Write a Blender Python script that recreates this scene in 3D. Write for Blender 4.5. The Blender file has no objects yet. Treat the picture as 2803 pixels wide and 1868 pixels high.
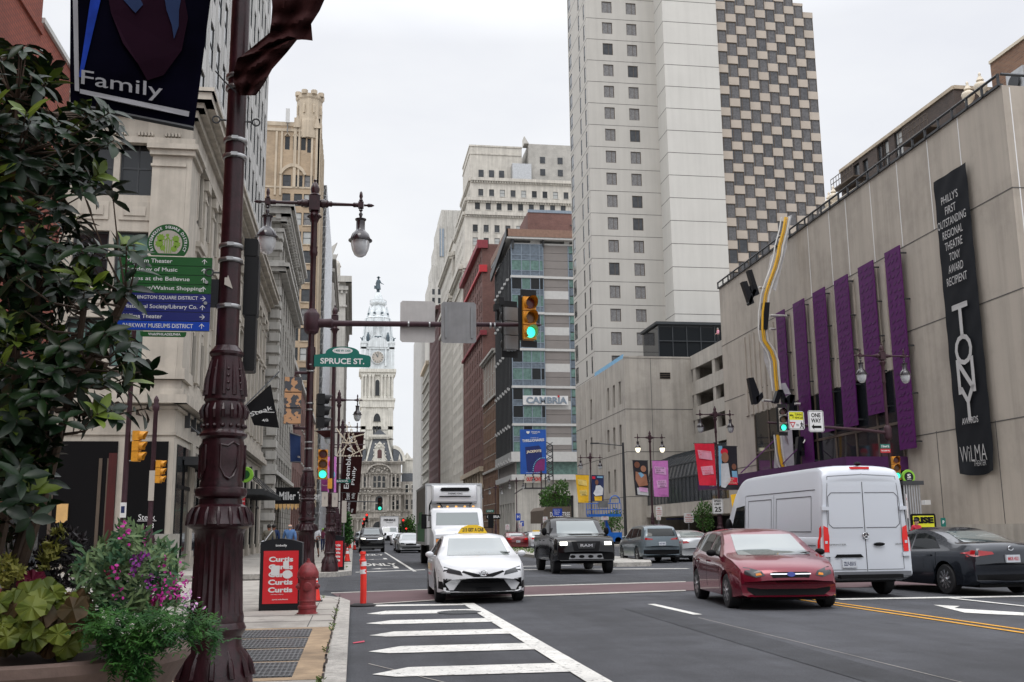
import bpy,bmesh,math,random
from mathutils import Vector,Matrix
from mathutils.bvhtree import BVHTree
random.seed(7)
R = math.radians
scn = bpy.context.scene
col = scn.collection

# ------------------------------------------------------------------ camera
F_PX,VPX,VPY,ROLL,CX,CY = 2800.0,968.0,1460.0,0.011,1401.5,934.0
CAM = Vector((0,0,1.5))
_c,_s = math.cos(ROLL),math.sin(ROLL)
_ux = _c*(VPX-CX) + _s*(CY-VPY); _uy = -_s*(VPX-CX) + _c*(CY-VPY)
PITCH = math.atan2(-_uy,F_PX); PSI = math.atan(-_ux/F_PX*math.cos(PITCH))
FW = Vector((math.sin(PSI)*math.cos(PITCH),math.cos(PSI)*math.cos(PITCH),math.sin(PITCH)))
_r0 = Vector((math.cos(PSI),-math.sin(PSI),0)); _u0 = _r0.cross(FW)
RT = _c*_r0 - _s*_u0; UP = _s*_r0 + _c*_u0
cd = bpy.data.cameras.new('camera'); cam = bpy.data.objects.new('camera',cd); col.objects.link(cam)
cam.matrix_world = Matrix(((RT.x,UP.x,-FW.x,CAM.x),(RT.y,UP.y,-FW.y,CAM.y),(RT.z,UP.z,-FW.z,CAM.z),(0,0,0,1)))
cd.sensor_width = 36; cd.lens = F_PX/2803*36; cd.clip_start = 0.1; cd.clip_end = 5000
scn.camera = cam

def ray(px,py): return FW*F_PX + RT*(px-CX) + UP*(CY-py)
def aY(px,py,Y): d = ray(px,py); return CAM + d*(Y/d.y)
def aX(px,py,X): d = ray(px,py); return CAM + d*(X/d.x)
def aZ(px,py,Z=0.0): d = ray(px,py); return CAM + d*((Z-CAM.z)/d.z)
def proj(p):
    d = Vector(p)-CAM; z = d.dot(FW)
    if z <= 0.1: return (-9999,-9999,z)
    return (CX+F_PX*d.dot(RT)/z,CY-F_PX*d.dot(UP)/z,z)

# ------------------------------------------------------------------ world and sun
SUN_EL,SUN_AZ = R(58),R(200)
w = bpy.data.worlds.new("World"); scn.world = w; w.use_nodes = True
nt = w.node_tree; nt.nodes.clear(); N = nt.nodes.new; L = nt.links.new
out = N('ShaderNodeOutputWorld'); bg1 = N('ShaderNodeBackground'); bg2 = N('ShaderNodeBackground'); add = N('ShaderNodeAddShader')
sky = N('ShaderNodeTexSky'); sky.sky_type = 'NISHITA'; sky.sun_disc = False; sky.sun_elevation = SUN_EL; sky.sun_rotation = SUN_AZ
L(sky.outputs[0],bg1.inputs[0]); bg1.inputs[1].default_value = 0.012
tc = N('ShaderNodeTexCoord'); sx = N('ShaderNodeSeparateXYZ'); L(tc.outputs['Generated'],sx.inputs[0])
ramp = N('ShaderNodeValToRGB'); L(sx.outputs['Z'],ramp.inputs[0])
cr = ramp.color_ramp; cr.elements[0].position = 0.0; cr.elements[0].color = (0.285,0.287,0.288,1)
cr.elements[1].position = 0.95; cr.elements[1].color = (0.80,0.81,0.83,1)
e = cr.elements.new(0.45); e.color = (0.290,0.293,0.297,1)
e = cr.elements.new(0.75); e.color = (0.72,0.73,0.75,1)
nz = N('ShaderNodeTexNoise'); nz.inputs['Scale'].default_value = 2.2; nz.inputs['Detail'].default_value = 5; nz.inputs['Roughness'].default_value = 0.55
mp = N('ShaderNodeMapping'); mp.inputs['Scale'].default_value = (1,1,2.4); L(tc.outputs['Generated'],mp.inputs[0]); L(mp.outputs[0],nz.inputs[0])
cr2 = N('ShaderNodeValToRGB'); L(nz.outputs[0],cr2.inputs[0])
cr2.color_ramp.elements[0].position = 0.36; cr2.color_ramp.elements[0].color = (0.90,0.905,0.94,1)
cr2.color_ramp.elements[1].position = 0.62; cr2.color_ramp.elements[1].color = (1.02,1.02,1.02,1)
mx = N('ShaderNodeMixRGB'); mx.blend_type = 'MULTIPLY'; mx.inputs[0].default_value = 1; L(ramp.outputs[0],mx.inputs[1]); L(cr2.outputs[0],mx.inputs[2])
L(mx.outputs[0],bg2.inputs[0]); bg2.inputs[1].default_value = 3.0
L(bg1.outputs[0],add.inputs[0]); L(bg2.outputs[0],add.inputs[1]); L(add.outputs[0],out.inputs[0])
sd = bpy.data.lights.new('sun','SUN'); sd.energy = 0.7; sd.angle = R(25); sd.color = (1,0.96,0.9)
so = bpy.data.objects.new('sun',sd); col.objects.link(so)
so.rotation_euler = (R(90)-SUN_EL,0,R(180)-SUN_AZ + R(0))
scn.view_settings.view_transform = 'Standard'; scn.view_settings.look = 'None'; scn.view_settings.exposure = 0.05; scn.view_settings.gamma = 1.0
scn.view_settings.use_curve_mapping = False
scn.render.engine = 'CYCLES'
scn.cycles.max_bounces = 6; scn.cycles.diffuse_bounces = 2; scn.cycles.glossy_bounces = 3; scn.cycles.transmission_bounces = 3
scn.cycles.caustics_reflective = False; scn.cycles.caustics_refractive = False; scn.cycles.use_denoising = True

# ------------------------------------------------------------------ materials
M = {}
def _new(name):
    m = bpy.data.materials.new(name); m.use_nodes = True; t = m.node_tree
    return m,t,t.nodes['Principled BSDF']
def mat(name,c,rough=0.65,metal=0.0,var=0.12,scale=2.0,bump=0.0,bscale=None,streak=0.0,coat=0.0,emit=0.0,spec=0.5,trans=0.0,dirt=0.0,alpha=1.0):
    m,t,b = _new(name); n = t.nodes.new; l = t.links.new
    c = tuple(c)+(1,)
    b.inputs['Roughness'].default_value = rough; b.inputs['Metallic'].default_value = metal
    b.inputs['Specular IOR Level'].default_value = spec; b.inputs['Coat Weight'].default_value = coat
    b.inputs['Transmission Weight'].default_value = trans; b.inputs['Coat Roughness'].default_value = 0.04
    b.inputs['Alpha'].default_value = alpha
    b.inputs['Base Color'].default_value = c
    tcn = None
    if var or streak or bump or dirt:
        tcn = n('ShaderNodeTexCoord')
    last = None
    def mul(colsock,fac_lo,fac_hi,tex_out,p0=0.35,p1=0.65):
        r = n('ShaderNodeValToRGB'); l(tex_out,r.inputs[0])
        r.color_ramp.elements[0].position = p0; r.color_ramp.elements[1].position = p1
        r.color_ramp.elements[0].color = (fac_lo,)*3+(1,); r.color_ramp.elements[1].color = (fac_hi,)*3+(1,)
        x = n('ShaderNodeMixRGB'); x.blend_type = 'MULTIPLY'; x.inputs[0].default_value = 1
        if colsock is None: x.inputs[1].default_value = c
        else: l(colsock,x.inputs[1])
        l(r.outputs[0],x.inputs[2]); return x.outputs[0]
    if var:
        z = n('ShaderNodeTexNoise'); z.inputs['Scale'].default_value = scale; z.inputs['Detail'].default_value = 6; z.inputs['Roughness'].default_value = 0.6
        l(tcn.outputs['Object'],z.inputs[0]); last = mul(last,1-var,1+var,z.outputs[0])
    if streak:
        mpn = n('ShaderNodeMapping'); mpn.inputs['Scale'].default_value = (1.6,1.6,0.07); l(tcn.outputs['Object'],mpn.inputs[0])
        z = n('ShaderNodeTexNoise'); z.inputs['Scale'].default_value = 1.0; z.inputs['Detail'].default_value = 7; z.inputs['Roughness'].default_value = 0.65
        l(mpn.outputs[0],z.inputs[0]); last = mul(last,1-streak,1+streak*0.5,z.outputs[0],0.38,0.6)
    if dirt:
        z = n('ShaderNodeTexNoise'); z.inputs['Scale'].default_value = 0.35; z.inputs['Detail'].default_value = 8; z.inputs['Roughness'].default_value = 0.7
        l(tcn.outputs['Object'],z.inputs[0]); last = mul(last,1-dirt,1.04,z.outputs[0],0.38,0.52)
    if last is not None: l(last,b.inputs['Base Color'])
    if bump:
        z = n('ShaderNodeTexNoise'); z.inputs['Scale'].default_value = bscale or scale*8; z.inputs['Detail'].default_value = 4
        l(tcn.outputs['Object'],z.inputs[0]); bp = n('ShaderNodeBump'); bp.inputs['Strength'].default_value = bump; bp.inputs['Distance'].default_value = 0.02
        l(z.outputs[0],bp.inputs['Height']); l(bp.outputs[0],b.inputs['Normal'])
    if emit:
        b.inputs['Emission Color'].default_value = c; b.inputs['Emission Strength'].default_value = emit
    M[name] = m; return m
def brick(name,c1,c2,mortar,bw=0.45,bh=0.15,ms=0.02,rough=0.85,dirt=0.12,bump=0.3):
    m,t,b = _new(name); n = t.nodes.new; l = t.links.new
    tcn = n('ShaderNodeTexCoord'); s = n('ShaderNodeSeparateXYZ'); l(tcn.outputs['Object'],s.inputs[0])
    a = n('ShaderNodeMath'); a.operation = 'ADD'; l(s.outputs[0],a.inputs[0]); l(s.outputs[1],a.inputs[1])
    cb = n('ShaderNodeCombineXYZ'); l(a.outputs[0],cb.inputs[0]); l(s.outputs[2],cb.inputs[1])
    br = n('ShaderNodeTexBrick'); l(cb.outputs[0],br.inputs[0]); br.inputs['Scale'].default_value = 1
    br.inputs['Color1'].default_value = tuple(c1)+(1,); br.inputs['Color2'].default_value = tuple(c2)+(1,); br.inputs['Mortar'].default_value = tuple(mortar)+(1,)
    br.inputs['Mortar Size'].default_value = ms; br.inputs['Brick Width'].default_value = bw; br.inputs['Row Height'].default_value = bh
    z = n('ShaderNodeTexNoise'); z.inputs['Scale'].default_value = 0.25; z.inputs['Detail'].default_value = 9; z.inputs['Roughness'].default_value = 0.7; l(tcn.outputs['Object'],z.inputs[0])
    r = n('ShaderNodeValToRGB'); l(z.outputs[0],r.inputs[0]); r.color_ramp.elements[0].position = 0.36; r.color_ramp.elements[1].position = 0.6
    r.color_ramp.elements[0].color = (1-dirt*2,)*3+(1,); r.color_ramp.elements[1].color = (1.08,)*3+(1,)
    x = n('ShaderNodeMixRGB'); x.blend_type = 'MULTIPLY'; x.inputs[0].default_value = 1; l(br.outputs[0],x.inputs[1]); l(r.outputs[0],x.inputs[2]); l(x.outputs[0],b.inputs['Base Color'])
    b.inputs['Roughness'].default_value = rough
    bp = n('ShaderNodeBump'); bp.inputs['Strength'].default_value = bump; bp.inputs['Distance'].default_value = 0.02; bp.invert = True
    l(br.outputs['Fac'],bp.inputs['Height']); l(bp.outputs[0],b.inputs['Normal'])
    M[name] = m; return m

mat('limestone',(0.46,0.42,0.36),0.8,var=0.08,scale=1.5,streak=0.14,bump=0.15)
mat('limestone_cut',(0.46,0.42,0.36),0.8,var=0.10,scale=1.2,streak=0.18,bump=0.1)
mat('pale_stone',(0.50,0.485,0.45),0.8,var=0.08,scale=0.8,streak=0.18)
mat('white_terra',(0.55,0.545,0.53),0.7,var=0.05,scale=0.6,streak=0.06)
mat('grey_stone',(0.36,0.345,0.31),0.8,var=0.14,scale=1.4,streak=0.15)
mat('cream_stone',(0.55,0.52,0.465),0.8,var=0.09,scale=0.6,streak=0.16)
mat('tan_stone',(0.50,0.42,0.32),0.8,var=0.10,scale=0.6,streak=0.14)
mat('hall_stone',(0.36,0.335,0.30),0.85,var=0.25,scale=0.3,streak=0.30)
mat('hall_stone_light',(0.62,0.60,0.54),0.85,var=0.12,scale=0.3,streak=0.18)
mat('hall_metal',(0.66,0.70,0.715),0.6,var=0.10,scale=0.4,streak=0.2)
mat('slate',(0.10,0.11,0.125),0.5,var=0.2,scale=1.0)
mat('bronze',(0.08,0.11,0.13),0.5,metal=0.4)
mat('concrete_tower',(0.485,0.465,0.43),0.8,var=0.035,scale=0.25,streak=0.04)
mat('concrete_blank',(0.58,0.565,0.53),0.8,var=0.03,scale=0.2,streak=0.03)
mat('concrete_podium',(0.375,0.345,0.305),0.85,var=0.06,scale=0.4,streak=0.15,dirt=0.10)
mat('concrete_wilma',(0.40,0.355,0.305),0.85,var=0.05,scale=0.35,streak=0.10,dirt=0.06,bump=0.1)
mat('concrete_checker',(0.46,0.40,0.34),0.8,var=0.06,scale=0.4)
mat('grey_panel',(0.235,0.215,0.205),0.7,var=0.05,scale=0.4)
mat('white_panel',(0.55,0.55,0.54),0.6,var=0.05)
mat('dark_metal',(0.05,0.052,0.056),0.45,metal=0.4)
mat('grey_metal',(0.22,0.225,0.23),0.45,metal=0.6)
mat('light_metal',(0.48,0.49,0.50),0.42,metal=0.7)
mat('joint',(0.10,0.095,0.09),0.9)
mat('white_line',(0.75,0.75,0.75),0.7,var=0.03)
mat('rust_trim',(0.25,0.15,0.11),0.7)
mat('red_trim',(0.24,0.03,0.042),0.6)
mat('frame_dark',(0.03,0.035,0.04),0.5)
mat('frame_brown',(0.10,0.075,0.055),0.6)
def wear(nm,vs,ns,lo,hi,p0,p1,det=8):
    """multiply a material's base colour by one more noise layer (grain, lane wear, worn paint)"""
    t = M[nm].node_tree; b = t.nodes['Principled BSDF']; src = b.inputs['Base Color'].links[0].from_socket
    q = t.nodes.new('ShaderNodeTexCoord'); m_ = t.nodes.new('ShaderNodeMapping'); m_.inputs['Scale'].default_value = vs; z = t.nodes.new('ShaderNodeTexNoise'); z.inputs['Scale'].default_value = ns; z.inputs['Detail'].default_value = det; z.inputs['Roughness'].default_value = .7
    r = t.nodes.new('ShaderNodeValToRGB'); r.color_ramp.elements[0].position = p0; r.color_ramp.elements[1].position = p1; r.color_ramp.elements[0].color = (lo,)*3+(1,); r.color_ramp.elements[1].color = (hi,)*3+(1,)
    x = t.nodes.new('ShaderNodeMixRGB'); x.blend_type = 'MULTIPLY'; x.inputs[0].default_value = 1; k = t.links.new
    k(q.outputs['Object'],m_.inputs[0]); k(m_.outputs[0],z.inputs[0]); k(z.outputs[0],r.inputs[0]); k(src,x.inputs[1]); k(r.outputs[0],x.inputs[2]); k(x.outputs[0],b.inputs['Base Color'])
mat('frame_white',(0.55,0.55,0.53),0.6)
mat('frame_blue',(0.22,0.27,0.33),0.5)
mat('glass_dark',(0.018,0.021,0.024),0.06,var=0)
mat('glass_mid',(0.05,0.054,0.06),0.08,var=0.3,scale=1.2)
mat('glass_curtain',(0.19,0.185,0.185),0.15,var=0.25,scale=4)
mat('glass_bay',(0.115,0.112,0.115),0.2,var=0.3,scale=3)
mat('glass_bay_dark',(0.085,0.085,0.09),0.2,var=0.3,scale=3)
mat('glass_green',(0.13,0.22,0.20),0.08,var=0.25,scale=1.5)
mat('glass_blue',(0.14,0.175,0.215),0.12,var=0.2)
mat('glass_blind',(0.42,0.43,0.42),0.2,var=0.06,scale=3)
mat('sign_back',(.46,.45,.44),.5,var=.06,scale=4,streak=.1)
mat('sign_back_dark',(.22,.22,.225),.45,metal=.3,var=.1,scale=3,streak=.2)
brick('brick_red',(0.20,0.088,0.072),(0.155,0.068,0.058),(0.18,0.135,0.12),0.5,0.17)
brick('brick_near',(0.30,0.075,0.045),(0.25,0.06,0.038),(0.10,0.04,0.03),0.24,0.075,0.008)
brick('brick_dark',(0.17,0.075,0.055),(0.12,0.055,0.042),(0.16,0.12,0.10),0.6,0.2,0.025)
brick('brick_purple',(0.12,0.055,0.055),(0.095,0.045,0.045),(0.10,0.06,0.06),0.6,0.2,0.02)
brick('brick_brown',(0.26,0.14,0.085),(0.19,0.10,0.065),(0.22,0.17,0.13),0.5,0.17)
brick('brick_black',(0.085,0.06,0.05),(0.055,0.042,0.038),(0.10,0.085,0.075),0.3,0.1,0.015)
brick('brick_tan',(0.44,0.33,0.22),(0.38,0.28,0.19),(0.42,0.34,0.25),0.5,0.2,0.02)
brick('ashlar',(0.33,0.315,0.28),(0.38,0.36,0.325),(0.22,0.205,0.18),0.9,0.45,0.03,bump=0.4)
brick('brick_white',(0.50,0.48,0.44),(0.44,0.42,0.39),(0.36,0.35,0.32),0.4,0.13)
mat('lamp_maroon',(0.025,0.006,0.009),0.36,var=0.3,scale=6,bump=0.12,coat=0.2,spec=.3)
mat('lamp_dull',(0.045,0.019,0.026),0.5,var=0.2,scale=6,spec=.3)
mat('lamp_dark',(0.02,0.014,0.018),0.18,coat=0.5)
mat('globe',(0.62,0.64,0.66),0.15,var=0.1,scale=8,trans=0.25)
mat('globe_lit',(1.0,0.93,0.70),0.3,var=0,emit=1.6)
mat('strap',(0.33,0.33,0.33),0.35,metal=0.9)
mat('signal_yellow',(0.62,0.27,0.02),0.5,var=0.12,scale=12)
mat('signal_black',(0.008,0.008,0.009),0.5,spec=.25)
mat('lens_green',(0.05,0.95,0.62),0.3,var=0,emit=1.3)
mat('lens_red_off',(0.10,0.008,0.006),0.25)
mat('lens_amber_off',(0.13,0.05,0.006),0.25)
mat('lens_red',(1.0,0.04,0.03),0.3,var=0,emit=1.6)
mat('sign_white',(0.72,0.72,0.72),0.5,var=0.03)
mat('sign_black',(0.006,0.006,0.007),0.5,var=0,spec=.15)
mat('sign_green',(0.02,0.10,0.028),0.45,var=0.05,spec=.2)
mat('sign_teal',(0.015,0.145,0.115),0.45,var=0.05,spec=.2)
mat('sign_navy',(0.022,0.028,0.155),0.45,var=0.05,spec=.2)
mat('sign_blue',(0.01,0.06,0.42),0.45,var=0.05,spec=.2)
mat('sign_lime',(0.20,0.35,0.03),0.5,var=0.05)
mat('sign_yellow',(0.72,0.70,0.02),0.5,var=0.03)
mat('sign_red',(0.50,0.02,0.03),0.5,var=0.05)
mat('sign_pale',(0.45,0.41,0.36),0.6,var=0.03)
mat('cream',(0.68,0.60,0.48),0.6,var=0.03)
mat('orange_plastic',(0.80,0.035,0.022),0.45,var=0.08,scale=5)
mat('reflective',(0.75,0.75,0.76),0.35,var=0.05)
mat('rubber',(0.013,0.013,0.014),0.75,var=0.2)
mat('hydrant_red',(0.19,0.018,0.022),0.5,var=0.25,scale=9,bump=0.2)
mat('bin_red',(0.62,0.012,0.02),0.35,var=0.03,coat=0.2)
mat('bin_black',(0.008,0.009,0.012),0.4,var=0.1,spec=.3)
mat('banner_dark',(0.002,0.0018,0.006),0.9,var=0.4,scale=1.5,spec=.02)
mat('banner_blue',(0.008,0.035,0.28),0.7,var=0.2,scale=6,spec=.1)
mat('banner_grey',(0.26,0.26,0.28),0.7)
mat('banner_brown',(0.028,0.008,0.008),0.8,var=0.15,spec=.1)
mat('banner_plum',(0.012,0.003,0.009),0.8,var=0.3,scale=1,spec=.05)
mat('tony_black',(0.013,0.0145,0.018),0.7,spec=.15,var=0.08,scale=0.6)
mat('tony_silver',(0.50,0.49,0.49),0.5,var=0.05)
mat('purple',(0.085,0.008,0.10),0.55,var=0.1,spec=.25)
mat('purple_dark',(0.060,0.007,0.072),0.6)
mat('yellow_paint',(0.72,0.40,0.02),0.5,var=0.06)
mat('white_tube',(0.62,0.61,0.58),0.5,var=0.1,dirt=0.1)
mat('mesh_panel',(0.62,0.62,0.64),0.5,alpha=0.5,var=0.1)
mat('b_red',(0.70,0.01,0.04),0.6,var=0.1,scale=3)
mat('b_pinkpale',(0.74,0.32,0.42),0.6)
mat('b_pink',(0.62,0.20,0.56),0.6,var=0.08,scale=3)
mat('b_pinklight',(0.74,0.40,0.70),0.6)
mat('b_yellow',(0.82,0.47,0.015),0.6,var=0.08,scale=3)
mat('b_yellowlight',(0.78,0.58,0.16),0.6)
mat('b_black',(0.012,0.011,0.018),0.6)
mat('b_navy',(0.01,0.02,0.09),0.6)
mat('b_sky',(0.20,0.42,0.62),0.6)
mat('skin_brown',(0.21,0.08,0.045),0.55,var=0.1)
mat('skin_tan',(0.38,0.17,0.10),0.55,var=0.1)
mat('skin_light',(0.50,0.29,0.21),0.55,var=0.1)
mat('hair_dark',(0.012,0.009,0.008),0.7)
mat('hair_grey',(0.25,0.23,0.21),0.7)
mat('cloth_white',(0.62,0.63,0.66),0.85,var=0.08,scale=5)
mat('cloth_denim',(0.07,0.15,0.32),0.85,var=0.15,scale=8)
mat('cloth_olive',(0.12,0.11,0.085),0.85)
mat('cloth_black',(0.02,0.02,0.024),0.85)
mat('cloth_maroon',(0.12,0.02,0.05),0.85)
mat('cloth_blue',(0.02,0.035,0.09),0.85,spec=.1)
mat('cloth_red',(0.45,0.02,0.04),0.85)
mat('cloth_lime',(0.25,0.55,0.05),0.85)
mat('cloth_khaki',(0.25,0.2,0.13),0.85)
mat('billboard_blue',(0.010,0.085,0.40),0.5,var=0.15,scale=0.4)
mat('billboard_deep',(0.008,0.02,0.13),0.5)
mat('gold',(0.72,0.45,0.18),0.5)
mat('wine',(0.20,0.02,0.14),0.5)
mat('lift_blue',(0.01,0.13,0.52),0.4)
mat('bark',(0.075,0.05,0.035),0.9,bump=0.4)
mat('terracotta',(0.125,0.085,0.070),0.8,var=0.2,scale=5,bump=0.15,dirt=0.15)
mat('soil',(0.03,0.02,0.015),0.95)
# paving
mat('asphalt',(0.055,0.057,0.065),0.85,var=0.13,scale=1.1,bump=0.5,bscale=120,dirt=0.12)
mat('asphalt_dark',(0.040,0.042,0.048),0.85,var=0.18,scale=1.6,bump=0.5,bscale=120)
mat('concrete_walk',(0.36,0.335,0.30),0.85,var=0.13,scale=1.4,bump=0.2,dirt=0.2)
mat('concrete_tan',(0.34,0.245,0.155),0.85,var=0.22,scale=3.5,bump=0.3,dirt=0.3)
mat('kerb_stone',(0.42,0.40,0.365),0.85,var=0.22,scale=9,bump=0.3,dirt=0.25)
mat('road_paint',(0.66,0.65,0.61),0.7,var=0.10,scale=2.5,dirt=0.12)
mat('road_yellow',(0.62,0.30,0.02),0.7,var=0.15,scale=3)
mat('road_pinkmark',(0.5,0.06,0.10),0.8)
brick('crosswalk_brick',(0.20,0.10,0.105),(0.165,0.085,0.09),(0.12,0.07,0.075),0.4,0.2,0.02)
mat('grate',(0.045,0.048,0.052),0.5,metal=0.5)
mat('grate_bar',(0.13,0.135,0.14),0.45,metal=0.5)
mat('weed',(0.10,0.16,0.03),0.7)

for n_ in ('asphalt','asphalt_dark'):
    wear(n_,(1,1,1),38,.72,1.30,.36,.64); wear(n_,(.55,.03,1),1.0,.80,1.12,.40,.60); wear(n_,(1,1,1),1.5,.62,1.0,.30,.37); wear(n_,(1,1,1),.16,.84,1.10,.44,.52)
wear('road_paint',(1,1,1),11,.22,1.0,.36,.43); wear('road_paint',(1,1,1),60,.75,1.05,.35,.5); wear('road_yellow',(1,1,1),14,.4,1.0,.34,.42)
wear('concrete_walk',(1,1,1),30,.86,1.08,.36,.62); wear('concrete_walk',(1,1,1),2.2,.62,1.0,.28,.36)
wear('lamp_maroon',(1,1,.5),16,.45,1.15,.34,.52); wear('kerb_stone',(1,1,1),50,.7,1.1,.35,.6)
# ------------------------------------------------------------------ mesh helpers
class MB:
    def __init__(s): s.v = []; s.f = []; s.m = []
    def quad(s,a,b,c,d,mi=0):
        k = len(s.v); s.v += [tuple(a),tuple(b),tuple(c),tuple(d)]; s.f.append((k,k+1,k+2,k+3)); s.m.append(mi)
    def poly(s,pts,mi=0):
        k = len(s.v); s.v += [tuple(p) for p in pts]; s.f.append(tuple(range(k,k+len(pts)))); s.m.append(mi)
    def obox(s,o,ax,ay,az,mi=0):
        o,ax,ay,az = Vector(o),Vector(ax),Vector(ay),Vector(az); k = len(s.v)
        for i in (0,1):
            for j in (0,1):
                for q in (0,1): s.v.append(tuple(o+ax*i+ay*j+az*q))
        for f in ((0,1,3,2),(4,6,7,5),(0,4,5,1),(2,3,7,6),(0,2,6,4),(1,5,7,3)):
            s.f.append(tuple(k+i for i in f)); s.m.append(mi)
    def box(s,x0,x1,y0,y1,z0,z1,mi=0): s.obox((x0,y0,z0),(x1-x0,0,0),(0,y1-y0,0),(0,0,z1-z0),mi)
    def cbox(s,c,dx,dy,dz,mi=0): s.box(c[0]-dx/2,c[0]+dx/2,c[1]-dy/2,c[1]+dy/2,c[2]-dz/2,c[2]+dz/2,mi)
    def prism(s,poly,z0,z1,mi=0):
        n = len(poly); k = len(s.v)
        s.v += [(p[0],p[1],z0) for p in poly]+[(p[0],p[1],z1) for p in poly]
        for i in range(n): j = (i+1) % n; s.f.append((k+i,k+j,k+n+j,k+n+i)); s.m.append(mi)
        s.f.append(tuple(k+n-1-i for i in range(n))); s.m.append(mi); s.f.append(tuple(k+n+i for i in range(n))); s.m.append(mi)
    def extr(s,pts,vec,mi=0):          # extrude a planar 3-D polygon along vec
        n = len(pts); k = len(s.v); vec = Vector(vec)
        s.v += [tuple(p) for p in pts]+[tuple(Vector(p)+vec) for p in pts]
        for i in range(n): j = (i+1) % n; s.f.append((k+i,k+j,k+n+j,k+n+i)); s.m.append(mi)
        s.f.append(tuple(k+n-1-i for i in range(n))); s.m.append(mi); s.f.append(tuple(k+n+i for i in range(n))); s.m.append(mi)
    def lathe(s,prof,c=(0,0,0),n=16,axis='z',mi=0,flute=0,lo=None,hi=None,cap=True):
        k = len(s.v); c = Vector(c); m = len(prof)
        for (r,z) in prof:
            for i in range(n):
                a = 2*math.pi*i/n; rr = r
                if flute and lo <= z <= hi and i % 2: rr = r*(1-flute)
                x,y = rr*math.cos(a),rr*math.sin(a)
                p = (x,y,z) if axis == 'z' else ((z,x,y) if axis == 'x' else (x,z,y))
                s.v.append(tuple(c+Vector(p)))
        for j in range(m-1):
            for i in range(n):
                i2 = (i+1) % n; q = (k+j*n+i,k+j*n+i2,k+(j+1)*n+i2,k+(j+1)*n+i)
                s.f.append(q if axis != 'y' else q[::-1]); s.m.append(mi)
        if cap:
            s.f.append(tuple(k+n-1-i for i in range(n)) if axis != 'y' else tuple(k+i for i in range(n))); s.m.append(mi)
            s.f.append(tuple(k+(m-1)*n+i for i in range(n)) if axis != 'y' else tuple(k+(m-1)*n+n-1-i for i in range(n))); s.m.append(mi)
    def tube(s,pts,r,n=8,mi=0):
        pts = [Vector(p) for p in pts]; k = len(s.v); m = len(pts)
        rs = r if isinstance(r,(list,tuple)) else [r]*m
        ref = Vector((0,0,1)); t0 = (pts[1]-pts[0]).normalized()
        if abs(t0.dot(ref)) > 0.95: ref = Vector((1,0,0))
        u = t0.cross(ref).normalized()
        for i,p in enumerate(pts):
            t = (pts[min(i+1,m-1)]-pts[max(i-1,0)]).normalized()
            u = (u-t*u.dot(t)).normalized(); v = t.cross(u)
            for j in range(n):
                a = 2*math.pi*j/n; s.v.append(tuple(p+(u*math.cos(a)+v*math.sin(a))*rs[i]))
        for i in range(m-1):
            for j in range(n):
                j2 = (j+1) % n; s.f.append((k+i*n+j,k+i*n+j2,k+(i+1)*n+j2,k+(i+1)*n+j)); s.m.append(mi)
        s.f.append(tuple(k+n-1-j for j in range(n))); s.m.append(mi); s.f.append(tuple(k+(m-1)*n+j for j in range(n))); s.m.append(mi)
    def ball(s,c,rx,ry=None,rz=None,n=10,mi=0):
        ry = ry or rx; rz = rz or rx; k = len(s.v); m = max(4,n//2)
        for j in range(m+1):
            t = math.pi*j/m
            for i in range(n):
                a = 2*math.pi*i/n; s.v.append((c[0]+rx*math.sin(t)*math.cos(a),c[1]+ry*math.sin(t)*math.sin(a),c[2]-rz*math.cos(t)))
        for j in range(m):
            for i in range(n):
                i2 = (i+1) % n; s.f.append((k+j*n+i,k+j*n+i2,k+(j+1)*n+i2,k+(j+1)*n+i)); s.m.append(mi)
    def app(s,o,mtx=None,mo=0):
        k = len(s.v); s.v += [tuple(mtx @ Vector(p)) for p in o.v] if mtx else list(o.v)
        s.f += [tuple(i+k for i in f) for f in o.f]; s.m += [x+mo for x in o.m]
    def mesh(s,name,mats,smooth=None,off=None):
        me = bpy.data.meshes.new(name); v = s.v
        if off is not None: v = [(p[0]-off[0],p[1]-off[1],p[2]-off[2]) for p in v]
        me.from_pydata(v,[],s.f)
        if not isinstance(mats,(list,tuple)): mats = [mats]
        for q in mats: me.materials.append(M[q])
        me.polygons.foreach_set('material_index',s.m)
        if smooth is not None:
            bm = bmesh.new(); bm.from_mesh(me); bmesh.ops.remove_doubles(bm,verts=bm.verts,dist=0.0002); bm.to_mesh(me); bm.free()
            me.polygons.foreach_set('use_smooth',[True]*len(me.polygons)); me.set_sharp_from_angle(angle=R(smooth))
        me.update(); return me
    def pieces(s):
        """loose islands grouped into pieces that stand clearly apart"""
        par = list(range(len(s.v)))
        def find(i):
            while par[i] != i: par[i] = par[par[i]]; i = par[i]
            return i
        for f in s.f:
            a = find(f[0])
            for i in f[1:]:
                b = find(i)
                if b != a: par[b] = a
        isl = {}
        for k,f in enumerate(s.f): isl.setdefault(find(f[0]),[]).append(k)
        L_ = list(isl.values()); bb = []
        for fs in L_:
            vs = {i for k in fs for i in s.f[k]}
            bb.append([(min(s.v[i][c] for i in vs),max(s.v[i][c] for i in vs)) for c in range(3)])
        if len(L_) > 500: return [list(range(len(s.f)))]
        g = list(range(len(L_)))
        def fg(i):
            while g[i] != i: i = g[i]
            return i
        sz = [max(b[c][1]-b[c][0] for c in range(3)) for b in bb]
        for i in range(len(L_)):
            for j in range(i+1,len(L_)):
                gp = math.sqrt(sum(max(0,bb[i][c][0]-bb[j][c][1],bb[j][c][0]-bb[i][c][1])**2 for c in range(3)))
                if gp <= max(0.02,0.45*max(sz[i],sz[j])): g[fg(j)] = fg(i)
        out = {}
        for i in range(len(L_)): out.setdefault(fg(i),[]).extend(L_[i])
        return list(out.values())
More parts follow.
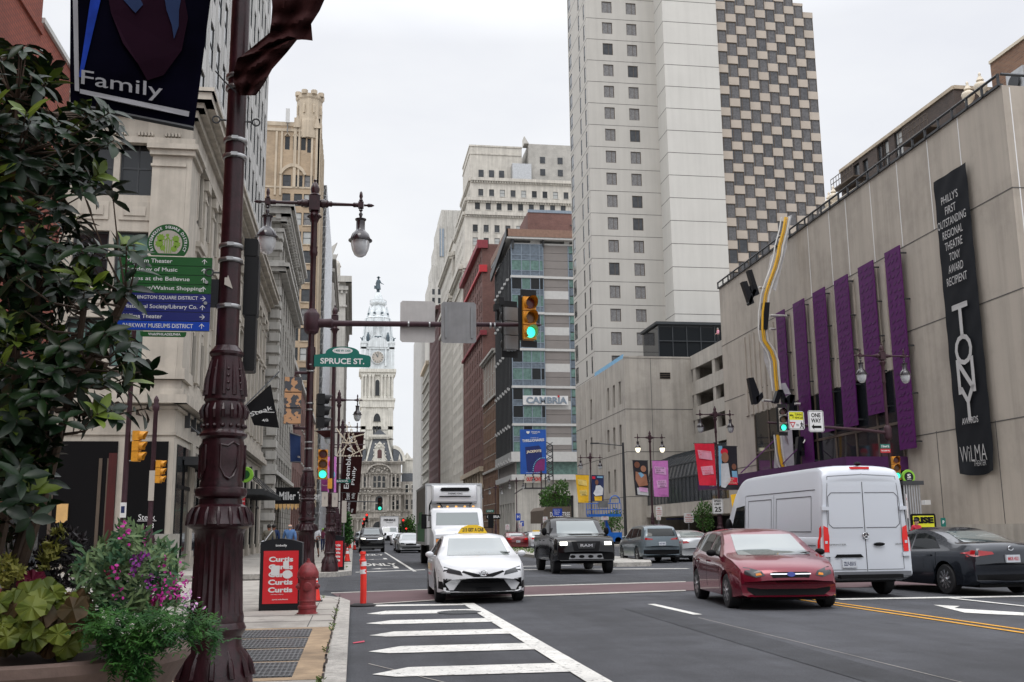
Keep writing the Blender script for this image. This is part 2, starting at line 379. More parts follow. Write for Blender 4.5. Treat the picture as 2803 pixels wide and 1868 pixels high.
    def build_split(s,name,mats,parent):
        ps = s.pieces()
        if not 2 <= len(ps) <= 100: return [s.build(name,mats,parent)]
        r = []
        for fs in ps:
            m = MB(); mp_ = {}
            for k in fs:
                for i in s.f[k]:
                    if i not in mp_: mp_[i] = len(m.v); m.v.append(s.v[i])
                m.f.append(tuple(mp_[i] for i in s.f[k])); m.m.append(s.m[k])
            r.append(m.build(name,mats,parent))
        return r
    def build(s,name,mats,parent=None,smooth=None,local=False):
        """coordinates are world unless local=True (then they are the parent's own)"""
        off = None
        if parent is not None and not local: off = wloc(parent)
        o = bpy.data.objects.new(name,s.mesh(name,mats,smooth,off)); col.objects.link(o)
        if parent is not None: o.parent = parent
        return o
def wloc(o):
    p = Vector(o.location)
    while o.parent: o = o.parent; p = p+Vector(o.location)
    return p
def tag(o,label=None,cat=None,group=None,kind=None):
    if label: o['label'] = label
    if cat: o['category'] = cat
    if group: o['group'] = group
    if kind: o['kind'] = kind
    return o
def empty(name,loc,label,cat,group=None,rz=0.0):
    o = bpy.data.objects.new(name,None); col.objects.link(o); o.location = loc; o.rotation_euler.z = rz; o.empty_display_size = 0.2
    return tag(o,label,cat,group)
def kids(o): return [c for c in bpy.data.objects if c.parent == o]
def copy_tree(o,parent=None):
    c = o.copy(); col.objects.link(c); c.parent = parent
    for ch in list(o.children): copy_tree(ch,c)
    return c
def struct(mb,name,mats,smooth=None,kind='structure'):
    o = mb.build(name,mats,None,smooth); o['kind'] = kind; return o

_txt = {}
def text_mb(s,bold=0.0,ext=0.0,space=1.0):
    key = (s,bold,ext,space)
    if key in _txt: return _txt[key]
    cu = bpy.data.curves.new('t','FONT'); cu.body = s; cu.align_x = 'CENTER'; cu.align_y = 'CENTER'; cu.offset = bold; cu.extrude = ext; cu.space_character = space
    cu.resolution_u = 3
    o = bpy.data.objects.new('t',cu); col.objects.link(o); bpy.context.view_layer.update()
    me = bpy.data.meshes.new_from_object(o.evaluated_get(bpy.context.evaluated_depsgraph_get()))
    mb = MB(); mb.v = [tuple(v.co) for v in me.vertices]; mb.f = [tuple(p.vertices) for p in me.polygons]; mb.m = [0]*len(mb.f)
    bpy.data.objects.remove(o); bpy.data.curves.remove(cu); bpy.data.meshes.remove(me)
    xs = [p[0] for p in mb.v]; ys = [p[1] for p in mb.v]
    mb.bb = (min(xs),max(xs),min(ys),max(ys)); _txt[key] = mb; return mb
def lettering(mb,s,c,right,up,h,width=None,bold=0.015,ext=0.0,mi=0,space=1.0):
    """add text with cap height h centred at c to a mesh builder (width squeezes it)"""
    t = text_mb(s,bold,ext,space); x0,x1,y0,y1 = t.bb
    right,up = Vector(right).normalized(),Vector(up).normalized(); nrm = right.cross(up)
    sy = h/(y1-y0); sxx = (width/(x1-x0)) if width else sy
    c = Vector(c); k = len(mb.v); mx_,my_ = (x0+x1)/2,(y0+y1)/2
    mb.v += [tuple(c+right*((p[0]-mx_)*sxx)+up*((p[1]-my_)*sy)+nrm*p[2]) for p in t.v]
    mb.f += [tuple(i+k for i in f) for f in t.f]; mb.m += [mi]*len(t.f)

# ------------------------------------------------------------------ buildings
_tmpl = {}
def win_mb(kind,w,h,d):
    """window unit: x along the wall, -y outward, z up; mats: 0 glass, 1 frame, 2 trim"""
    mb = MB(); f = max(0.05,min(0.09,w*0.07)); g = d-0.04
    mb.box(-w/2,w/2,d-0.01,d+0.03,0,h,0)
    def fr(x0,x1,z0,z1,y=None): mb.box(x0,x1,(g if y is None else y),d-0.012,z0,z1,1)
    fr(-w/2,-w/2+f,0,h); fr(w/2-f,w/2,0,h); fr(-w/2+f,w/2-f,0,f); fr(-w/2+f,w/2-f,h-f,h)
    if kind in ('sash','sill','arch'): fr(-w/2+f,w/2-f,h*0.5-f/2,h*0.5+f/2)
    if kind == 'two': fr(-0.03+w*0.08,0.03+w*0.08,f,h-f)
    if kind == 'cross': fr(-f/3,f/3,f,h*0.5-f/2); fr(-w/2+f,w/2-f,h*0.5-f/2,h*0.5+f/2); fr(-f/3,f/3,h*0.5+f/2,h-f)
    if kind == 'grid':
        n = max(2,round(w/1.3))
        for i in range(1,n): fr(-w/2+w*i/n-0.03,-w/2+w*i/n+0.03,f,h-f)
    if kind == 'slit': fr(-w/2+f,w/2-f,h*0.28,h*0.28+0.06)
    if kind in ('sill',): mb.box(-w/2-0.12,w/2+0.12,-0.14,d*0.6,-0.16,-0.001,2)
    if kind == 'surround':
        t = 0.22; fr(-w/2+f,w/2-f,h*0.5-f/2,h*0.5+f/2)
        mb.box(-w/2-t,-w/2-0.004,-0.10,0.02,0,h,2); mb.box(w/2+0.004,w/2+t,-0.10,0.02,0,h,2)
        mb.box(-w/2-t-0.08,w/2+t+0.08,-0.22,0.02,h+0.003,h+0.3,2); mb.box(-w/2-t-0.05,w/2+t+0.05,-0.2,0.02,-0.2,-0.003,2)
    return mb
def window_parts(root,items):
    """items: (pos, angle, kind, w, h, d, glass, frame, trim); 100 largest in view become parts, the rest one stuff part"""
    def score(it):
        p = it[0]; n = Vector((math.sin(it[1]),-math.cos(it[1]),0)); v = CAM-p; q = proj(p+Vector((0,0,it[4]/2)))
        vis = 1.0 if (-60 < q[0] < 2870 and -60 < q[1] < 1900) else 1e-3
        return -it[3]*it[4]*max(0.0,n.dot(v.normalized()))/max(1.0,v.length_squared)*vis
    items.sort(key=score); rl = wloc(root); big = items[:100] if len(items) <= 100 else items[:99]
    for (p,a,kind,w,h,d,gl,fm,tr) in big:
        key = (kind,round(w,2),round(h,2),round(d,2),gl,fm,tr)
        if key not in _tmpl: _tmpl[key] = win_mb(kind,w,h,d).mesh('window',[gl,fm,tr])
        o = bpy.data.objects.new('window',_tmpl[key]); col.objects.link(o); o.parent = root
        o.location = p-rl; o.rotation_euler.z = a
    rest = items[len(big):]
    if rest:
        mats = []; mb = MB()
        for (p,a,kind,w,h,d,gl,fm,tr) in rest:
            ids = []
            for q in (gl,fm,tr):
                if q not in mats: mats.append(q)
                ids.append(mats.index(q))
            t = win_mb(kind,w,h,d); t.m = [ids[i] for i in t.m]
            mb.app(t,Matrix.Translation(p) @ Matrix.Rotation(a,4,'Z'))
        o = mb.build('window',mats,root); o['kind'] = 'stuff'

class Bld:
    def __init__(s,name,label,cat,poly,z0,z1,wall,roof='joint',group=None,root=None):
        s.poly = [Vector((p[0],p[1])) for p in poly]; s.z0,s.z1 = z0,z1; s.wall,s.roofm = wall,roof
        s.holes = {}; s.items = []; s.parts = {}; s.wallmb = MB(); s.wallmats = [wall]
        c = sum(s.poly,Vector((0,0)))/len(s.poly)
        s.root = root or empty(name,(c.x,c.y,z0 if not root else 0),label,cat,group)
    def side(s,i):
        a,b = s.poly[i],s.poly[(i+1) % len(s.poly)]; d = b-a; Lg = d.length; d = d/Lg
        return a,d,Vector((d.y,-d.x)),Lg
    def win(s,i,u,z,w,h,kind='sash',d=0.2,glass=None,frame='frame_dark',trim=None):
        """u = centre along the side, z = bottom; negative u counts from the far end"""
        a,dr,n,Lg = s.side(i)
        if u < 0: u = Lg+u
        if u-w/2 < 0.02 or u+w/2 > Lg-0.02 or z+h > s.z1-0.02 or z < s.z0+0.02: return
        s.holes.setdefault(i,[]).append((u-w/2,u+w/2,z,z+h,d))
        gl = random.choice(glass) if isinstance(glass,(list,tuple)) else (glass or 'glass_dark')
        p = a+dr*u; s.items.append((Vector((p.x,p.y,z)),math.atan2(dr.y,dr.x),kind,w,h,d,gl,frame,trim or s.wall))
    def grid(s,i,u0,u1,nu,z0,z1,nz,w,h,**k):
        for a in range(nu):
            for b in range(nz):
                s.win(i,u0+(u1-u0)*a/max(1,nu-1),z0+(z1-z0)*b/max(1,nz-1),w,h,**k)
    def trim(s,part,i,z,h,proj_,m,u0=0.0,u1=None,dentil=None):
        """a band proud of side i"""
        a,d,n,Lg = s.side(i); u1 = Lg if u1 is None else u1
        mb,mats = s.parts.setdefault(part,(MB(),[]))
        if m not in mats: mats.append(m)
        mi = mats.index(m); e = 0.002*(mi+1)
        o = a+d*u0-n*0.05; mb.obox((o.x,o.y,z),(d.x*(u1-u0),d.y*(u1-u0),0),(n.x*(proj_+0.05+e),n.y*(proj_+0.05+e),0),(0,0,h),mi)
        if dentil:
            dw,dh = dentil; k = int((u1-u0)/(2*dw))
            for q in range(k):
                o2 = a+d*(u0+dw*(0.5+2*q)); mb.obox((o2.x,o2.y,z-dh),(d.x*dw,d.y*dw,0),(n.x*proj_*0.7,n.y*proj_*0.7,0),(0,0,dh-0.004),mi)
    def corner_band(s,part,sides,z,h,pr,m,dentil=None):
        """band that wraps convex corners of consecutive sides (mitred by extending ends)"""
        for q,i in enumerate(sides):
            a,d,n,Lg = s.side(i)
            s.trim(part,i,z,h,pr,m,0.0 if q == 0 else -pr*0 ,Lg+(pr+0.01 if q < len(sides)-1 else 0),dentil)
    def mb(s,part,*mats):
        p = s.parts.setdefault(part,(MB(),list(mats)))
        return p[0]
    def finish(s):
        W = s.wallmb; n = len(s.poly)
        for i in range(n):
            a,d,nn,Lg = s.side(i); hs = s.holes.get(i,[])
            P = lambda u,z,dep=0.0: (a.x+d.x*u-nn.x*dep,a.y+d.y*u-nn.y*dep,z)
            if not hs: W.quad(P(0,s.z0),P(Lg,s.z0),P(Lg,s.z1),P(0,s.z1)); continue
            us = sorted(set([0.0,Lg]+[round(h[0],3) for h in hs]+[round(h[1],3) for h in hs]))
            zs = sorted(set([s.z0,s.z1]+[round(h[2],3) for h in hs]+[round(h[3],3) for h in hs]))
            hh = [(round(h[0],3),round(h[1],3),round(h[2],3),round(h[3],3)) for h in hs]
            cov = set()
            ui = {u: k for k,u in enumerate(us)}; zi = {z: k for k,z in enumerate(zs)}
            for h in hh:
                for x in range(ui[h[0]],ui[h[1]]):
                    for y in range(zi[h[2]],zi[h[3]]): cov.add((x,y))
            for y in range(len(zs)-1):
                x = 0
                while x < len(us)-1:
                    if (x,y) in cov: x += 1; continue
                    x2 = x
                    while x2 < len(us)-1 and (x2,y) not in cov: x2 += 1
                    W.quad(P(us[x],zs[y]),P(us[x2],zs[y]),P(us[x2],zs[y+1]),P(us[x],zs[y+1])); x = x2
            for h in hs:
                u0,u1,z0,z1,dp = h; dp += 0.03
                W.quad(P(u0,z0),P(u0,z0,dp),P(u0,z1,dp),P(u0,z1)); W.quad(P(u1,z0,dp),P(u1,z0),P(u1,z1),P(u1,z1,dp))
                W.quad(P(u0,z0),P(u1,z0),P(u1,z0,dp),P(u0,z0,dp)); W.quad(P(u0,z1,dp),P(u1,z1,dp),P(u1,z1),P(u0,z1))
        W.build('wall',[s.wall],s.root)
        r = MB(); r.poly([(p.x,p.y,s.z1-0.01) for p in s.poly]); r.build('roof',[s.roofm],s.root)
        for k,(mb,mats) in s.parts.items():
            if mb.f: mb.build_split(k.split('#')[0],mats,s.root)
        window_parts(s.root,s.items); s.items = []
        return s.root

GL = ['glass_dark','glass_dark','glass_mid','glass_blind']
GD = ['glass_dark','glass_dark','glass_mid']
q5 = lambda x,y: (x/3.027+650,y/3.027+1350)
q1 = lambda x,y: (x/2.24+1100,y/2.24+1000)
q6 = lambda x,y: (x/2.2346+1750,y/2.2346+1200)

# ------------------------------------------------------------------ ground
g = MB(); g.quad((-900,-60,-0.05),(900,-60,-0.05),(900,1500,-0.05),(-900,1500,-0.05)); struct(g,'ground',['concrete_walk'])
g = MB(); g.quad((-1.2,-20,0),(24.3,-20,0),(24.3,575,0),(-1.2,575,0)); g.quad((24.3,26.6,0),(90,26.6,0),(90,35.2,0),(24.3,35.2,0))
g.quad((31,142.5,0),(90,142.5,0),(90,152,0),(24.3,152,0)); struct(g,'road',['asphalt'])
g = MB(); g.quad((-60,27,0.004),(-1.2,27,0.004),(-1.2,35.2,0.004),(-60,35.2,0.004)); struct(g,'side_street',['concrete_walk'])
# darker resurfaced strip inside the crossing street, with a wavy worn edge
g = MB(); pts = []
random.seed(3)
for i in range(40): pts.append((-0.75+i*0.62+0.0,27.9+0.045*(-0.75+i*0.62)+random.uniform(-.12,.12)))
for i in range(40): pts.append((23.4-i*0.62,34.6+random.uniform(-.25,.25)))
g.poly([(x,y,0.006) for x,y in pts]); struct(g,'road_patch',['asphalt_dark'])
g = MB(); g.poly([(5.0,9,.005),(5.6,9,.005),(5.9,20,.005),(5.2,20,.005)]); struct(g,'road_patch',['asphalt_dark'])
def walk(name,pts,kerb_edges,z=0.15,m='concrete_walk'):
    """raised sidewalk: slab plus granite kerb along given edges (list of polylines, street on their right)"""
    g = MB(); g.prism(pts,-0.02,z); struct(g,name,[m])
    k = MB()
    for line in kerb_edges:
        for i in range(len(line)-1):
            a,b = Vector(line[i]),Vector(line[i+1]); d = (b-a).normalized(); n = Vector((d.y,-d.x)); Lg = (b-a).length; st = 0
            while st < Lg-0.01:
                en = min(Lg,st+2.4 if Lg > 4 else Lg); p = a+d*(st+0.006); ln = en-st-0.012
                k.obox((p.x-n.x*0.2,p.y-n.y*0.2,-0.02),(d.x*ln,d.y*ln,0),(n.x*0.202,n.y*0.202,0),(0,0,z+0.026)); st = en
    struct(k,'kerb',['kerb_stone'])
walk('sidewalk',[(-60,-8),(-0.2,-8),(-0.2,21.6),(-0.35,22.8),(-0.9,23.8),(-1.8,24.4),(-3.2,24.6),(-60,24.6)],
     [[(-0.05,40.0)[:0] or (-0.05,-8),(-0.05,21.6),(-0.25,22.8),(-0.8,23.9),(-1.8,24.6),(-3.2,24.8),(-12,24.8)]])
walk('sidewalk',[(-60,37.0),(-3,37.0),(-1.6,37.0),(-0.7,37.4),(-0.2,38.6),(-0.2,560),(-60,560)],
     [[(-0.05,560),(-0.05,38.6)][::-1][:0] or [(-12,36.8),(-1.6,36.8),(-0.55,37.3),(-0.05,38.6),(-0.05,300)]])
walk('sidewalk',[(24.2,37.5),(25.5,36.4),(90,36.4),(90,141),(25.2,141),(24.2,140)],[[(24.05,140),(24.05,37.5),(25.4,36.2),(60,36.2)]])
walk('sidewalk',[(24.2,155),(90,155),(90,560),(24.2,560)],[[(24.05,400),(24.05,155)]])
walk('sidewalk',[(24.2,-8),(90,-8),(90,25.4),(25.5,25.4),(24.2,24)],[[(24.05,24),(24.05,-8)]])
# sidewalk scoring, tan strip, grates, tactile plates
j = MB()
for y in [3.2,5.1,7.0,8.9,16.9,18.1,19.35,21.1]: j.box(-6.9,-0.28,y,y+0.02,0.15,0.1535)
for y in range(39,140,3): j.box(-6.9,-0.28,y,y+0.025,0.15,0.1535); j.box(24.3,30.5,y,y+0.03,0.15,0.1535)
for x in (-2.9,-4.8): j.box(x,x+0.02,-5,24.4,0.1501,0.1531)
j.box(-0.66,-0.645,15.9,23,0.15,0.1537)
struct(j,'sidewalk_joints',['joint'])
t = MB(); t.quad((-2.95,10.2,0.1540),(-0.27,10.2,0.1540),(-0.27,15.75,0.1540),(-2.95,15.75,0.1540)); struct(t,'sidewalk_strip',['concrete_tan'])
for k in range(4):
    y0 = 10.4+k*1.29; a = MB()
    a.box(-2.8,-0.56,y0,y0+1.16,0.1535,0.158,0)
    fr = MB(); b = MB()
    for i in range(44): b.box(-2.77+i*0.0505,-2.75+i*0.0505,y0+0.03,y0+1.13,0.158,0.166)
    for i in range(5): fr.box(-2.8,-0.56,y0+0.26*i+0.05,y0+0.26*i+0.062,0.1665,0.168)
    r = empty('ventilation_grate',(-1.7,y0,0.15),['steel pavement grate panel nearest the camera, beside the big lamp post base','second steel pavement grate panel from the camera','third steel pavement grate panel from the camera','steel pavement grate panel farthest from the camera, nearest the red hydrant'][k],'grate','steel grates in the pavement')
    a.build('frame',['grate'],r); b.build('bar',['grate_bar'],r)['kind'] = 'stuff'; fr.build('cross_bar',['light_metal'],r)
t = MB(); t.quad((-1.35,22.3,0.155),(-0.75,22.2,0.155),(-0.75,23.3,0.155),(-1.35,23.5,0.155)); struct(t,'tactile_paving',['crosswalk_brick'])
random.seed(5)
wd = MB()
for (x,y,n) in [(-.29,15.6,20),(-.28,18.5,10),(-.29,9.8,26),(-.30,12.9,8),(-.3,19.3,8),(-.28,17.2,6),(-.62,23,6),(-.25,43,40)]:
    for i in range(n):
        px,py = x+random.uniform(-.02,.03),y+random.uniform(-.5,.5); a = random.uniform(0,6.3); l = random.uniform(.02,.06)
        wd.quad((px,py,.15),(px+.012,py,.15),(px+math.cos(a)*l,py+math.sin(a)*l,.15+l*.8),(px+math.cos(a)*l-.01,py+math.sin(a)*l,.15+l*.7))
struct(wd,'weeds',['weed'],kind='stuff')
wdj = MB()
for i in range(60):
    y = 2+i*0.36+random.uniform(-.1,.1); x = -0.275+random.uniform(-.012,.012); l = random.uniform(.2,.5)
    wdj.quad((x-.012,y,.1562),(x+.014,y,.1562),(x+.010,y+l,.1562),(x-.014,y+l,.1562))
struct(wdj,'kerb_crack',['soil'])

# painted markings, each a thin sheet on the road
def paint(polys,name='road_marking',m='road_paint',z=0.010):
    g = MB()
    for p in polys: g.poly([(q[0],q[1],z) for q in p])
    return struct(g,name,[m])
def px_poly(ps): return [tuple(aZ(*p).xy) for p in ps]
paint([px_poly([(905,1624),q5(1540,805),(1435,1606),(1877,1594)]) + [(24.0,30.6),(24.0,25.6),(15.4,25.0)] + px_poly([q6(270,935),(1435,1633),q5(1660,890),(962,1658)])],'crosswalk','crosswalk_brick',0.012)
paint([px_poly([q5(775,830),q5(1540,803),(1435,1605.5),(1877,1593),(1877,1595),(1435,1608),q5(1540,808),q5(775,836)]),
       px_poly([q5(945,932),q5(1660,887),(1435,1631),(1877,1617),(1877,1620),(1435,1635),q5(1660,894),q5(945,938)])],'crosswalk_edge','kerb_stone',0.016)
paint([[(0.15,22.45),(2.3,22.2),(2.3,21.75),(0.5,21.95)]])
st = [(1070,1005,1230,980,25),(1065,1085,1280,1058,30),(1090,1185,1300,1152,34),(1085,1320,1350,1275,46),(1115,1510,1415,1450,60)]
for (xa,ya,xb,yb,hh) in st:
    p = px_poly([q5(xa,ya),q5(xb,yb)]); q = aZ(*q5(xb,ya+hh*0.55)).xy; y0,y1 = p[0][1],p[1][1]
    paint([[p[0],(p[0][0]+0.25,y0-0.24),(2.4,y0-0.28),(2.4,y1-0.03),p[1]]])
paint([[(0.25,9.0),(2.5,8.9),(2.5,9.7),(0.9,9.8)]])
paint([[(2.30,22.3),(2.55,22.3),(2.60,5.5),(2.34,5.5)]],z=0.013)
paint([[(2.32,41.0),(2.46,41.0),(2.48,82.0),(2.36,82.0)],[(0.1,40.9),(2.9,42.4),(2.9,42.9),(0.1,41.4)]])
paint([[(6.0,18.1),(6.17,18.1),(6.13,20.9),(5.97,20.9)]])
paint([[(9.38,3),(9.48,3),(9.46,21.3),(9.36,21.3)],[(9.66,3),(9.76,3),(9.74,21.3),(9.64,21.3)]],'centre_line','road_yellow')
paint([[(10.2,21.3),(24,20.1),(24,19.7),(10.2,20.9)]],z=0.011)
paint([[(12.46,3),(12.60,3),(12.60,20.7),(12.46,20.7)]],z=0.014)
paint([px_poly([q6(1800,1022),q6(1960,1030),q6(1925,1043),q6(2353,1070),q6(2353,1088),q6(2130,1078),q6(2210,1083),q6(1990,1070)])])
paint([[(6.5,40.6),(12.9,39.0),(12.9,39.5),(6.5,41.1)],[(6.5,44.6),(9.4,44.6),(9.4,45.0),(6.5,45.0)],[(14,39.2),(24,38.8),(24,39.2),(14,39.7)]])
paint([[(6.05,46+i*9),(6.2,46+i*9),(6.2,49+i*9),(6.05,49+i*9)] for i in range(8)])
lm = MB()
for (yy) in (50.5,73): lettering(lm,'ONLY',(1.25,yy,0.011),(1,0,0),(0,1,0),4.2,1.7,bold=0.03)
for yy in (44.5,60): lm.poly([(0.75,yy,.011),(1.15,yy+.9,.011),(1.15,yy+.55,.011),(1.75,yy+.55,.011),(1.75,yy+3,.011),(1.95,yy+3,.011),(1.95,yy+.3,.011),(1.15,yy+.3,.011),(1.15,yy-.3,.011)])
struct(lm,'road_marking',['road_paint'])
paint([px_poly([q5(955,1245),q5(1050,1228),q5(1055,1240),q5(960,1252)])],'road_marking','road_pinkmark')
# tar seams and manholes
g = MB()
random.seed(11)
def seam(x0,y0,x1,y1,w=0.03,n=24):
    P = []
    for i in range(n+1):
        t = i/n; P.append((x0+(x1-x0)*t+random.uniform(-.006,.006),y0+(y1-y0)*t))
    for i in range(n):
        a,b = Vector(P[i]),Vector(P[i+1]); d = (b-a).normalized(); nn = Vector((d.y,-d.x))*w/2
        g.quad((*(a-nn),.0085),(*(b-nn),.0085),(*(b+nn),.0085),(*(a+nn),.0085))
seam(5.87,5,5.9,17.5,.014)
seam(0.2,12.5,1.6,9.2,.02)
struct(g,'road_seam',['concrete_walk'])
mh = MB(); mh.lathe([(0.42,0.004),(0.42,0.013),(0.40,0.017),(0.0,0.017)],(2.0,19.9,0),28)
for i in range(-7,8):
    for j_ in range(-7,8):
        if i*i+j_*j_ < 50: mh.cbox((2.0+i*0.052,19.9+j_*0.052,0.019),0.028,0.028,0.006,1)
tag(mh.build('manhole_cover',['grate','grate_bar']),'round iron manhole cover in the hatched lane behind the white taxi','manhole cover')
# planted median with pointed concrete end
g = MB(); md = [(10.9,42.6),(12.4,42.6),(13.6,47),(13.6,139),(10.2,139),(10.2,46)]
g.prism(md,0,0.17); struct(g,'median',['kerb_stone'])
g = MB()
for i in range(900):
    x,y = random.uniform(10.7,13.2),random.uniform(52,136); l = random.uniform(.05,.16); a = random.uniform(0,6.3)
    g.quad((x,y,.17),(x+.05,y,.17),(x+.05+math.cos(a)*l,y+math.sin(a)*l,.17+l),(x+math.cos(a)*l,y+math.sin(a)*l,.17+l))
struct(g,'weeds',['weed'],kind='stuff')

# ================================================================== WEST SIDE
random.seed(21)
# --- brick building on the near corner (only its upper street wall shows above the tree)
b = Bld('brick_building','red brick building at the upper left behind the leafy tree','building',[(-30,-12),(-6.9,-12),(-6.9,21.9),(-30,21.9)],0.15,20,'brick_near')
for z in (4.6,8.4,12.2,16): b.trim('band',1,z,0.22,0.05,'brick_near')
for z in (6.2,10.0,13.8): b.trim('groove',1,z,0.10,0.015,'joint')
b.grid(1,3,31.5,9,.9,.9,1,3.1,3.5,glass='glass_dark',kind='plain'); b.mb('shopfront_band','frame_dark').box(-6.95,-6.75,-11,21.8,4.45,5.3); b.finish()
b = Bld('brick_building','lower red brick wing between the leafy tree and the wide dark banner','building',[(-30,21.91),(-6.9,21.91),(-6.9,24.3),(-30,24.3)],0.15,12.5,'brick_near')
b.trim('coping',1,12.5,0.12,0.06,'frame_white'); b.trim('coping',2,12.5,0.12,0.06,'frame_white')
b.trim('band',1,8.4,0.22,0.05,'brick_near'); b.mb('dark_shopfront','glass_dark').box(-6.95,-6.87,21.95,24.25,.5,4.9); b.mb('dark_shopfront').box(-20,-6.9,24.25,24.36,.5,4.9)
b.finish()

# --- limestone corner building with the restaurant (lower block, then the pale shaft)
XW,YA,YB = -6.9,41.0,78.2
b = Bld('stone_building','cream limestone corner building with pilasters above the dark restaurant front','building',[(-34,YA),(XW,YA),(XW,YB),(-34,YB)],0.15,18.2,'limestone')
for u in [-(1.95+1.75*0),-(3.55),-(6.1),-(7.8),-(10.4),-(12.1),-(14.8),-(16.5)]:
    for z,h in [(14.9,2.35),(11.2,2.2),(7.95,1.95)]:
        b.win(0,u,z,1.36,h,'cross',d=0.22,glass=['glass_green','glass_green','glass_dark'] if z < 14 else 'glass_dark',frame='frame_dark')
for k in range(14):
    u = 3.1+k*2.45
    for z,h in [(14.7,2.5),(11.1,2.4),(7.9,2.1)]:
        b.win(1,u,z,1.05,h,'cross',d=0.12,glass=GD,frame='frame_dark')
PL = b.mb('pilaster','limestone'); a_ = b.mb('panel','limestone_cut')
# corner pilaster and side pilasters
for (x0,x1) in [(-8.25,XW-0.025),(-12.3,-11.55),(-16.8,-16.0),(-20.8,-20)]:
    PL = b.mb('pilaster#%.1f' % x0,'limestone'); PL.box(x0,x1,YA-0.16,YA+0.02,7.9,16.55); PL.box(x0-0.10,x1,YA-0.30,YA+0.02,16.56,16.78); PL.box(x0-0.2,x1,YA-0.42,YA+0.02,16.79,17.0); PL.box(x0-0.05,x1,YA-0.22,YA+0.02,16.1,16.2); PL.box(x0-0.1,x1,YA-0.3,YA+.02,7.45,7.88)
PL = b.mb('pilaster#c','limestone'); PL.box(XW-0.02,XW+0.18,YA-0.157,YA+1.7,7.9,16.55); PL.box(XW-.02,XW+0.31,YA-0.297,YA+1.8,16.56,16.775); PL.box(XW-.02,XW+0.44,YA-0.417,YA+1.9,16.79,16.995)
PL.box(XW-.02,XW+0.3,YA-0.297,YA+1.8,7.45,7.88)
for k in range(15):
    y = YA+4.32-2.45+k*2.45-0.33+0.0
    PL = b.mb('pilaster#s%d' % k,'limestone')
    if k: PL.box(XW-.02,XW+0.16,y,y+0.62,7.9,16.5); PL.box(XW-.02,XW+0.3,y-.08,y+0.70,16.51,16.95); PL.box(XW-.02,XW+.22,y-.04,y+.66,16.0,16.1)
for k in range(14):     # surrounds with small hoods on the street side
    PL = b.mb('window_surround#%d' % k,'limestone')
    y = YA+3.1+k*2.45
    for z,h in [(14.7,2.5),(11.1,2.4),(7.9,2.1)]:
        PL.box(XW-.02,XW+.10,y-0.66,y-0.49,z,z+h-0.1); PL.box(XW-.02,XW+.10,y+0.49,y+0.66,z,z+h-0.1)
    PL.box(XW-.02,XW+0.30,y-0.80,y+0.80,13.5,13.72); PL.box(XW-.02,XW+.2,y-.72,y+.72,13.3,13.49)
    a_.box(XW-.02,XW+.05,y-0.45,y+.45,10.3,10.85)
for u in (1.95,3.55,6.1,7.8,10.4,12.1):
    PL = b.mb('window_surround#f%.1f' % u,'limestone')
    x = XW-u
    for z in (13.75,10.35):
        a_.box(x-0.6,x+0.6,YA-0.05,YA+.02,z+.1,z+0.85); PL.box(x-0.42,x+0.42,YA-0.09,YA+.02,z+.28,z+.66)
for i in (0,1):
    e = 0.0
    for (z,h,p) in [(17.02,0.25,.28),(17.29,.85,.16),(18.16,.3,.36),(18.48,.22,.62),(18.72,.3,.95),(19.04,.16,1.05),(6.85,.22,.30),(7.09,.33,.16),(6.3,.12,.10),(6.5,.33,.45),(5.3,.1,.06)]:
        b.trim('cornice',i,z,h,p+(0.003*i),'limestone_cut',0 if i == 0 else -p,None if i else 27.1+p)
PL = b.mb('frieze_ornament','limestone')
for k in range(24):
    x = -7.5-k*1.05
    for q in range(5): PL.box(x-.30+q*.13,x-.22+q*.13,YA-.29,YA-.15,17.34,17.5)
# restaurant base: piers and black glass
BK = b.mb('shopfront','sign_black','glass_dark','frame_brown','gold')
for (x0,x1) in [(-8.55,-7.10),(-12.9,-8.95),(-17.5,-13.3)]:
    BK.box(x0,x1,YA-0.05,YA+.02,0.5,5.05,0)
for x in (-12.3,-11.8,-11.3,-9.6,-9.3): BK.box(x,x+.12,YA-.09,YA-.052,.6,4.4,2)
BK.box(-11.0,-10.6,YA-.12,YA-.06,2.0,2.7,3)
mat('curtain_red',(.07,.008,.008),.8,streak=.5)
CR = b.mb('red_curtain','curtain_red'); CR.box(-13.9,-13.35,YA-.10,YA-.055,.5,5.0); CR.box(-9.25,-8.95,YA-.10,YA-.055,.5,4.6); CR.box(-12.85,-12.45,YA-.10,YA-.055,.5,4.8)
for k in range(9):
    y0 = YA+0.7+k*4.0
    BK.box(XW-.02,XW+.05,y0,y0+3.1,0.6,5.0,1); BK.box(XW+.05,XW+.10,y0+1.5,y0+1.58,.6,5,0); BK.box(XW+.05,XW+.09,y0,y0+3.1,3.3,3.45,0)
    PL = b.mb('pier#%d' % k,'limestone'); PL.box(XW-.02,XW+.14,y0+3.12,y0+3.9,0.4,5.28)
    a_.box(XW-.02,XW+.2,y0+3.08,y0+3.94,.15,.85)
b.mb('plinth','grey_stone').box(XW-.5,XW+.28,YA-.28,YA+.6,.15,1.55)
tx = b.mb('shop_lettering','sign_white'); lettering(tx,'Steak',(-7.75,YA-.07,2.18),(1,0,0),(0,0,1),.22,.62,0); tx.box(-8.1,-7.4,YA-.072,YA-.06,2.03,2.05); lettering(tx,'48',(-7.62,YA-.07,1.86),(1,0,0),(0,0,1),.2,None,0)
b.finish()
b2 = Bld('stone_tower','tall pale stone shaft of narrow dark windows rising above the limestone cornice','building',[(-11.3,YA+0.9),(XW-.35,YA+0.9),(XW-.35,76.4),(-11.3,76.4)],18.2,66,'white_terra')
for k in range(15):
    for q in range(13):
        b2.win(1,1.6+k*2.3,20.3+q*3.5,1.2,2.3,'sash',d=0.05,glass=GD)
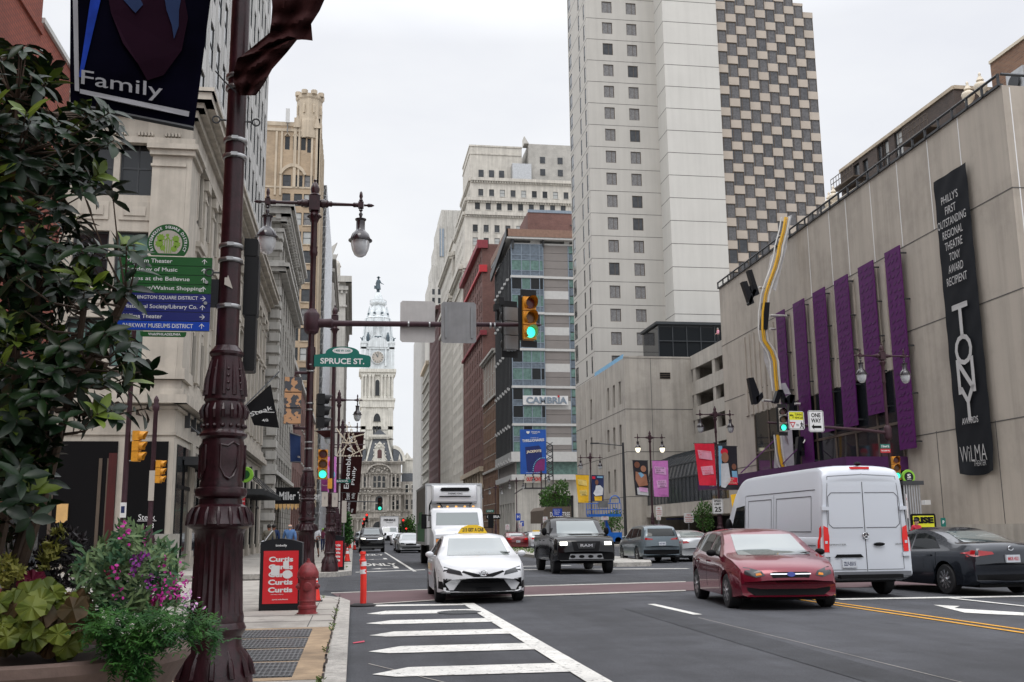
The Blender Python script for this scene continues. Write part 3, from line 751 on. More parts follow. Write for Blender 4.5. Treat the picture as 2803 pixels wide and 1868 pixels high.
for k in range(2):
    for q in range(13): b2.win(0,1.3+k*1.9,20.3+q*3.5,1.0,2.1,'sash',d=0.35,glass=GD)
rb = b2.mb('rib','white_terra')
for k in range(16):
    y = YA+.9+0.45+k*2.3-.27
    rb = b2.mb('rib#%d' % k,'white_terra'); rb.box(XW-.36,XW-.30,y,y+.42,18.3,65)
    rb.box(XW-.31,XW-.27,y+.12,y+.3,18.3,65)
rb = b2.mb('spandrel','white_terra')
for q in range(13):
    for k in range(15): rb.box(XW-.36,XW-.31,YA+.9+1.6+k*2.3-.48,YA+.9+1.6+k*2.3+.48,22.5+q*3.5,23.7+q*3.5)
b2.finish()

# --- quoined hotel with bracketed cornice
b = Bld('quoined_building','grey stone building with corner quoins and deep bracketed cornices','building',[(-24,78.7),(-6.0,78.7),(-6.0,101),(-24,101)],0.15,25.4,'ashlar')
for k in range(7):
    u = 3.0+k*2.9
    for z,h in [(8.6,2.6),(12.4,2.5),(15.9,2.5),(19.2,2.4),(22.9,1.9)]: b.win(1,u,z,1.15,h,'sash',d=.3,glass=GD)
    b.win(1,u,4.9,1.8,2.6,'cross',d=.3,glass=GL)
    b.win(1,u,0.6,1.8,3.3,'plain',d=.4,glass=GD)
Q = b.mb('quoin','pale_stone','grey_stone')
for k in range(26):
    z = 1.6+k*0.9; L1 = 1.05 if k % 2 else .62
    if 20.3 < z < 23.1: continue
    Q.box(-6.0-L1,-5.86,78.56,78.56+L1*1.3,z,z+.55 if k % 2 else z+.62,0)
for z,h,p in [(21.4,.3,.5),(21.72,.3,.75),(22.04,.25,.35),(5.9,.3,.25),(24.6,.3,.25)]:
    for i in (0,1): b.trim('cornice',i,z,h,p+i*.003,'pale_stone',0 if not i else -p,None if i else 18+p)
for i in (0,1):
    b.trim('cornice',i,25.4,.35,.45+i*.003,'pale_stone',0 if not i else -.45,None if i else 18.45)
    b.trim('cornice',i,25.95,.5,.75+i*.003,'pale_stone',0 if not i else -.75,None if i else 18.75)
    b.trim('cornice',i,26.46,.4,1.0+i*.003,'pale_stone',0 if not i else -1.0,None if i else 19.0)
br = b.mb('bracket','pale_stone')
for k in range(23):
    y = 78.9+k*.93
    if 93 < y < 95: continue
    br.box(-6.0,-5.33,y,y+.42,25.56,25.945); br.box(-6.0,-5.5,y+.04,y+.38,25.3,25.555)
for k in range(8): br.box(-6.4-k*.93,-6.0-k*.93,78.1,78.7,25.56,25.945)
b.finish()
# theatre canopy with lettering, hung on that building
r = empty('theatre_canopy',(-5.3,82,3.4),'black flat theatre canopy with white lettering and gold scallops below','canopy')
m_ = MB(); m_.box(-6.0,-3.3,80.6,86.5,3.75,5.0); m_.build('canopy_box',['sign_black'],r)
m_ = MB()
for k in range(9): m_.poly([(-5.95+k*.29,80.59,3.74),(-5.7+k*.29,80.59,3.74),(-5.7+k*.29,80.59,3.5),(-5.82+k*.29,80.59,3.28),(-5.95+k*.29,80.59,3.5)])
for k in range(20): m_.poly([(-3.29,80.65+k*.29,3.74),(-3.29,80.9+k*.29,3.74),(-3.29,80.9+k*.29,3.5),(-3.29,80.77+k*.29,3.28),(-3.29,80.65+k*.29,3.5)])
m_.build('scallop_fringe',['gold'],r)
m_ = MB(); lettering(m_,'Miller Theater',(-4.1,80.57,4.35),(1,0,0),(0,0,1),.62,3.1,.02); m_.build('lettering',['sign_white'],r)

# --- red brick building between
b = Bld('brick_building','low dark red brick building behind the rusty signal box, next to the quoined building','building',[(-24,101.1),(-6.5,101.1),(-6.5,166),(-24,166)],0.15,19.5,'brick_red')
for k in range(14):
    for z in (6,10,14): b.win(1,3+k*4,z,1.5,2.5,'sill',glass=GL,trim='pale_stone')
    b.win(1,3+k*4,.8,2.4,3.4,'plain',glass=GD)
for z in (5,18.6): b.trim('cornice',1,z,.5,.3,'pale_stone')
b.trim('cornice',0,5,.5,.3,'pale_stone')
for q in range(6): b.mb('rusticated_base','pale_stone').box(-9,-6.35,100.9,103,.2+q*.75,.85+q*.75)
b.finish()

# --- gothic tan tower with an octagonal turret
YC = 170.0
XC = -6.9
xL = aY(805,345,YC).x; xR = aY(878,345,YC).x
b = Bld('gothic_tower','tall tan brick tower with pointed windows and a crenellated octagonal turret','building',[(-30,YC),(XC,YC),(XC,184),(-30,184)],0.15,70.5,'brick_tan')
cx = aY(842,600,YC).x; px_,pz = [],[]
us = [-(XC-aY(837-0.03*(600-y),y,YC).x) for y in (600,)]
colR = aY(836,645,YC).x; colA = aY(786,465,YC).x; colB = aY(810,465,YC).x
uo = lambda x: x+30
for k in range(17):
    z = 62.3-k*3.32
    b.win(0,uo(colR+.3),z-3.2+0.4,1.45,2.2,'sill',glass=['glass_blind','glass_mid','glass_curtain','glass_dark'],frame='frame_dark',trim='tan_stone')
    for dx in (0,1.95): b.win(0,uo(colA-.0)+dx,z-3.2+.4,1.35,2.2,'sash',glass=['glass_blind','glass_mid','glass_curtain','glass_dark'],trim='tan_stone')
    b.win(1,4,z-2.8,1.3,2.2,'sash',glass=GD); b.win(1,9,z-2.8,1.3,2.2,'sash',glass=GD)
b.win(0,uo(colR+.3),65.8,.8,2.6,'arch',glass='glass_dark')
for dx in (-0.1,1.25,2.6): b.win(0,uo(colA)+dx,66.2,.8,2.4,'arch',glass='glass_dark')
g_ = b.mb('gothic_stonework','tan_stone')
for (xc,zt,w_) in [(colR+.3,68.4,.8),(colA-.1,68.6,.8),(colA+1.25,68.6,.8),(colA+2.6,68.6,.8)]:
    g_.extr([(xc-w_/2-.12,YC-.25,zt),(xc,YC-.25,zt+.75),(xc+w_/2+.12,YC-.25,zt),(xc+w_/2,YC-.25,zt-.05),(xc,YC-.25,zt+.45),(xc-w_/2,YC-.25,zt-.05)],(0,.27,0))
A = []; n = 10
xc = colA+.97
for i in range(n+1):
    t = i/n; A.append((xc-2.3+4.6*t,YC-.3,61.8+1.9*math.sin(math.pi*t)**.7))
for i in range(n+1):
    t = 1-i/n; A.append((xc-1.9+3.8*t,YC-.3,61.6+1.5*math.sin(math.pi*t)**.7))
g_.extr(A,(0,.32,0))
for (x0,x1) in [(colR-2.4,colR-1.9),(colR-1.6,colR-1.3),(XC-.7,XC+.12),(colR+1.7,colR+2.0)]: g_.box(x0,x1,YC-.22,YC+.02,59.5,72)
for xx in (colR-1.9,XC-.5): g_.extr([(xx-.6,YC-.4,70.2),(xx,YC-.4,72.6),(xx+.6,YC-.4,70.2)],(0,.4,0))
for y in range(6): g_.box(XC-.02,XC+.35,YC+.3+y*2.5,YC+1.0+y*2.5,6,69.5)
g_.box(-30,XC+.1,YC-.14,YC+.02,68.9+.6,70.0); g_.box(-30,XC+.1,YC-.1,YC+.02,59.3,59.6)
for xx in (colA-2.1,colA-1.2,colA+3.9): g_.box(xx,xx+.35,YC-.2,YC+.02,58,69.4)
g_.box(-30,XC,YC-.05,YC+.3,70.5,71.2)
T = b.mb('turret','tan_stone','joint'); tcx,tr = (xL+xR)/2+.2,(xR-xL)/2
T.lathe([(tr*1.02,68.5),(tr,71.5),(tr*.97,72),(tr*.97,75.6),(tr*1.05,75.9),(tr*1.05,76.5),(tr*.85,76.5),(tr*.85,75.9),(0,75.9)],(tcx,YC+tr*.75,0),8)
for k in range(8):
    a = math.pi*2*(k+.5)/8
    T.lathe([(.55,76.4),(.55,77.1),(0,77.1)],(tcx+math.cos(a)*tr*.93,YC+tr*.75+math.sin(a)*tr*.93,0),6)
    T.lathe([(.20,73),(.22,74.4),(.0,75)],(tcx+math.cos(a)*tr*.95,YC+tr*.75+math.sin(a)*tr*.95,0),5,mi=0)
b.finish()
for xx,lab in ((-12.9+.5,'white mobile antenna panel on the parapet left of the turret'),(-16.5,'small white antenna at the far left of the gothic tower roof')):
    r = empty('antenna',(xx,YC-.3,70),lab,'antenna'); m_ = MB(); m_.tube([(xx,YC-.4,69.2),(xx,YC-.4,73)],.08,6); m_.build('mast',['grey_metal'],r)
    m_ = MB(); m_.box(xx-.32,xx+.32,YC-.9,YC-.45,70.8 if xx > -15 else 72,73.3); m_.build('panel',['white_panel'],r)

# --- building wrapped in scaffolding, then two ornate ones
b = Bld('narrow_building','grey building wrapped in steel scaffolding beside the gothic tower','building',[(-24,184.2),(-7.4,184.2),(-7.4,236),(-24,236)],.15,66,'pale_stone')
for k in range(16):
    for q in range(19): b.win(1,2+k*3.1,3+q*3.3,1.7,2.2,'sash',glass=GD)
b.trim('cornice',1,64.5,1.2,.8,'pale_stone'); b.trim('cornice',0,64.5,1.2,.8,'pale_stone'); b.finish()
r = empty('scaffolding',(-6.6,186,.15),'steel scaffolding with white diagonal braces and dark netting against the building','scaffolding')
m_ = MB(); m_.box(-7.3,-7.0,184.4,235,1,64); m_.build('netting',['glass_dark'],r)
m_ = MB()
for k in range(26):
    y = 184.5+k*2; m_.box(-6.1,-6.0,y,y+.1,.2,65); m_.box(-6.9,-6.82,y,y+.08,.2,65)
for q in range(33): m_.box(-6.95,-6.0,184.5,234.5,1+q*2.0,1.1+q*2)
for k in range(25):
    for q in range(32):
        y = 184.5+k*2; z = 1+q*2
        m_.tube([(-6.0,y,z),(-6.0,y+2,z+2)],.05,4)
for q in range(32): m_.tube([(-6.9,184.4,1+q*2),(-6.05,184.4,3+q*2)],.06,4); m_.box(-6.95,-6,184.4,184.5,1+q*2,1.12+q*2)
m_.build('poles_and_braces',['light_metal'],r)
b = Bld('ornate_building','pale rusticated building with bay windows beyond the scaffolding','building',[(-24,237),(-6.4,237),(-6.4,296),(-24,296)],.15,66,'pale_stone')
for k in range(15):
    for q in range(17): b.win(1,3+k*3.8,3+q*3.7,1.6,2.5,'sill',glass=GD)
for q in range(3): b.win(0,-2.2,50+q*3.7,1.2,2.2,'sash',glass=GD)
for q in range(20): b.trim('stone_course',1,1+q*3.3,.4,.25,'grey_stone')
for k in range(8): b.mb('bay','pale_stone').prism([(-6.4,239+k*7),(-5.6,240+k*7),(-5.6,242+k*7),(-6.4,243+k*7)],8,60)
for i in (0,1): b.trim('cornice',i,62,.8,.9,'pale_stone'); b.trim('cornice',i,65,1.2,1.2,'pale_stone')
for k in range(5): b.mb('finial','pale_stone').extr([(-6.2,238+k*10,66),(-5.0,238.2+k*10,69.5),(-7.4,238+k*10,67.5)],(0,.8,0))
b.finish()
b = Bld('cornice_building','far pale building with a heavy square cornice left of the tower','building',[(-24,330),(-3.9,330),(-3.9,420),(-24,420)],.15,82,'pale_stone')
for k in range(18):
    for q in range(18): b.win(1,3+k*4.8,3+q*4.3,1.8,2.8,'sill',glass=GD)
for q in range(17): b.win(0,-3.2,3+q*4.3,1.6,2.6,'sill',glass=GD); b.win(0,-7.2,3+q*4.3,1.6,2.6,'sill',glass=GD)
for i in (0,1): b.trim('cornice',i,79.5,1.4,.8,'pale_stone',0 if not i else -.8,None if i else 20.9,dentil=(.7,1.0)); b.trim('cornice',i,82,2.0,1.9,'pale_stone',0 if not i else -1.9,None if i else 22); b.trim('cornice',i,74,.6,.5,'pale_stone'); b.trim('cornice',i,20,1,.6,'pale_stone')
b.mb('penthouse','cream_stone').box(-13,-6,333,345,82,89.5); b.mb('penthouse').lathe([(3.6,89.5),(2.8,91.3),(0,92)],(-9.2,338,0),10)
b.finish()

# ================================================================== CITY HALL
YH = 606.0; HX = 12.6
R_H = empty('city_hall',(HX,YH,0),'ornate city hall with a clock tower at the end of the street','building')
ZM = [(-5,-5),(0,0),(62,62),(70.5,79.5),(84,98.5),(97.2,112),(104,118),(124,131),(139,140.5),(151,148),(163,159.6)]
def zm(mb):
    def f(z):
        for i in range(len(ZM)-1):
            if z <= ZM[i+1][0]: a,b_ = ZM[i],ZM[i+1]; return a[1]+(z-a[0])*(b_[1]-a[1])/(b_[0]-a[0])
        return z-3.4
    mb.v = [(p[0],p[1],f(p[2])) for p in mb.v]; return mb
items = []
Wm = MB(); Tm = MB(); Lm = MB()
# tower shaft (light stone), stages
tw = 9.6
Lm.box(HX-tw,HX+tw,YH+8,YH+27,-2,83); Lm.box(HX-tw-.7,HX+tw+.7,YH+7.3,YH+27.7,68.5,70.5); Lm.box(HX-tw-1.2,HX+tw+1.2,YH+6.8,YH+28,70.5,71.4)
Lm.box(HX-tw-.8,HX+tw+.8,YH+7.2,YH+27.8,81.5,82.6); Lm.box(HX-tw-1.5,HX+tw+1.5,YH+6.5,YH+28.5,82.6,84.0)
Lm.box(HX-tw-.3,HX+tw+.3,YH+7.6,YH+27,62,63); Lm.box(HX-tw-.3,HX+tw+.3,YH+7.6,YH+27,56,56.7)
for s in (-1,1):
    for o in (2.6,4.6,7.0,8.8): Lm.lathe([(.62,72),(.55,81)],(HX+s*o,YH+7.5,0),10); Lm.box(HX+s*o-.8,HX+s*o+.8,YH+6.9,YH+8,71.4,72.3); Lm.box(HX+s*o-.8,HX+s*o+.8,YH+6.9,YH+8,80.6,81.5)
    Lm.box(HX+s*8.0-1.4,HX+s*8.0+1.4,YH+7.6,YH+8.2,44,68.4); Lm.box(HX+s*11-1.5,HX+s*11+1.5,YH+9,YH+14,46,51.5); Lm.box(HX+s*11-1.7,HX+s*11+1.7,YH+8.8,YH+14,51.5,52.3)
    Lm.lathe([(.3,44),(1.5,47),(1.6,51)],(HX+s*11.2,YH+9.5,0),12)
zm(Lm).build('tower_shaft',['hall_stone_light'],R_H)
def arch(mb,xc,z0,w,h,y,t=.25,mi=0,n=10):
    pts = [(xc-w/2,y,z0),(xc+w/2,y,z0)]+[(xc+w/2*math.cos(math.pi*i/n),y,z0+h-w/2+w/2*math.sin(math.pi*i/n)) for i in range(n+1)]
    mb.extr(pts,(0,t,0),mi)
for (xc,z0,w_,h_) in [(HX,72.5,2.6,6.9),(HX,64.3,4.2,2.4),(HX-1.7,58,1.0,4.6),(HX,58,1.1,4.9),(HX+1.7,58,1.0,4.6),(HX-2.4,51,1,2.4)]:
    m_ = MB(); arch(m_,xc,z0,w_+.9,h_+.5,YH+7.6,.5,1); arch(m_,xc,z0,w_,h_,YH+7.45,.3,0); zm(m_).build('window',['glass_dark','hall_stone_light'],R_H)
# metal upper tower
m_ = MB(); m_.box(HX-9.4,HX+9.4,YH+8.3,YH+27,84,97.5); m_.box(HX-10,HX+10,YH+7.6,YH+27.6,96,97.2); m_.box(HX-10.4,HX+10.4,YH+7.4,YH+27.8,99.6,101.0)
m_.box(HX-9.4,HX+9.4,YH+8.2,YH+27,97.2,99.6)
for s in (-1,1):
    m_.box(HX+s*8.4-1.6,HX+s*8.4+1.6,YH+7.6,YH+11,84.2,101.5); m_.box(HX+s*4.8-.5,HX+s*4.8+.5,YH+7.7,YH+9,86,96)
A = [(HX-6.2,YH+7.2,97.2)]+[(HX-6.2*math.cos(math.pi*i/12),YH+7.2,98.5+5.6*math.sin(math.pi*i/12)) for i in range(13)]+[(HX+6.2,YH+7.2,97.2)]
m_.extr(A,(0,3,0))
zm(m_).lathe([(9.6,114),(9.5,118),(9.2,121),(8.7,127),(8.0,130.5),(8.3,131),(7.4,131.8),(6.3,135),(4.6,138),(4.0,139.2),(5.2,140.2),(5.3,141),(3.9,141.2),(3.4,143),(2.4,145.8),(1.6,147.3),(1.5,147.9),(0,148)],(HX,YH+17,0),8)
m_.build('upper_tower',['hall_metal'],R_H)
m_ = MB()
for k in range(16):
    a = 2*math.pi*k/16
    m_.tube([(HX+5.1*math.cos(a),YH+17+5.1*math.sin(a),139.6),(HX+5.1*math.cos(a),YH+17+5.1*math.sin(a),142)],.14,4)
m_.lathe([(5.2,142),(5.2,142.5),(4.9,142.5),(4.9,142)],(HX,YH+17,0),16,cap=False)
for k in range(8):
    a = 2*math.pi*(k+.5)/8
    for (rr,z,hh) in [(9.5,104,20),(7.2,126,10)]: m_.tube([(HX+rr*math.cos(a),YH+17+rr*math.sin(a),z),(HX+(rr-1.5)*math.cos(a),YH+17+(rr-1.5)*math.sin(a),z+hh)],.4,5)
    m_.ball((HX+6.6*math.cos(a),YH+17+6.6*math.sin(a),126.5),.9,n=6)
for q in range(10):
    for x0 in (-2.4,0.0): m_.box(HX+x0+.0,HX+x0+2.2,YH+8.0,YH+9,107.5+q*1.3,107.9+q*1.3)
zm(m_).build('dome_ornament',['hall_metal'],R_H)
m_ = MB()
for k in range(8):
    a = 2*math.pi*(k)/8+.39; xx,yy = HX+6.1*math.cos(a),YH+17+6.1*math.sin(a)
    m_.lathe([(.9,0),(.9,.5)],(xx,yy-1.3,128.2),8,'y')
zm(m_).build('round_opening',['bronze'],R_H)
ck = MB(); ck.lathe([(4.0,0),(4.0,.5)],(HX,YH+7.4,91),32,'y',0); ck.lathe([(3.5,0),(3.5,.2)],(HX,YH+7.2,91),32,'y',1)
for k in range(12):
    a = math.pi*k/6; d_ = Vector((math.sin(a),0,math.cos(a))); p = Vector((HX,YH+7.0,91))+d_*2.4; s_ = Vector((math.cos(a),0,-math.sin(a)))
    ck.obox(p-s_*.13,s_*.26,(0,.15,0),d_*.9,2)
for a,l,w_ in [(R(150-180),2.2,.35),(R(5),2.8,.25)]:
    d_ = Vector((math.sin(a),0,math.cos(a))); s_ = Vector((math.cos(a),0,-math.sin(a))); p = Vector((HX,YH+6.9,91)); ck.obox(p-s_*w_/2,s_*w_,(0,.12,0),d_*l,2)
zm(ck).build('clock_face',['hall_metal','sign_pale','bronze'],R_H)
# bronze figures round the dome
m_ = MB()
for s in (-1,1):
    m_.lathe([(1.0,101.5),(1.1,104),(.8,106.5),(.5,107.6),(.45,108.2),(.5,108.7),(0,109.3)],(HX+s*6.0,YH+9,0),8); m_.tube([(HX+s*6,YH+8.6,106),(HX+s*6.9,YH+8.2,104.5),(HX+s*6.6,YH+8,102)],.3,5)
    m_.lathe([(.5,101.5),(.5,103)],(HX+s*9.5,YH+8,0),6); m_.tube([(HX+s*9.5,YH+8,103),(HX+s*8.8,YH+8,104.8)],.25,5); m_.tube([(HX+s*9.5,YH+8,103),(HX+s*10.6,YH+8,103.6)],.35,5)
zm(m_).build('bronze_figure',['bronze'],R_H)
m_ = MB(); m_.ball((HX,YH+7.5,104.2),.8,.5,1.1,8)
for s in (-1,1): m_.extr([(HX,YH+7.3,103.6),(HX+s*1.2,YH+7.3,105.3),(HX+s*2.1,YH+7.3,105),(HX+s*2.0,YH+7.3,103.2),(HX+s*1.3,YH+7.3,103.9),(HX+s*.7,YH+7.3,103)],(0,.4,0))
zm(m_).build('bronze_eagle',['bronze'],R_H)
# statue: coat, hat, outstretched hand, document block
m_ = MB(); sx_,sy_ = HX,YH+17
m_.lathe([(.55,151),(.5,153.5),(.35,153.5)],(sx_-.55,sy_,0),8); m_.lathe([(.5,151),(.45,153.5)],(sx_+.35,sy_-.2,0),8)
m_.lathe([(1.55,153),(1.25,155),(1.0,156.6),(1.25,158.3),(1.15,159.1),(.5,159.6)],(sx_,sy_,0),10)
m_.ball((sx_,sy_,160.3),.62,.62,.75,8); m_.lathe([(1.15,160.7),(1.2,160.85),(.65,160.9),(.6,161.5),(.0,161.7)],(sx_,sy_,0),10)
m_.tube([(sx_+.9,sy_,158.5),(sx_+1.7,sy_-.4,157.0),(sx_+3.2,sy_-.8,156.2)],[.42,.33,.22],6); m_.tube([(sx_-.9,sy_,158.5),(sx_-1.5,sy_,156.6),(sx_-1.2,sy_-.3,155.4)],[.42,.35,.28],6)
m_.box(sx_-2.6,sx_-.9,sy_-.4,sy_+.4,153.4,155.4)
tag(zm(m_).build('statue',['bronze'],None,smooth=50),'bronze statue of a hatted man on top of the clock tower','statue')
# front block: three tiers with paired columns, mansard pavilion
X0,X1 = HX-12.2,HX+14.2
PC = HX+1.6  # pavilion centre
Wm.box(PC-12.6,PC+12.6,YH-1,YH+12,-2,42); Wm.box(PC+12.6,PC+40,YH+3,YH+14,-2,31); Wm.box(PC-40,PC-12.6,YH+3,YH+14,-2,31)
for z,h,p in [(9.2,.8,1.0),(10.0,.5,1.5),(23.2,.7,1.0),(23.9,.5,1.6),(26.6,.5,.9),(13.5,.4,.8),(35.4,.5,1.0),(41.2,.8,1.2),(42,.6,1.7)]:
    Wm.box(PC-12.6-p,PC+12.6+p,YH-1-p,YH+8,z,z+h)
    if z < 30:
        for s in (-1,1): Wm.box(min(PC+s*13,PC+s*40),max(PC+s*13,PC+s*40),YH+3-p*.7,YH+6,z+.02,z+h)
for (z0,z1) in [(0,9),(14,23),(27,35)]:
    for s in (-1,1):
        for o in (5.4,7.2,9.4,12.0):
            Wm.lathe([(.75,z0),(.75,z0+.8),(.5,z0+1),(.45,z1-1),(.75,z1-.6),(.8,z1)],(PC+s*o,YH-1.9,0),8)
        for o in (15,17.5,22,24.5,29,31.5): Wm.lathe([(.6,z0),(.5,z0+1),(.45,z1-1),(.75,z1)],(PC+s*o,YH+2.3,0),8) if z0 < 20 or o > 14 and z0 < 27 else None
A = [(PC-7.6*math.cos(math.pi*i/14),YH-2.6,35.8+5.0*math.sin(math.pi*i/14)) for i in range(15)]+[(PC+6.6*math.cos(math.pi*i/14),YH-2.6,35.8+4.1*math.sin(math.pi*i/14)) for i in range(15)]
for i in range(14):
    a0,a1 = math.pi*i/14,math.pi*(i+1)/14
    P_ = lambda r_,a,y: (PC-r_*math.cos(a),y,35.9+r_*.7*math.sin(a))
    Wm.quad(P_(6.6,a0,YH-2.6),P_(6.6,a1,YH-2.6),P_(7.7,a1,YH-2.6),P_(7.7,a0,YH-2.6)); Wm.quad(P_(7.7,a0,YH-2.6),P_(7.7,a1,YH-2.6),P_(7.7,a1,YH),P_(7.7,a0,YH)); Wm.quad(P_(6.6,a1,YH-2.6),P_(6.6,a0,YH-2.6),P_(6.6,a0,YH),P_(6.6,a1,YH))
random.seed(9)
for k in range(70):   # carved ornament lumps
    zz = random.choice([25.2,37.2,38.5,36.5,11.8,43.5]); xx = PC+random.uniform(-12,12) if zz in (25.2,11.8,43.5) else PC+random.uniform(-5,5)
    Wm.ball((xx,YH-1.8,zz+random.uniform(-.5,.5)),random.uniform(.25,.7),n=6)
Wm.build('wall',['hall_stone'],R_H)
def hw(xc,z0,w_,h_,y,ar=True,fr='hall_stone'):
    m_ = MB()
    if ar: arch(m_,xc,z0,w_+.8,h_+.5,y-.12,.4,1); arch(m_,xc,z0,w_,h_,y-.2,.3,0)
    else: m_.box(xc-w_/2-.4,xc+w_/2+.4,y-.12,y+.3,z0,z0+h_+.4,1); m_.box(xc-w_/2,xc+w_/2,y-.2,y,z0,z0+h_,0)
    m_.box(xc-w_/2,xc+w_/2,y-.26,y-.21,z0+h_*.45,z0+h_*.52,1)
    m_.build('window',['glass_dark',fr],R_H)
for xo,z,w_,h_,a_2 in [(-2.6,27.5,1.6,6.5,1),(0,27.5,1.8,6.8,1),(2.6,27.5,1.6,6.5,1),(0,14.6,4.2,8,1),(0,-1,6.5,9,1),(8.3,28,1.5,5.5,1),(-8.3,28,1.5,5.5,1),(10.7,28,1.2,5,0),(8.3,15,1.7,4.2,0),(-8.3,15,1.7,4.2,0),(8.3,20.3,1.6,2,1),(10.7,15,1.3,5,0),(8.3,0,1.7,5,0),(-8.3,0,1.7,5,0)]: hw(PC+xo,z,w_,h_,YH-1,a_2)
for s in (-1,1):
    for o in (16.2,19.8,23.2,26.8,30.4):
        for z in (0,15): hw(PC+s*o,z,1.8,5.5,YH+3,0)
        hw(PC+s*o,24.8,1.6,4.2,YH+3,0,'hall_stone_light')
# mansard roof of the pavilion with dormer, and curved side roofs
RB,RT_ = 42.6,60
m_ = MB()
P4 = lambda z,hw_,y0,y1: [(PC-hw_,YH+y0,z),(PC+hw_,YH+y0,z),(PC+hw_,YH+y1,z),(PC-hw_,YH+y1,z)]
lo,hi = P4(42.6,8.0,-.5,11),P4(56,4.6,1.5,9)
for i in range(4): j = (i+1) % 4; m_.quad(lo[i],lo[j],hi[j],hi[i])
for s in (-1,1):
    A = [(PC+s*8,YH,42.6)]+[(PC+s*(8+5.6*math.cos(math.pi/2*i/8)),YH,42.6+7.4*math.sin(math.pi/2*i/8)) for i in range(9)]+[(PC+s*8,YH,50)]
    m_.extr(A if s > 0 else A[::-1],(0,9,0))
    m_.box(min(PC+s*13.5,PC+s*40),max(PC+s*13.5,PC+s*40),YH+5,YH+13,31,36)
A = [(PC-4,YH+1,58.3),(PC,YH+1,61.6),(PC+4,YH+1,58.3)]; m_.extr(A,(0,6,0))
m_.build('roof',['slate'],R_H)
m_ = MB()
for s in (-1,1):
    m_.extr([(PC+s*8.2,YH-.9,42.6),(PC+s*7.2,YH-.9,42.6),(PC+s*4.0,YH+1.1,56),(PC+s*4.9,YH+1.1,56)],(0,.8,0))
    m_.extr([(PC+s*11,YH-.3,42.6),(PC+s*12.4,YH-.3,42.6),(PC+s*12.2,YH-.3,45),(PC+s*11.7,YH-.3,47.2),(PC+s*11.2,YH-.3,45)],(0,.6,0))
    for i in range(8):
        a0,a1 = math.pi/2*i/8,math.pi/2*(i+1)/8; c1 = lambda r_,a: (PC+s*(8+r_*math.cos(a)),YH-.3,42.6+(r_*1.32)*math.sin(a)); m_.extr([c1(5.6,a0),c1(5.6,a1),c1(7.2,a1),c1(7.2,a0)],(0,8,0))
    m_.box(min(PC+s*14,PC+s*40),max(PC+s*14,PC+s*40),YH+8,YH+16,36,44); m_.box(min(PC+s*14,PC+s*40),max(PC+s*14,PC+s*40),YH+7.5,YH+16,44,45)
    m_.extr([(PC+s*14,YH+8,45),(PC+s*16.5,YH+8,48.5),(PC+s*19,YH+8,45)],(0,4,0))
m_.box(PC-5.2,PC+5.2,YH+.6,YH+9,56,57); m_.box(PC-6.2,PC+6.2,YH+0,YH+9.6,57,58.3)
m_.box(PC-3.6,PC+3.6,YH-2.2,YH+2,42.6,44.2); m_.box(PC-2.8,PC+2.8,YH-2,YH+3,44.2,50.5)
m_.extr([(PC-4.6,YH-1.9,43),(PC-2.8,YH-1.9,43),(PC-2.8,YH-1.9,48),(PC-3.4,YH-1.9,45.5)],(0,1,0)); m_.extr([(PC+4.6,YH-1.9,43),(PC+3.4,YH-1.9,45.5),(PC+2.8,YH-1.9,48),(PC+2.8,YH-1.9,43)],(0,1,0))
m_.extr([(PC-3.1,YH-2.2,50.5),(PC+3.1,YH-2.2,50.5),(PC+1.6,YH-2.2,52.6),(PC,YH-2.2,54.2),(PC-1.6,YH-2.2,52.6)],(0,2,0))
for k in range(24): m_.ball((PC+random.uniform(-3,3),YH-2.3,50.5+random.uniform(0,2.5)),random.uniform(.25,.5),n=6)
for k in range(12): m_.ball((PC+random.choice((-1,1))*random.uniform(2.9,3.6),YH-2.1,43.5+random.uniform(0,6)),random.uniform(.3,.5),n=6)
for k in range(14): m_.box(PC-5.8+k*.85,PC-5.4+k*.85,YH-.2,YH+.6,55.9,56.9)
m_.build('pavilion_stonework',['hall_stone_light'],R_H)
m_ = MB(); arch(m_,PC,44.3,2.5,5.2,YH-2.15,.2,0); m_.build('window',['brick_purple'],R_H)

# ================================================================== EAST SIDE (far to near)
random.seed(33)
b = Bld('pale_tower','far pale grey slab tower right of the clock tower','building',[(31,478),(70,478),(70,545),(31,545)],.15,101,'white_terra')
b.grid(0,2.6,30,8,4,94,24,2.0,2.3,kind='plain',glass=GD)
for k in range(17):
    for q in range(24): b.win(3,3+k*3.9,4+q*3.9,1.5,2.6,'plain',d=.5,glass=GD)
for k in range(18): b.mb('rib','white_terra').box(30.3,31.02,478.2+k*3.85,479.3+k*3.85,2,101)
b.finish()
b = Bld('ornate_building','brown stone building with carved bays in front of the far pale slab','building',[(31,438),(60,438),(60,475),(31,475)],.15,74,'grey_stone')
for k in range(9):
    for q in range(16): b.win(3,3+k*3.9,4+q*4.2,1.7,2.8,'sill',glass=GD)
for q in range(17): b.trim('stone_course',3,2+q*4.2,.6,.8 if q % 3 == 0 else .4,'grey_stone')
for q in range(16): b.win(0,1.8,4+q*4.2,1.5,2.8,'sash',glass=GD)
b.trim('cornice',3,73.2,1.6,1.4,'tan_stone'); b.finish()
b = Bld('brick_tower','dark purple brick tower between the ornate brown building and the cream one','building',[(31,385),(60,385),(60,433),(31,433)],.15,88,'brick_purple')
for k in range(12):
    for q in range(21): b.win(3,3+k*3.8,4+q*3.9,1.5,2.5,'sash',glass=GD)
b.trim('cornice',3,12,1,.8,'tan_stone'); b.trim('cornice',3,86,1.6,1.2,'brick_purple')
for q in range(21): b.win(0,1.7,4+q*3.9,1.4,2.4,'sash',glass=GD)
b.finish()
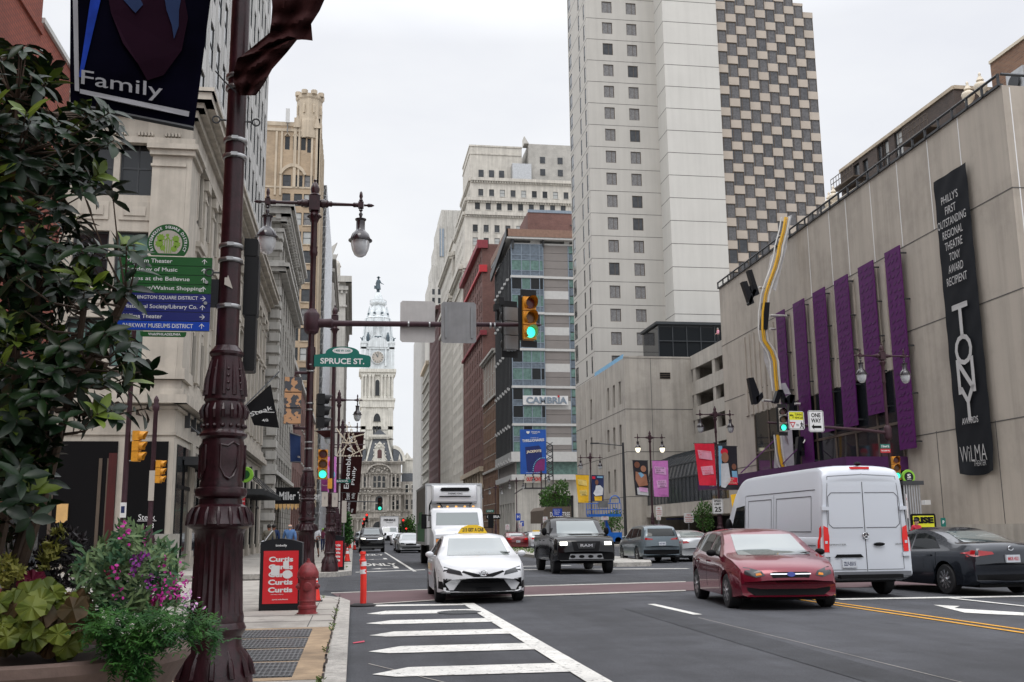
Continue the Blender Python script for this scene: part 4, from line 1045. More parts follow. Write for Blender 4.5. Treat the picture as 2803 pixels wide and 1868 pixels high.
# stepped tower behind
r = None
b = Bld('stepped_tower','pale stepped stone tower rising behind the brick one','building',[(31.5,446),(75,446),(75,472),(31.5,472)],60,112,'pale_stone')
for q in range(12): b.win(0,2,62+q*4,1.2,2.6,'sash',glass=GD); b.win(0,4.6,62+q*4,1.2,2.6,'sash',glass=GD)
m_ = b.mb('setback','pale_stone')
for (x,z0,z1) in [(32.8,112,120),(34.2,120,130),(35.4,130,139),(37,139,146)]:
    m_.box(x,75,447,470,z0,z1)
    for k in range(5): m_.box(x+1.5+k*3,x+1.9+k*3,446.6,447.1,z0-6,z1-.5)
b.mb('louvre','frame_blue').box(36.3,38.2,446.7,446.95,124,137)
b.finish()
b = Bld('cream_tower','cream stone tower with two cornices, left of the tall stepped hotel-like block','building',[(31,331),(60,331),(60,376),(31,376)],.15,94,'cream_stone')
for q in range(22):
    for k in range(11): b.win(3,3+k*3.9,4+q*3.9,1.5,2.5,'sash',glass=GD)
    b.win(0,2.0,4+q*3.9,1.5,2.5,'sash',glass=GL)
for i in (0,3): b.trim('cornice',i,72,.9,.7,'cream_stone'); b.trim('cornice',i,78,1.4,1.3,'cream_stone',dentil=(.5,.9)); b.trim('cornice',i,92.5,1.4,1.2,'cream_stone',dentil=(.5,.8)); b.trim('cornice',i,12,1.2,.9,'cream_stone')
b.mb('upper_storey','cream_stone').box(33.2,60,333,374,94,103); b.mb('upper_storey').box(35.4,60,335,372,103,111); b.mb('upper_storey').box(32.7,60,332.4,374,102.6,103.4)
b.finish()
# big stepped stone building
YD = 297.0
b = Bld('stone_tower','huge pale stone block with rows of windows and a stepped top','building',[(31,YD),(78,YD),(78,329),(31,329)],.15,80.4,'cream_stone')
for q in range(19):
    for k in range(13): b.win(0,4.2+k*3.35,5+q*3.9,1.55,2.3,'sill',glass=GL+['glass_blind'])
    for k in range(8): b.win(3,3+k*3.8,5+q*3.9,1.5,2.3,'sash',glass=GD)
for i in (0,3): b.trim('cornice',i,79.2,1.6,1.3,'cream_stone',dentil=(.45,.8)); b.trim('cornice',i,74,.5,.4,'cream_stone'); b.trim('cornice',i,12,1.2,.9,'cream_stone')
b.finish()
# its top tiers
def tier(name,lab,poly,z0,z1,rows,wall='cream_stone',dent=True,w_=1.55,u0=3.2,du=3.35,n=12,hh=2.3):
    t_ = Bld(name,lab,'building',poly,z0,z1,wall,root=R_T)
    for z in rows:
        for k in range(n): t_.win(0,u0+k*du,z,w_,hh,'sill',glass=['glass_dark','glass_mid','glass_blind'],trim='pale_stone')
        for k in range(7): t_.win(3,3+k*3.6,z,1.3,2.2,'sash',glass=GD)
    for i in (0,3): t_.trim('tier_cornice',i,z1-.9,1.0,.7,'cream_stone',dentil=(.4,.6) if dent else None)
    t_.finish()
R_T = b.root
_wp = window_parts
def window_parts_tier(root,items):   # windows of the tiers join the 100-part budget as one stuff part each
    mb = MB(); mats = []
    for (p,a,kind,w_,h,d,gl,fm,tr) in items:
        ids = []
        for q in (gl,fm,tr):
            if q not in mats: mats.append(q)
            ids.append(mats.index(q))
        t = win_mb(kind,w_,h,d); t.m = [ids[i] for i in t.m]; mb.app(t,Matrix.Translation(p) @ Matrix.Rotation(a,4,'Z'))
    if mb.f: o = mb.build('window',mats,root); o['kind'] = 'stuff'
window_parts = window_parts_tier
# the tiers show best: give their windows as separate parts by rebuilding the lower block list
tier('stone_tower',None,[(31.8,YD+.8),(78,YD+.8),(78,328),(31.8,328)],80.6,97.4,[83.0,87.1,91.2])
tier('stone_tower',None,[(32.6,YD+1.6),(78,YD+1.6),(78,327),(32.6,327)],97.4,102.2,[98.6],hh=2.2)
tier('stone_tower',None,[(33.8,YD+2.6),(78,YD+2.6),(78,326),(33.8,326)],102.2,109.0,[103.3],hh=2.2)
window_parts = _wp
x0 = aY(1286,420,YD+6).x
u_ = R_T
m_ = MB(); m_.box(x0,50.5,YD+6,324,109,121); m_.box(x0-.2,50.5,YD+5.8,324,118,118.5); m_.box(x0-.2,50.6,YD+5.8,324.2,120.6,121.1); m_.build('upper_storey',['cream_stone'],u_)
m_ = MB(); m_.box(aY(1447,440,YD+4).x,75,YD+4,324,109,121.5); m_.build('roof_house',['brick_white'],u_)
m_ = MB()
for z in (111.2,115.2):
    for x in (aY(1485,440,YD+4).x,aY(1533,440,YD+4).x): m_.box(x-.8,x+.8,YD+3.85,YD+4.02,z,z+2.1)
for x in (37.5,40.8,44.0): m_.box(x-.8,x+.8,YD+5.8,YD+5.98,110.6,112.9)
m_.build('roof_house_window',['glass_mid'],u_)
m_ = MB(); m_.box(47,53,YD+3,YD+6,109,114.5); m_.build('plant_room',['light_metal'],u_)
m_ = MB(); m_.extr([(51,YD+3.8,121.5),(52.5,YD+3.8,121.5),(51,YD+3.8,124)],(0,4,0)); m_.build('roof_fin',['pale_stone'],u_)
# red brick building with red cornice
YR = 249.0
b = Bld('brick_building','tall red brick building with a bright red cornice and a windowless side wall','building',[(31,YR),(62,YR),(62,295),(31,295)],.15,73.4,'brick_red')
for k in range(11):
    for q in range(17): b.win(3,3.2+k*4,5+q*3.95,1.6,2.5,'sill',glass=GD,trim='brick_dark')
b.trim('cornice',3,72.6,1.4,1.2,'red_trim',-.0,46+.0); b.trim('cornice',3,66.4,.6,.6,'sign_red'); b.trim('cornice',3,50,.6,.6,'red_trim'); b.trim('cornice',3,16,1.2,1.0,'tan_stone'); b.trim('cornice',3,12,.8,.6,'tan_stone')
m_ = b.mb('cornice_return','red_trim','sign_red'); m_.box(29.7,32.4,YR-.6,YR+.6,72.2,74.3,0); m_.box(30.2,32.2,YR-.5,YR+.5,66,67.8,1); m_.box(30.3,32,YR-.5,YR+.4,49.8,51,0)
A = b.mb('base_arcade','tan_stone')
for k in range(8): A.box(30.4,31.02,YR+1+k*5.6,YR+2.4+k*5.6,.2,15.9)
b.finish()
b = Bld('brick_building','brick block with a blank wall seen above the hotel roof canopy','building',[(40.6,236),(60,236),(60,248),(40.6,248)],.15,aY(1480,583,236).z,'brick_red')
b.trim('coping',0,b.z1,.7,.15,'frame_blue'); b.mb('service_pipe','frame_dark').tube([(51,235.8,b.z1-3),(53.5,235.8,b.z1-3)],.12,5); b.finish()
b = Bld('brick_building','narrow brown brick building with a stone upper storey beside the glass-cornered hotel','building',[(31,225),(31.01,225),(45,225),(45,248.5),(31,248.5)][:1]+[(45,225),(45,248.5),(31,248.5)],.15,42,'brick_brown')
for k in range(8):
    for q in range(10): b.win(3,1.9+k*2.8,4+q*3.7,1.2,2.4,'sill',glass=GD,trim='pale_stone')
for z,h,p in [(31.5,.5,.35),(41.2,.5,.5),(41.72,.5,.9),(15,.5,.3)]: b.trim('cornice',3,z,h,p,'pale_stone'); b.trim('cornice',0,z,h,p,'pale_stone',0,3.4)
for k in range(8): b.mb('stone_pier','pale_stone').box(30.9,31.02,226.2+.9+k*2.8-1.25+.2,226.2+k*2.8+.7,32,41)
b.finish()
b2r = empty('roof_antenna',(33,226,42.5),'white mobile antennas on the narrow brown brick building','antenna'); m_ = MB()
for x,h in ((32,3),(33.2,4.5),(34.5,3.2)): m_.tube([(x,226,42.5),(x,226,42.5+h)],.06,5); m_.box(x-.3,x+.3,225.6,226,43.5,42.4+h)
m_.build('panel',['white_panel'],b2r)

# --- glass-cornered hotel
YM = 200.5; XM = 31.0
R_C = empty('hotel_building',(36,208,.15),'grey panelled hotel with a blue glass corner and a copper-edged roof canopy','building')
m_ = MB(); m_.box(XM+.3,48,YM+.2,222.5,12,58.6); m_.box(XM+.1,XM+.5,222.5,224.3,12,60)
m_.build('core',['grey_panel'],R_C)
XS0 = aY(1403,900,YM).x; XS1 = aY(1488,900,YM).x; XS2 = aY(1556,900,YM).x
zz = lambda py: aY(1450,py,YM).z
lev = [zz(y) for y in (680,760,855,953,1053,1157,1238)]   # white slab bands
tops = [zz(670),]
gp = MB(); ww = MB();
def floorband(z0,z1):
    for j in range(3): pass
zb = [zz(y) for y in (757,856,955,1057,1160,1253)]
ztop = zz(672)
segs = list(zip([ztop]+[z-0.5 for z in zb[:-1]],zb))
fr = MB()
for si,(zt,zl) in enumerate(segs):
    # glass bay : vision / spandrel / vision / spandrel rows, slightly proud
    rows = [0,.34,.5,.84,1.0]
    H = zt-zl
    mullx = [XS0-.2,XS0+1.9,XS0+3.7,XS0+5.6,XS1]
    for c in range(4):
        for rr in range(4):
            za,zb_ = zt-H*rows[rr+1],zt-H*rows[rr]; kind = rr in (0,2)
            if si == 0: kind = rr >= 2 and rr < 3
            w_ = MB(); w_.box(mullx[c]+.08,mullx[c+1]-.08,YM-.62,YM-.5,za+.08,zb_-.08)
            w_.build('window',[random.choice(['glass_green','glass_green','glass_dark']) if kind else 'glass_blue'],R_C)
    for x in mullx: fr.box(x-.08,x+.08,YM-.7,YM-.48,zl,zt)
    for q in rows: fr.box(XS0-.2,XS1,YM-.68,YM-.47,zt-H*q-.07,zt-H*q+.07)
    # side strip of windows
    for q in range(4):
        w_ = MB(); za = zl+H*q/4; w_.box(XS2+.35,XS2+1.5,YM-.3,YM-.2,za+.1,za+H/4-.1); w_.build('window',['glass_green' if q % 2 else 'glass_blue'],R_C)
    fr.box(XS2+.1,XS2+.3,YM-.35,YM+.1,zl,zt); fr.box(XS2+1.55,XS2+1.7,YM-.35,YM+.1,zl,zt)
    # grey panels with seams, white middle band
    for q in range(4):
        gp.box(XS1+.15,XS2+.1,YM-.28,YM+.2,zl+H*q/4+.03,zl+H*(q+1)/4-.03)
    if 1 <= si: ww.box(XS1+.13,XS2+.12,YM-.31,YM,zl+H*.40,zl+H*.64)
    ww.box(XS1-.1,XS2+1.9,YM-.5,YM+.1,zl-.52,zl-.02); ww.box(XM-.3,XS1+.1,YM-.85,YM+.1,zl-.50,zl-.03)
fr.build('window_framing',['frame_blue'],R_C); gp.build('panel',['grey_panel'],R_C); ww.build('white_band',['white_panel'],R_C)
# street side: dark vertical fins
m_ = MB(); n_ = MB(); w2 = MB()
zlo = zz(1262)
for k in range(12):
    y = YM+.4+k*1.85
    m_.box(XM-.6,XM+.3,y,y+.35,zlo,ztop-1); n_.box(XM+.0,XM+.3,y+.35,y+1.85,zlo,ztop-.5)
for q,z in enumerate(zb):
    for k in range(12): w2.box(XM-.75,XM-.58,YM+.3+k*1.85,YM+1.3+k*1.85,z-.9+(k % 2)*.4,z-.45+(k % 2)*.4)
m_.build('fin',['dark_metal'],R_C); n_.build('glazing',['glass_dark'],R_C); w2.build('white_accent',['white_panel'],R_C)
# sloped side soffit and copper roof slab
m_ = MB(); zr = aY(1392,628,YM-1).z
m_.box(XM-1.2,50,YM-1.5,224,zr-1.6,zr); m_.build('roof',['rust_trim'],R_C)
m_ = MB(); m_.box(XM-1.1,49.9,YM-1.4,223.9,zr-2.0,zr-1.61); m_.box(XM+4,XM+6,YM,YM+2,ztop,zr-2); m_.box(XS2-.5,XS2+.6,YM,YM+1,ztop,zr-2); m_.box(XM+.0,48,YM-.3,223,ztop,ztop+.4); m_.build('terrace',['white_panel'],R_C)
m_ = MB(); m_.extr([(XM-1.3,YM-1.5,zr-1.6),(XM-1.3,YM-1.5,zr),(XM-1.3,224,zr-3.2),(XM-1.3,224,zr-5)],(.4,0,0)); m_.box(XM-.1,XM+.4,YM-.9,YM+.3,ztop-1,zr-1.7); m_.box(XM-.1,XS1+.2,YM-.9,YM-.4,ztop+1.5,ztop+2.2); m_.box(XS1-.1,XS1+.25,YM-.9,YM-.4,ztop-.4,ztop+2.2); m_.build('dark_edge',['dark_metal'],R_C)
m_ = MB(); m_.box(41.5,47,YM+6,YM+14,ztop+.4,ztop+2.6); m_.build('terrace_tent',['sign_white'],R_C)
# lower storeys, canopy soffit
m_ = MB(); z1 = zz(1262); m_.box(XM+.6,44,YM+.12,223,zz(1300),z1); m_.build('glazing',['glass_green'],R_C)
m_ = MB(); m_.box(XM-.6,44,YM-.9,223,zz(1262)-.2,zz(1238)); m_.box(XM-.6,44,YM-.9,223,zz(1312)-.2,zz(1300)); m_.build('white_band',['white_panel'],R_C)
b = Bld('x',None,None,[(XM+.2,YM+.3),(46,YM+.3),(46,223),(XM+.2,223)],.15,zz(1312)-.2,'pale_stone',root=R_C)
b.win(0,8.5,.8,6.5,7.6,'grid',d=.5,glass='glass_dark');
for k in range(6): b.win(3,2.2+k*3.6,.6,2.4,6.5,'cross',d=.4,glass='glass_dark')
b.finish()
m_ = MB(); zc = zz(1121); xa,xb = aY(1432,1107,YM-1.1).x,aY(1556,1107,YM-1.1).x
m_.box(xa,xb,YM-.95,YM-.75,zz(1110)-.0,zz(1085)); m_.build('sign_panel',['sign_white'],R_C)
m_ = MB(); zm = (zz(1110)+zz(1085))/2; lettering(m_,'CAMBRIA',((xa+xb)/2+.2,YM-1.0,zm),(1,0,0),(0,0,1),1.35,(xb-xa)*.9,.035,.05); m_.build('lettering',['frame_blue'],R_C)
m_ = MB(); m_.lathe([(.22,0),(.22,.1)],(xa+(xb-xa)*.785,YM-1.12,zm+.80),12,'y'); m_.build('sign_dot',['sign_red'],R_C)

# --- Concrete hotel tower
YT = 138.0
jl = lambda py: aY(1700,py,YT).z
R_D = empty('hotel_tower',(60,145,.15),'very tall pale concrete hotel tower with small paired windows and a checkered bay wall','building')
xA,xB = 33.0,aY(1808,500,YT).x
YF = aX(1832,500,xB).y
xC = aY(1984,500,YF).x
YK = YF+1.2
b = Bld('x',None,None,[(xA,YT),(xB,YT),(xB,YT+14),(xA,YT+13)],.15,100,'concrete_tower',root=R_D)
FL = (aY(1725,20.5,YT).z-aY(1733,938-55,YT).z)
# window rows from measured photograph positions: y(bottom) of the left column
zrow = [aY(1675,y,YT).z for y in (37,95,152,210,269,328,387,446,508,568,630,691)]
zstep = (zrow[0]-zrow[-1])/11
zrows = [zrow[-1]+zstep*k for k in range(-5,19)]
u1,u2 = aY(1666,300,YT).x-xA+.15,aY(1736,300,YT).x-xA
for z in zrows:
    for u in (u1,u2): b.win(0,u,z,1.55,1.85,'two',d=.16,glass=['glass_mid','glass_curtain','glass_curtain'],frame='frame_brown')
for z in zrows:
    for k,(u,w_) in enumerate(((2.2,1.5),(7.4,.5),(11.0,.6))): b.win(3,13-[11.6,5.0,1.6][k]+0.0,z-.5,[2.0,.9,.9][k],2.4,'slit',d=.06,glass='glass_dark')
J = b.mb('joint_line','joint')
for z in zrows: J.box(xA-.006,xB,YT-.008,YT,z-1.0,z-.93); J.box(xA-.008,xA,YT,YT+13,z-1.0,z-.93)
b.finish()
b = Bld('x',None,None,[(xB,YF),(xC,YF),(xC,YT+14),(xB,YT+14)],.15,100,'concrete_blank',root=R_D)
J = b.mb('joint_line','joint')
for z in zrows: J.box(xB-.008,xC,YF-.008,YF,z+.35,z+.43); J.box(xB-.008,xB,YF,YT,z+.35,z+.43)
b.finish()
# checkered bays
m_ = MB(); xD = aY(2250,450,YK+4).x;
xE = xC+0.15
nb = 10; wb = (xD-xE)/nb
B_ = MB()
zk0,pk = zrows[0]+.2,zstep
top_by = [110,110,110,106,104,102,101,100.2,99.4,98.6]
win_it = []
CB = MB(); FB = MB()
for c in range(nb):
    x = xE+c*wb; yy = YK+c*.42
    ztp = aY(2250,38,yy).z if c == nb-1 else (aY(2210,12,yy).z if c == nb-2 else 108)
    CB.box(x-.02,x+wb+.02,yy+.55,YT+14,0.15,ztp)
    k = 0
    while True:
        z = zk0+k*pk+(pk/2 if c % 2 else 0)
        if z+pk > ztp+.1: break
        # projecting spandrel tray then window box
        CB.box(x+.05,x+wb-.05,yy-.15,yy+.56,z,z+pk*.36)
        win_it.append((x,yy,z)); k += 1
    CB.box(x,x+wb,yy-.1,yy+.56,z,ztp) if ztp < 108 else None
CB.build('checkered_wall',['concrete_checker'],R_D)
wt = {}
def ckw(g):
    if g not in wt:
        t = MB(); t.box(.10,wb-.08,.02,.5,0,pk*.64-.01,0); t.box(.05,.14,-.04,.5,0,pk*.64-.01,1); t.box(wb-.12,wb-.03,-.04,.5,0,pk*.64-.01,1); t.box(.15,wb-.13,-.03,.02,0,.1,1); t.box(.15,wb-.13,-.03,.02,pk*.64-.11,pk*.64-.01,1); t.box(.42,.50,-.03,.02,.11,pk*.64-.12,1)
        wt[g] = t.mesh('window',[g,'frame_brown'])
    return wt[g]
rl = wloc(R_D); cnt = 0; rest = MB()
for (x,yy,z) in win_it:
    p = proj((x,yy,z)); gname = random.choice(['glass_bay','glass_bay','glass_bay_dark'] if z > 40 else ['glass_bay_dark','glass_mid'])
    if p[1] > -60 and cnt < 50:
        o = bpy.data.objects.new('window',ckw(gname)); col.objects.link(o); o.parent = R_D; o.location = Vector((x,yy,z+pk*.36))-rl; cnt += 1
    else:
        i0 = {'glass_bay': 0,'glass_mid': 1,'glass_bay_dark': 2}[gname]
        rest.box(x+.1,x+wb-.08,yy+.02,yy+.5,z+pk*.36,z+pk,i0); rest.box(x+.05,x+.14,yy-.04,yy+.5,z+pk*.36,z+pk,3); rest.box(x+wb-.12,x+wb-.03,yy-.04,yy+.5,z+pk*.36,z+pk,3); rest.box(x+.42,x+.5,yy-.03,yy+.02,z+pk*.36,z+pk,3)
rest.build('window',['glass_bay','glass_mid','glass_bay_dark','frame_brown'],R_D)['kind'] = 'stuff'
# glass link at the tower foot
x0 = aY(1800,890,126).x;
m_ = MB(); zl = aY(1862,890,126).z; m_.box(x0,x0+14,126,133,aY(1862,985,126).z,zl);
tag(m_.build('glass_link',['glass_dark'],R_D)); m_ = MB()
for k in range(8): m_.box(x0+k*1.9,x0+k*1.9+.12,125.9,126,aY(1862,985,126).z,zl)
for q in range(3): m_.box(x0,x0+14,125.88,126,zl-q*2.1-.12,zl-q*2.1)
m_.box(x0-.3,x0+14.3,125.6,133.3,zl,zl+.35); m_.build('link_frame',['frame_dark'],R_D)
# podium
YP = 115.0; XP0,XP1 = 31.0,38.9
zp = 21.4
b = Bld('podium_building','lower blank concrete block of the hotel with tall slit windows','building',[(XP0,YP),(XP1+6,YP),(XP1+6,142),(XP0,142)],.15,zp,'concrete_podium')
ux = lambda px,py: YP+0  # helper kept simple
def wy(px,py): return aX(px,py,XP0).y
for (px,pa,pb) in [(1664,1063,1126),(1680,1055,1117),(1696,1045,1108),(1665,1178,1238),(1681,1171,1231),(1698,1163,1222),(1667,1291,1352),(1683,1286,1347),(1618,1094,1150),(1604,1205,1255),(1619,1198,1252)]:
    p0,p1 = aX(px,pa,XP0),aX(px,pb,XP0); b.win(3,142-p0.y,p1.z,.95,p0.z-p1.z,'slit',d=.3,glass='glass_dark',frame='frame_brown')
J = b.mb('joint_line','joint')
for py in (1120,1237,1360): z = aY(1709,py,YP).z; J.box(XP0-.01,XP1+6,YP-.012,YP,z-.04,z+.04); J.box(XP0-.012,XP0,YP,142,z-.04,z+.04)
J.box(aY(1784,1100,YP).x-.03,aY(1784,1100,YP).x+.03,YP-.01,YP,.2,zp)
for k in range(1,9): J.box(XP0-.01,XP0,YP+k*3-.02,YP+k*3+.02,.2,zp)
v0,v1 = aY(1806,1021,YP),aY(1835,1038,YP); m_ = b.mb('vent','sign_black','frame_brown'); m_.box(v0.x,v1.x,YP-.03,YP,v1.z,v0.z,0)
for q in range(4): m_.box(v0.x,v1.x,YP-.06,YP-.031,v1.z+.05+q*.22,v1.z+.10+q*.22,1)
b.mb('roof_netting','b_sky').box(XP0,XP0+.08,YP+.5,YP+15,zp,zp+.5)
b.mb('coping','concrete_podium').box(XP0-.05,XP1+6,YP-.05,YP+.3,zp,zp+.2)
b.finish()
# parking garage
XG = 39.1
R_G = empty('parking_garage',(44,100,.15),'open concrete parking garage with stained parapets beside the podium','building')
gz = [aY(1862,y,YP-.2).z for y in (975,1012,1040+7,1083,1117,1152,1190,1225,1260)]
m_ = MB(); lv = [(gz[0]+.0,gz[1]),(gz[2]+.0,gz[3]),(gz[4],gz[5]),(gz[6],gz[7])]
zt = gz[0]
for (za,zb_) in lv: m_.box(XG,XG+.35,60,YP-.05,zb_,za)
for (za,zb_) in lv: m_.box(XG+.35,62,60,YP-.05,zb_+.2,zb_+.5)
for y in (113.6,107,100.4,93.8,87,80): m_.box(XG+.05,XG+.6,y,y+.9,.15,zt-.3)
m_.build('slab',['concrete_podium'],R_G)
m_ = MB(); m_.box(XG+7,XG+7.3,60,YP-.1,.2,gz[1]); m_.build('inner_wall',['frame_dark'],R_G)
# curved glass gallery over the garage entrance
m_ = MB(); n_ = MB(); zc0,zc1 = aY(1900,1375,100).z,aY(1900,1265,100).z
prof = [(XG-5.8,zc0),(XG-5.8,zc0+2.6),(XG-5.4,zc0+4.0),(XG-4.2,zc0+5.1),(XG-2.4,zc0+5.8),(XG,zc0+6.0)]
for i in range(len(prof)-1):
    (xa,za),(xb,zb_) = prof[i],prof[i+1]; m_.quad((xa,86,za),(xa,YP-.2,za),(xb,YP-.2,zb_),(xb,86,zb_))
    for k in range(24): y = 86+k*1.25; n_.obox((xa-.03,y,za),(xb-xa,0,zb_-za),(0,.09,0),(-.04,0,.06))
    n_.box(xa-.06,xa+.04,86,YP-.2,za-.05,za+.06)
m_.poly([(x,86,z) for x,z in prof]+[(XG,86,zc0)]); m_.build('glass_gallery',['glass_mid'],R_G); n_.build('gallery_ribs',['frame_dark'],R_G)
m_ = MB(); m_.box(XG-6.1,XG+.2,85.6,YP-.1,zc0-1.3,zc0); m_.box(XG-.2,XG+.2,85,90,.15,zc0); m_.build('gallery_soffit',['concrete_podium'],R_G)
m_ = MB(); m_.box(XG+.0,XG+.3,90,YP-.2,.2,zc0-1.3); m_.build('entrance',['sign_black'],R_G)
m_ = MB(); m_.box(XG-4,XG+.0,YP-1.0,YP-.9,zc0-1.55,zc0-1.45); m_.build('entrance_light',['sign_blue'],R_G)

# --- dark brick apartment building behind the theatre
XK = 46.0
pa,pb = aX(2610,240,XK),aX(2300,478,XK)
zk = (pa.z+pb.z)/2
b = Bld('apartment_block','dark brown brick apartment block with fire balconies above the theatre roof','building',[(XK,pa.y),(XK+16,pa.y),(XK+16,pb.y),(XK,pb.y)],.15,zk,'brick_black')
for (px,py,w_,h_) in [(2411,420,1.2,2.2),(2424,412,1.2,2.2),(2460,385,1.3,2.3),(2530,330,1.2,2.4),(2545,322,1.2,2.4),(2370,460,1.0,2.2),(2346,478,1.1,2.6)]:
    p = aX(px,py+8,XK); b.win(3,pb.y-p.y,p.z-h_/2,w_,h_,'sash',glass=['glass_mid','glass_blind'])
b.trim('coping',3,zk,.3,.12,'tan_stone'); b.trim('coping',0,zk,.3,.12,'tan_stone')
for (px,py) in ((2540,372),(2340,502)):
    p = aX(px,py,XK); m_ = b.mb('fire_balcony','frame_brown'); m_.box(XK-1.3,XK,p.y-2.2,p.y+2.2,p.z-.15,p.z)
    for q in (0.5,1.0): m_.box(XK-1.3,XK-1.25,p.y-2.2,p.y+2.2,p.z+q,p.z+q+.06)
    for k in range(9): m_.box(XK-1.3,XK-1.26,p.y-2.2+k*.55,p.y-2.16+k*.55,p.z,p.z+1.05)
m_ = b.mb('parapet','tan_stone','brick_brown'); p1,p2 = aX(2250,620,38),aX(2690,290,38)
for (x0_,y0_,y1_,h_) in [(XK-.3,pa.y-9,pa.y+.0,0)]: pass
b.finish()
# its cream cornice line with urns runs just behind the theatre roof
XQ = 38.5
q0,q1_ = aX(2265,590,XQ),aX(2655,300,XQ)
b = Bld('cornice_building','brick block with a cream dentilled cornice and stone urns right behind the theatre roof','building',[(XQ,q1_.y),(XK-.05,q1_.y),(XK-.05,q0.y),(XQ,q0.y)],.15,q1_.z-1.2,'brick_black')
b.trim('cornice',3,q1_.z-1.2,.8,.7,'cream',dentil=(.25,.35)); b.trim('cornice',3,q1_.z-2.4,.5,.3,'cream',dentil=(.25,.3)); b.trim('cornice',0,q1_.z-1.2,.8,.7,'cream')
b.finish()
for (px,py,lab) in ((2282,540,'cream stone urn at the far end of the cornice, beside the checkered tower'),(2270,556,'smaller urn beside the checkered tower wall'),(2650,262,'cream stone urn left of the rooftop chiller'),(2684,238,'tallest stone urn on the pier beside the rooftop chiller')):
    p = aX(px,py,XQ+.6); s_ = 1.0 if px != 2270 else .8
    m_ = MB(); m_.box(p.x-.35,p.x+.35,p.y-.35,p.y+.35,p.z-3.2,p.z-.9); m_.lathe([(.22,-.9),(.13,-.7),(.13,-.6),(.34,-.3),(.42,.05),(.36,.2),(.16,.32),(.24,.42),(.15,.6),(.07,.75),(.10,.85),(0,1.0)],p,12)
    tag(m_.build('stone_urn',['cream'],None,smooth=50),lab,'urn','stone urns on the cornice')
p = aX(2725,225,XQ+.5)
b = Bld('brick_building','taller tan brick roof block at the right edge behind the air handling units','building',[(XK+3,30),(XK+22,30),(XK+22,pa.y-.5),(XK+3,pa.y-.5)],.15,aX(2690,192,XK+3).z,'brick_brown')
b.trim('coping',3,b.z1,.25,.12,'cream'); b.finish()
r = empty('rooftop_chiller',(p.x,p.y-1,p.z-3),'grey metal rooftop air unit with a round fan','air conditioner')
m_ = MB(); m_.box(p.x,p.x+2.2,p.y-2.6,p.y-1,p.z-2.2,p.z-.1); m_.build('casing',['light_metal'],r)
m_ = MB(); m_.lathe([(.5,0),(.5,.1),(.2,.12),(0,.12)],(p.x-.13,p.y-1.8,p.z-.9),18,'x'); m_.build('fan',['dark_metal'],r)

# --- theatre (near right)
X1a,Y1a,X1b,Y1b = 30.0,41.4,31.1,83.0
ZT = 22.05
b = Bld('theatre_building','beige concrete theatre with purple screens, steel roof rail and a tall black banner','building',[(X1a,Y1a),(80,Y1a),(80,Y1b),(X1b,Y1b)],.15,ZT,'concrete_wilma')
a_,d_,n_,Lg = b.side(3)   # side 3 runs from the far corner to the near one
WL = lambda px,py: (lambda v: (v,Lg*(Y1b-v.y)/(Y1b-Y1a)))(aX(px,py,30.4))
def wside(y,z,off=0.0):
    t = (Y1b-y)/(Y1b-Y1a); p = Vector((X1b+(X1a-X1b)*t,y,z)); return p+Vector((n_.x*off,n_.y*off,0))
zj = [aX(2760,y,X1a).z for y in (590,880)]; zj = [16.95,12.15,6.35]
for z in zj:
    b.trim('panel_joint',3,z,.05,.012,'joint'); b.trim('panel_joint',0,z,.05,.012,'joint')
for px,py in ((2200,640),(2262,620),(2310,590),(2380,540),(2457,480),(2545,420),(2633,360)):
    v = aX(px,py,30.3); u = Lg*(Y1b-v.y)/(Y1b-Y1a); b.trim('caulk_line',3,zj[0]+.06,ZT-zj[0]-.1,.01,'white_line',u-.03,u+.03)
for v in (44.5,49.8): u = Lg*(Y1b-v)/(Y1b-Y1a); b.trim('panel_joint',3,.2,zj[2]-.1,.014,'joint',u-.02,u+.02)
b.trim('caulk_line',0,.2,ZT-.3,.011,'white_line',.35,.40)
# entrance recess glazing and purple canopy
R_W = b.root
m_ = b.mb('foyer_glass','glass_dark','frame_brown')
ya,yb = 74.0,54.5
def wquad(mb,y0,y1,z0,z1,off,th,mi=0):
    p0,p1 = wside(y0,z0,off),wside(y1,z0,off); mb.obox(p0,p1-p0,Vector((n_.x,n_.y,0))*th,(0,0,z1-z0),mi)
wquad(m_,76,53.2,.3,10.3,.0,.06,0)
for k in range(9): y = 76-k*2.85; wquad(m_,y,y-.14,.3,10.3,.06,.06,1)
wquad(m_,76,53.2,7.2,7.35,.06,.05,1)
m_ = b.mb('fluted_panel','concrete_wilma')
for k in range(24):
    y = 77.8-k*1.02; wquad(m_,y,y-.55,10.35,16.7,.0,.09,0)
m_ = b.mb('canopy','purple_dark'); p0 = wside(80,4.6,0); p1 = wside(53,4.6,0); m_.obox(p0,p1-p0,Vector((n_.x,n_.y,0))*3.6,(0,0,.75))
cf = b.mb('canopy_lettering','tony_silver'); lettering(cf,'WILMA',wside(76.0,4.98,3.63),d_.to_3d(),(0,0,1),.5,2.2)
m_ = b.mb('roof_rail','dark_metal'); p0,p1 = wside(83,ZT,.1),wside(41.5,ZT,.1)
m_.tube([p0+Vector((0,0,.55)),p1+Vector((0,0,.55))],.07,6); m_.obox(p0+Vector((0,0,.0)),p1-p0,Vector((.25,0,0)),(0,0,.12))
for k in range(32): t = k/31; p = p0+(p1-p0)*t; m_.box(p.x-.05,p.x+.05,p.y-.05,p.y+.05,ZT,ZT+.6)
m_.tube([(30,41.4,ZT+.55),(60,41.4,ZT+.55)],.07,6)
m_ = b.mb('wall_camera','sign_white'); p = aX(2542,1376,29.9); m_.box(p.x-.3,p.x,p.y-.2,p.y+.2,p.z-.12,p.z+.12)
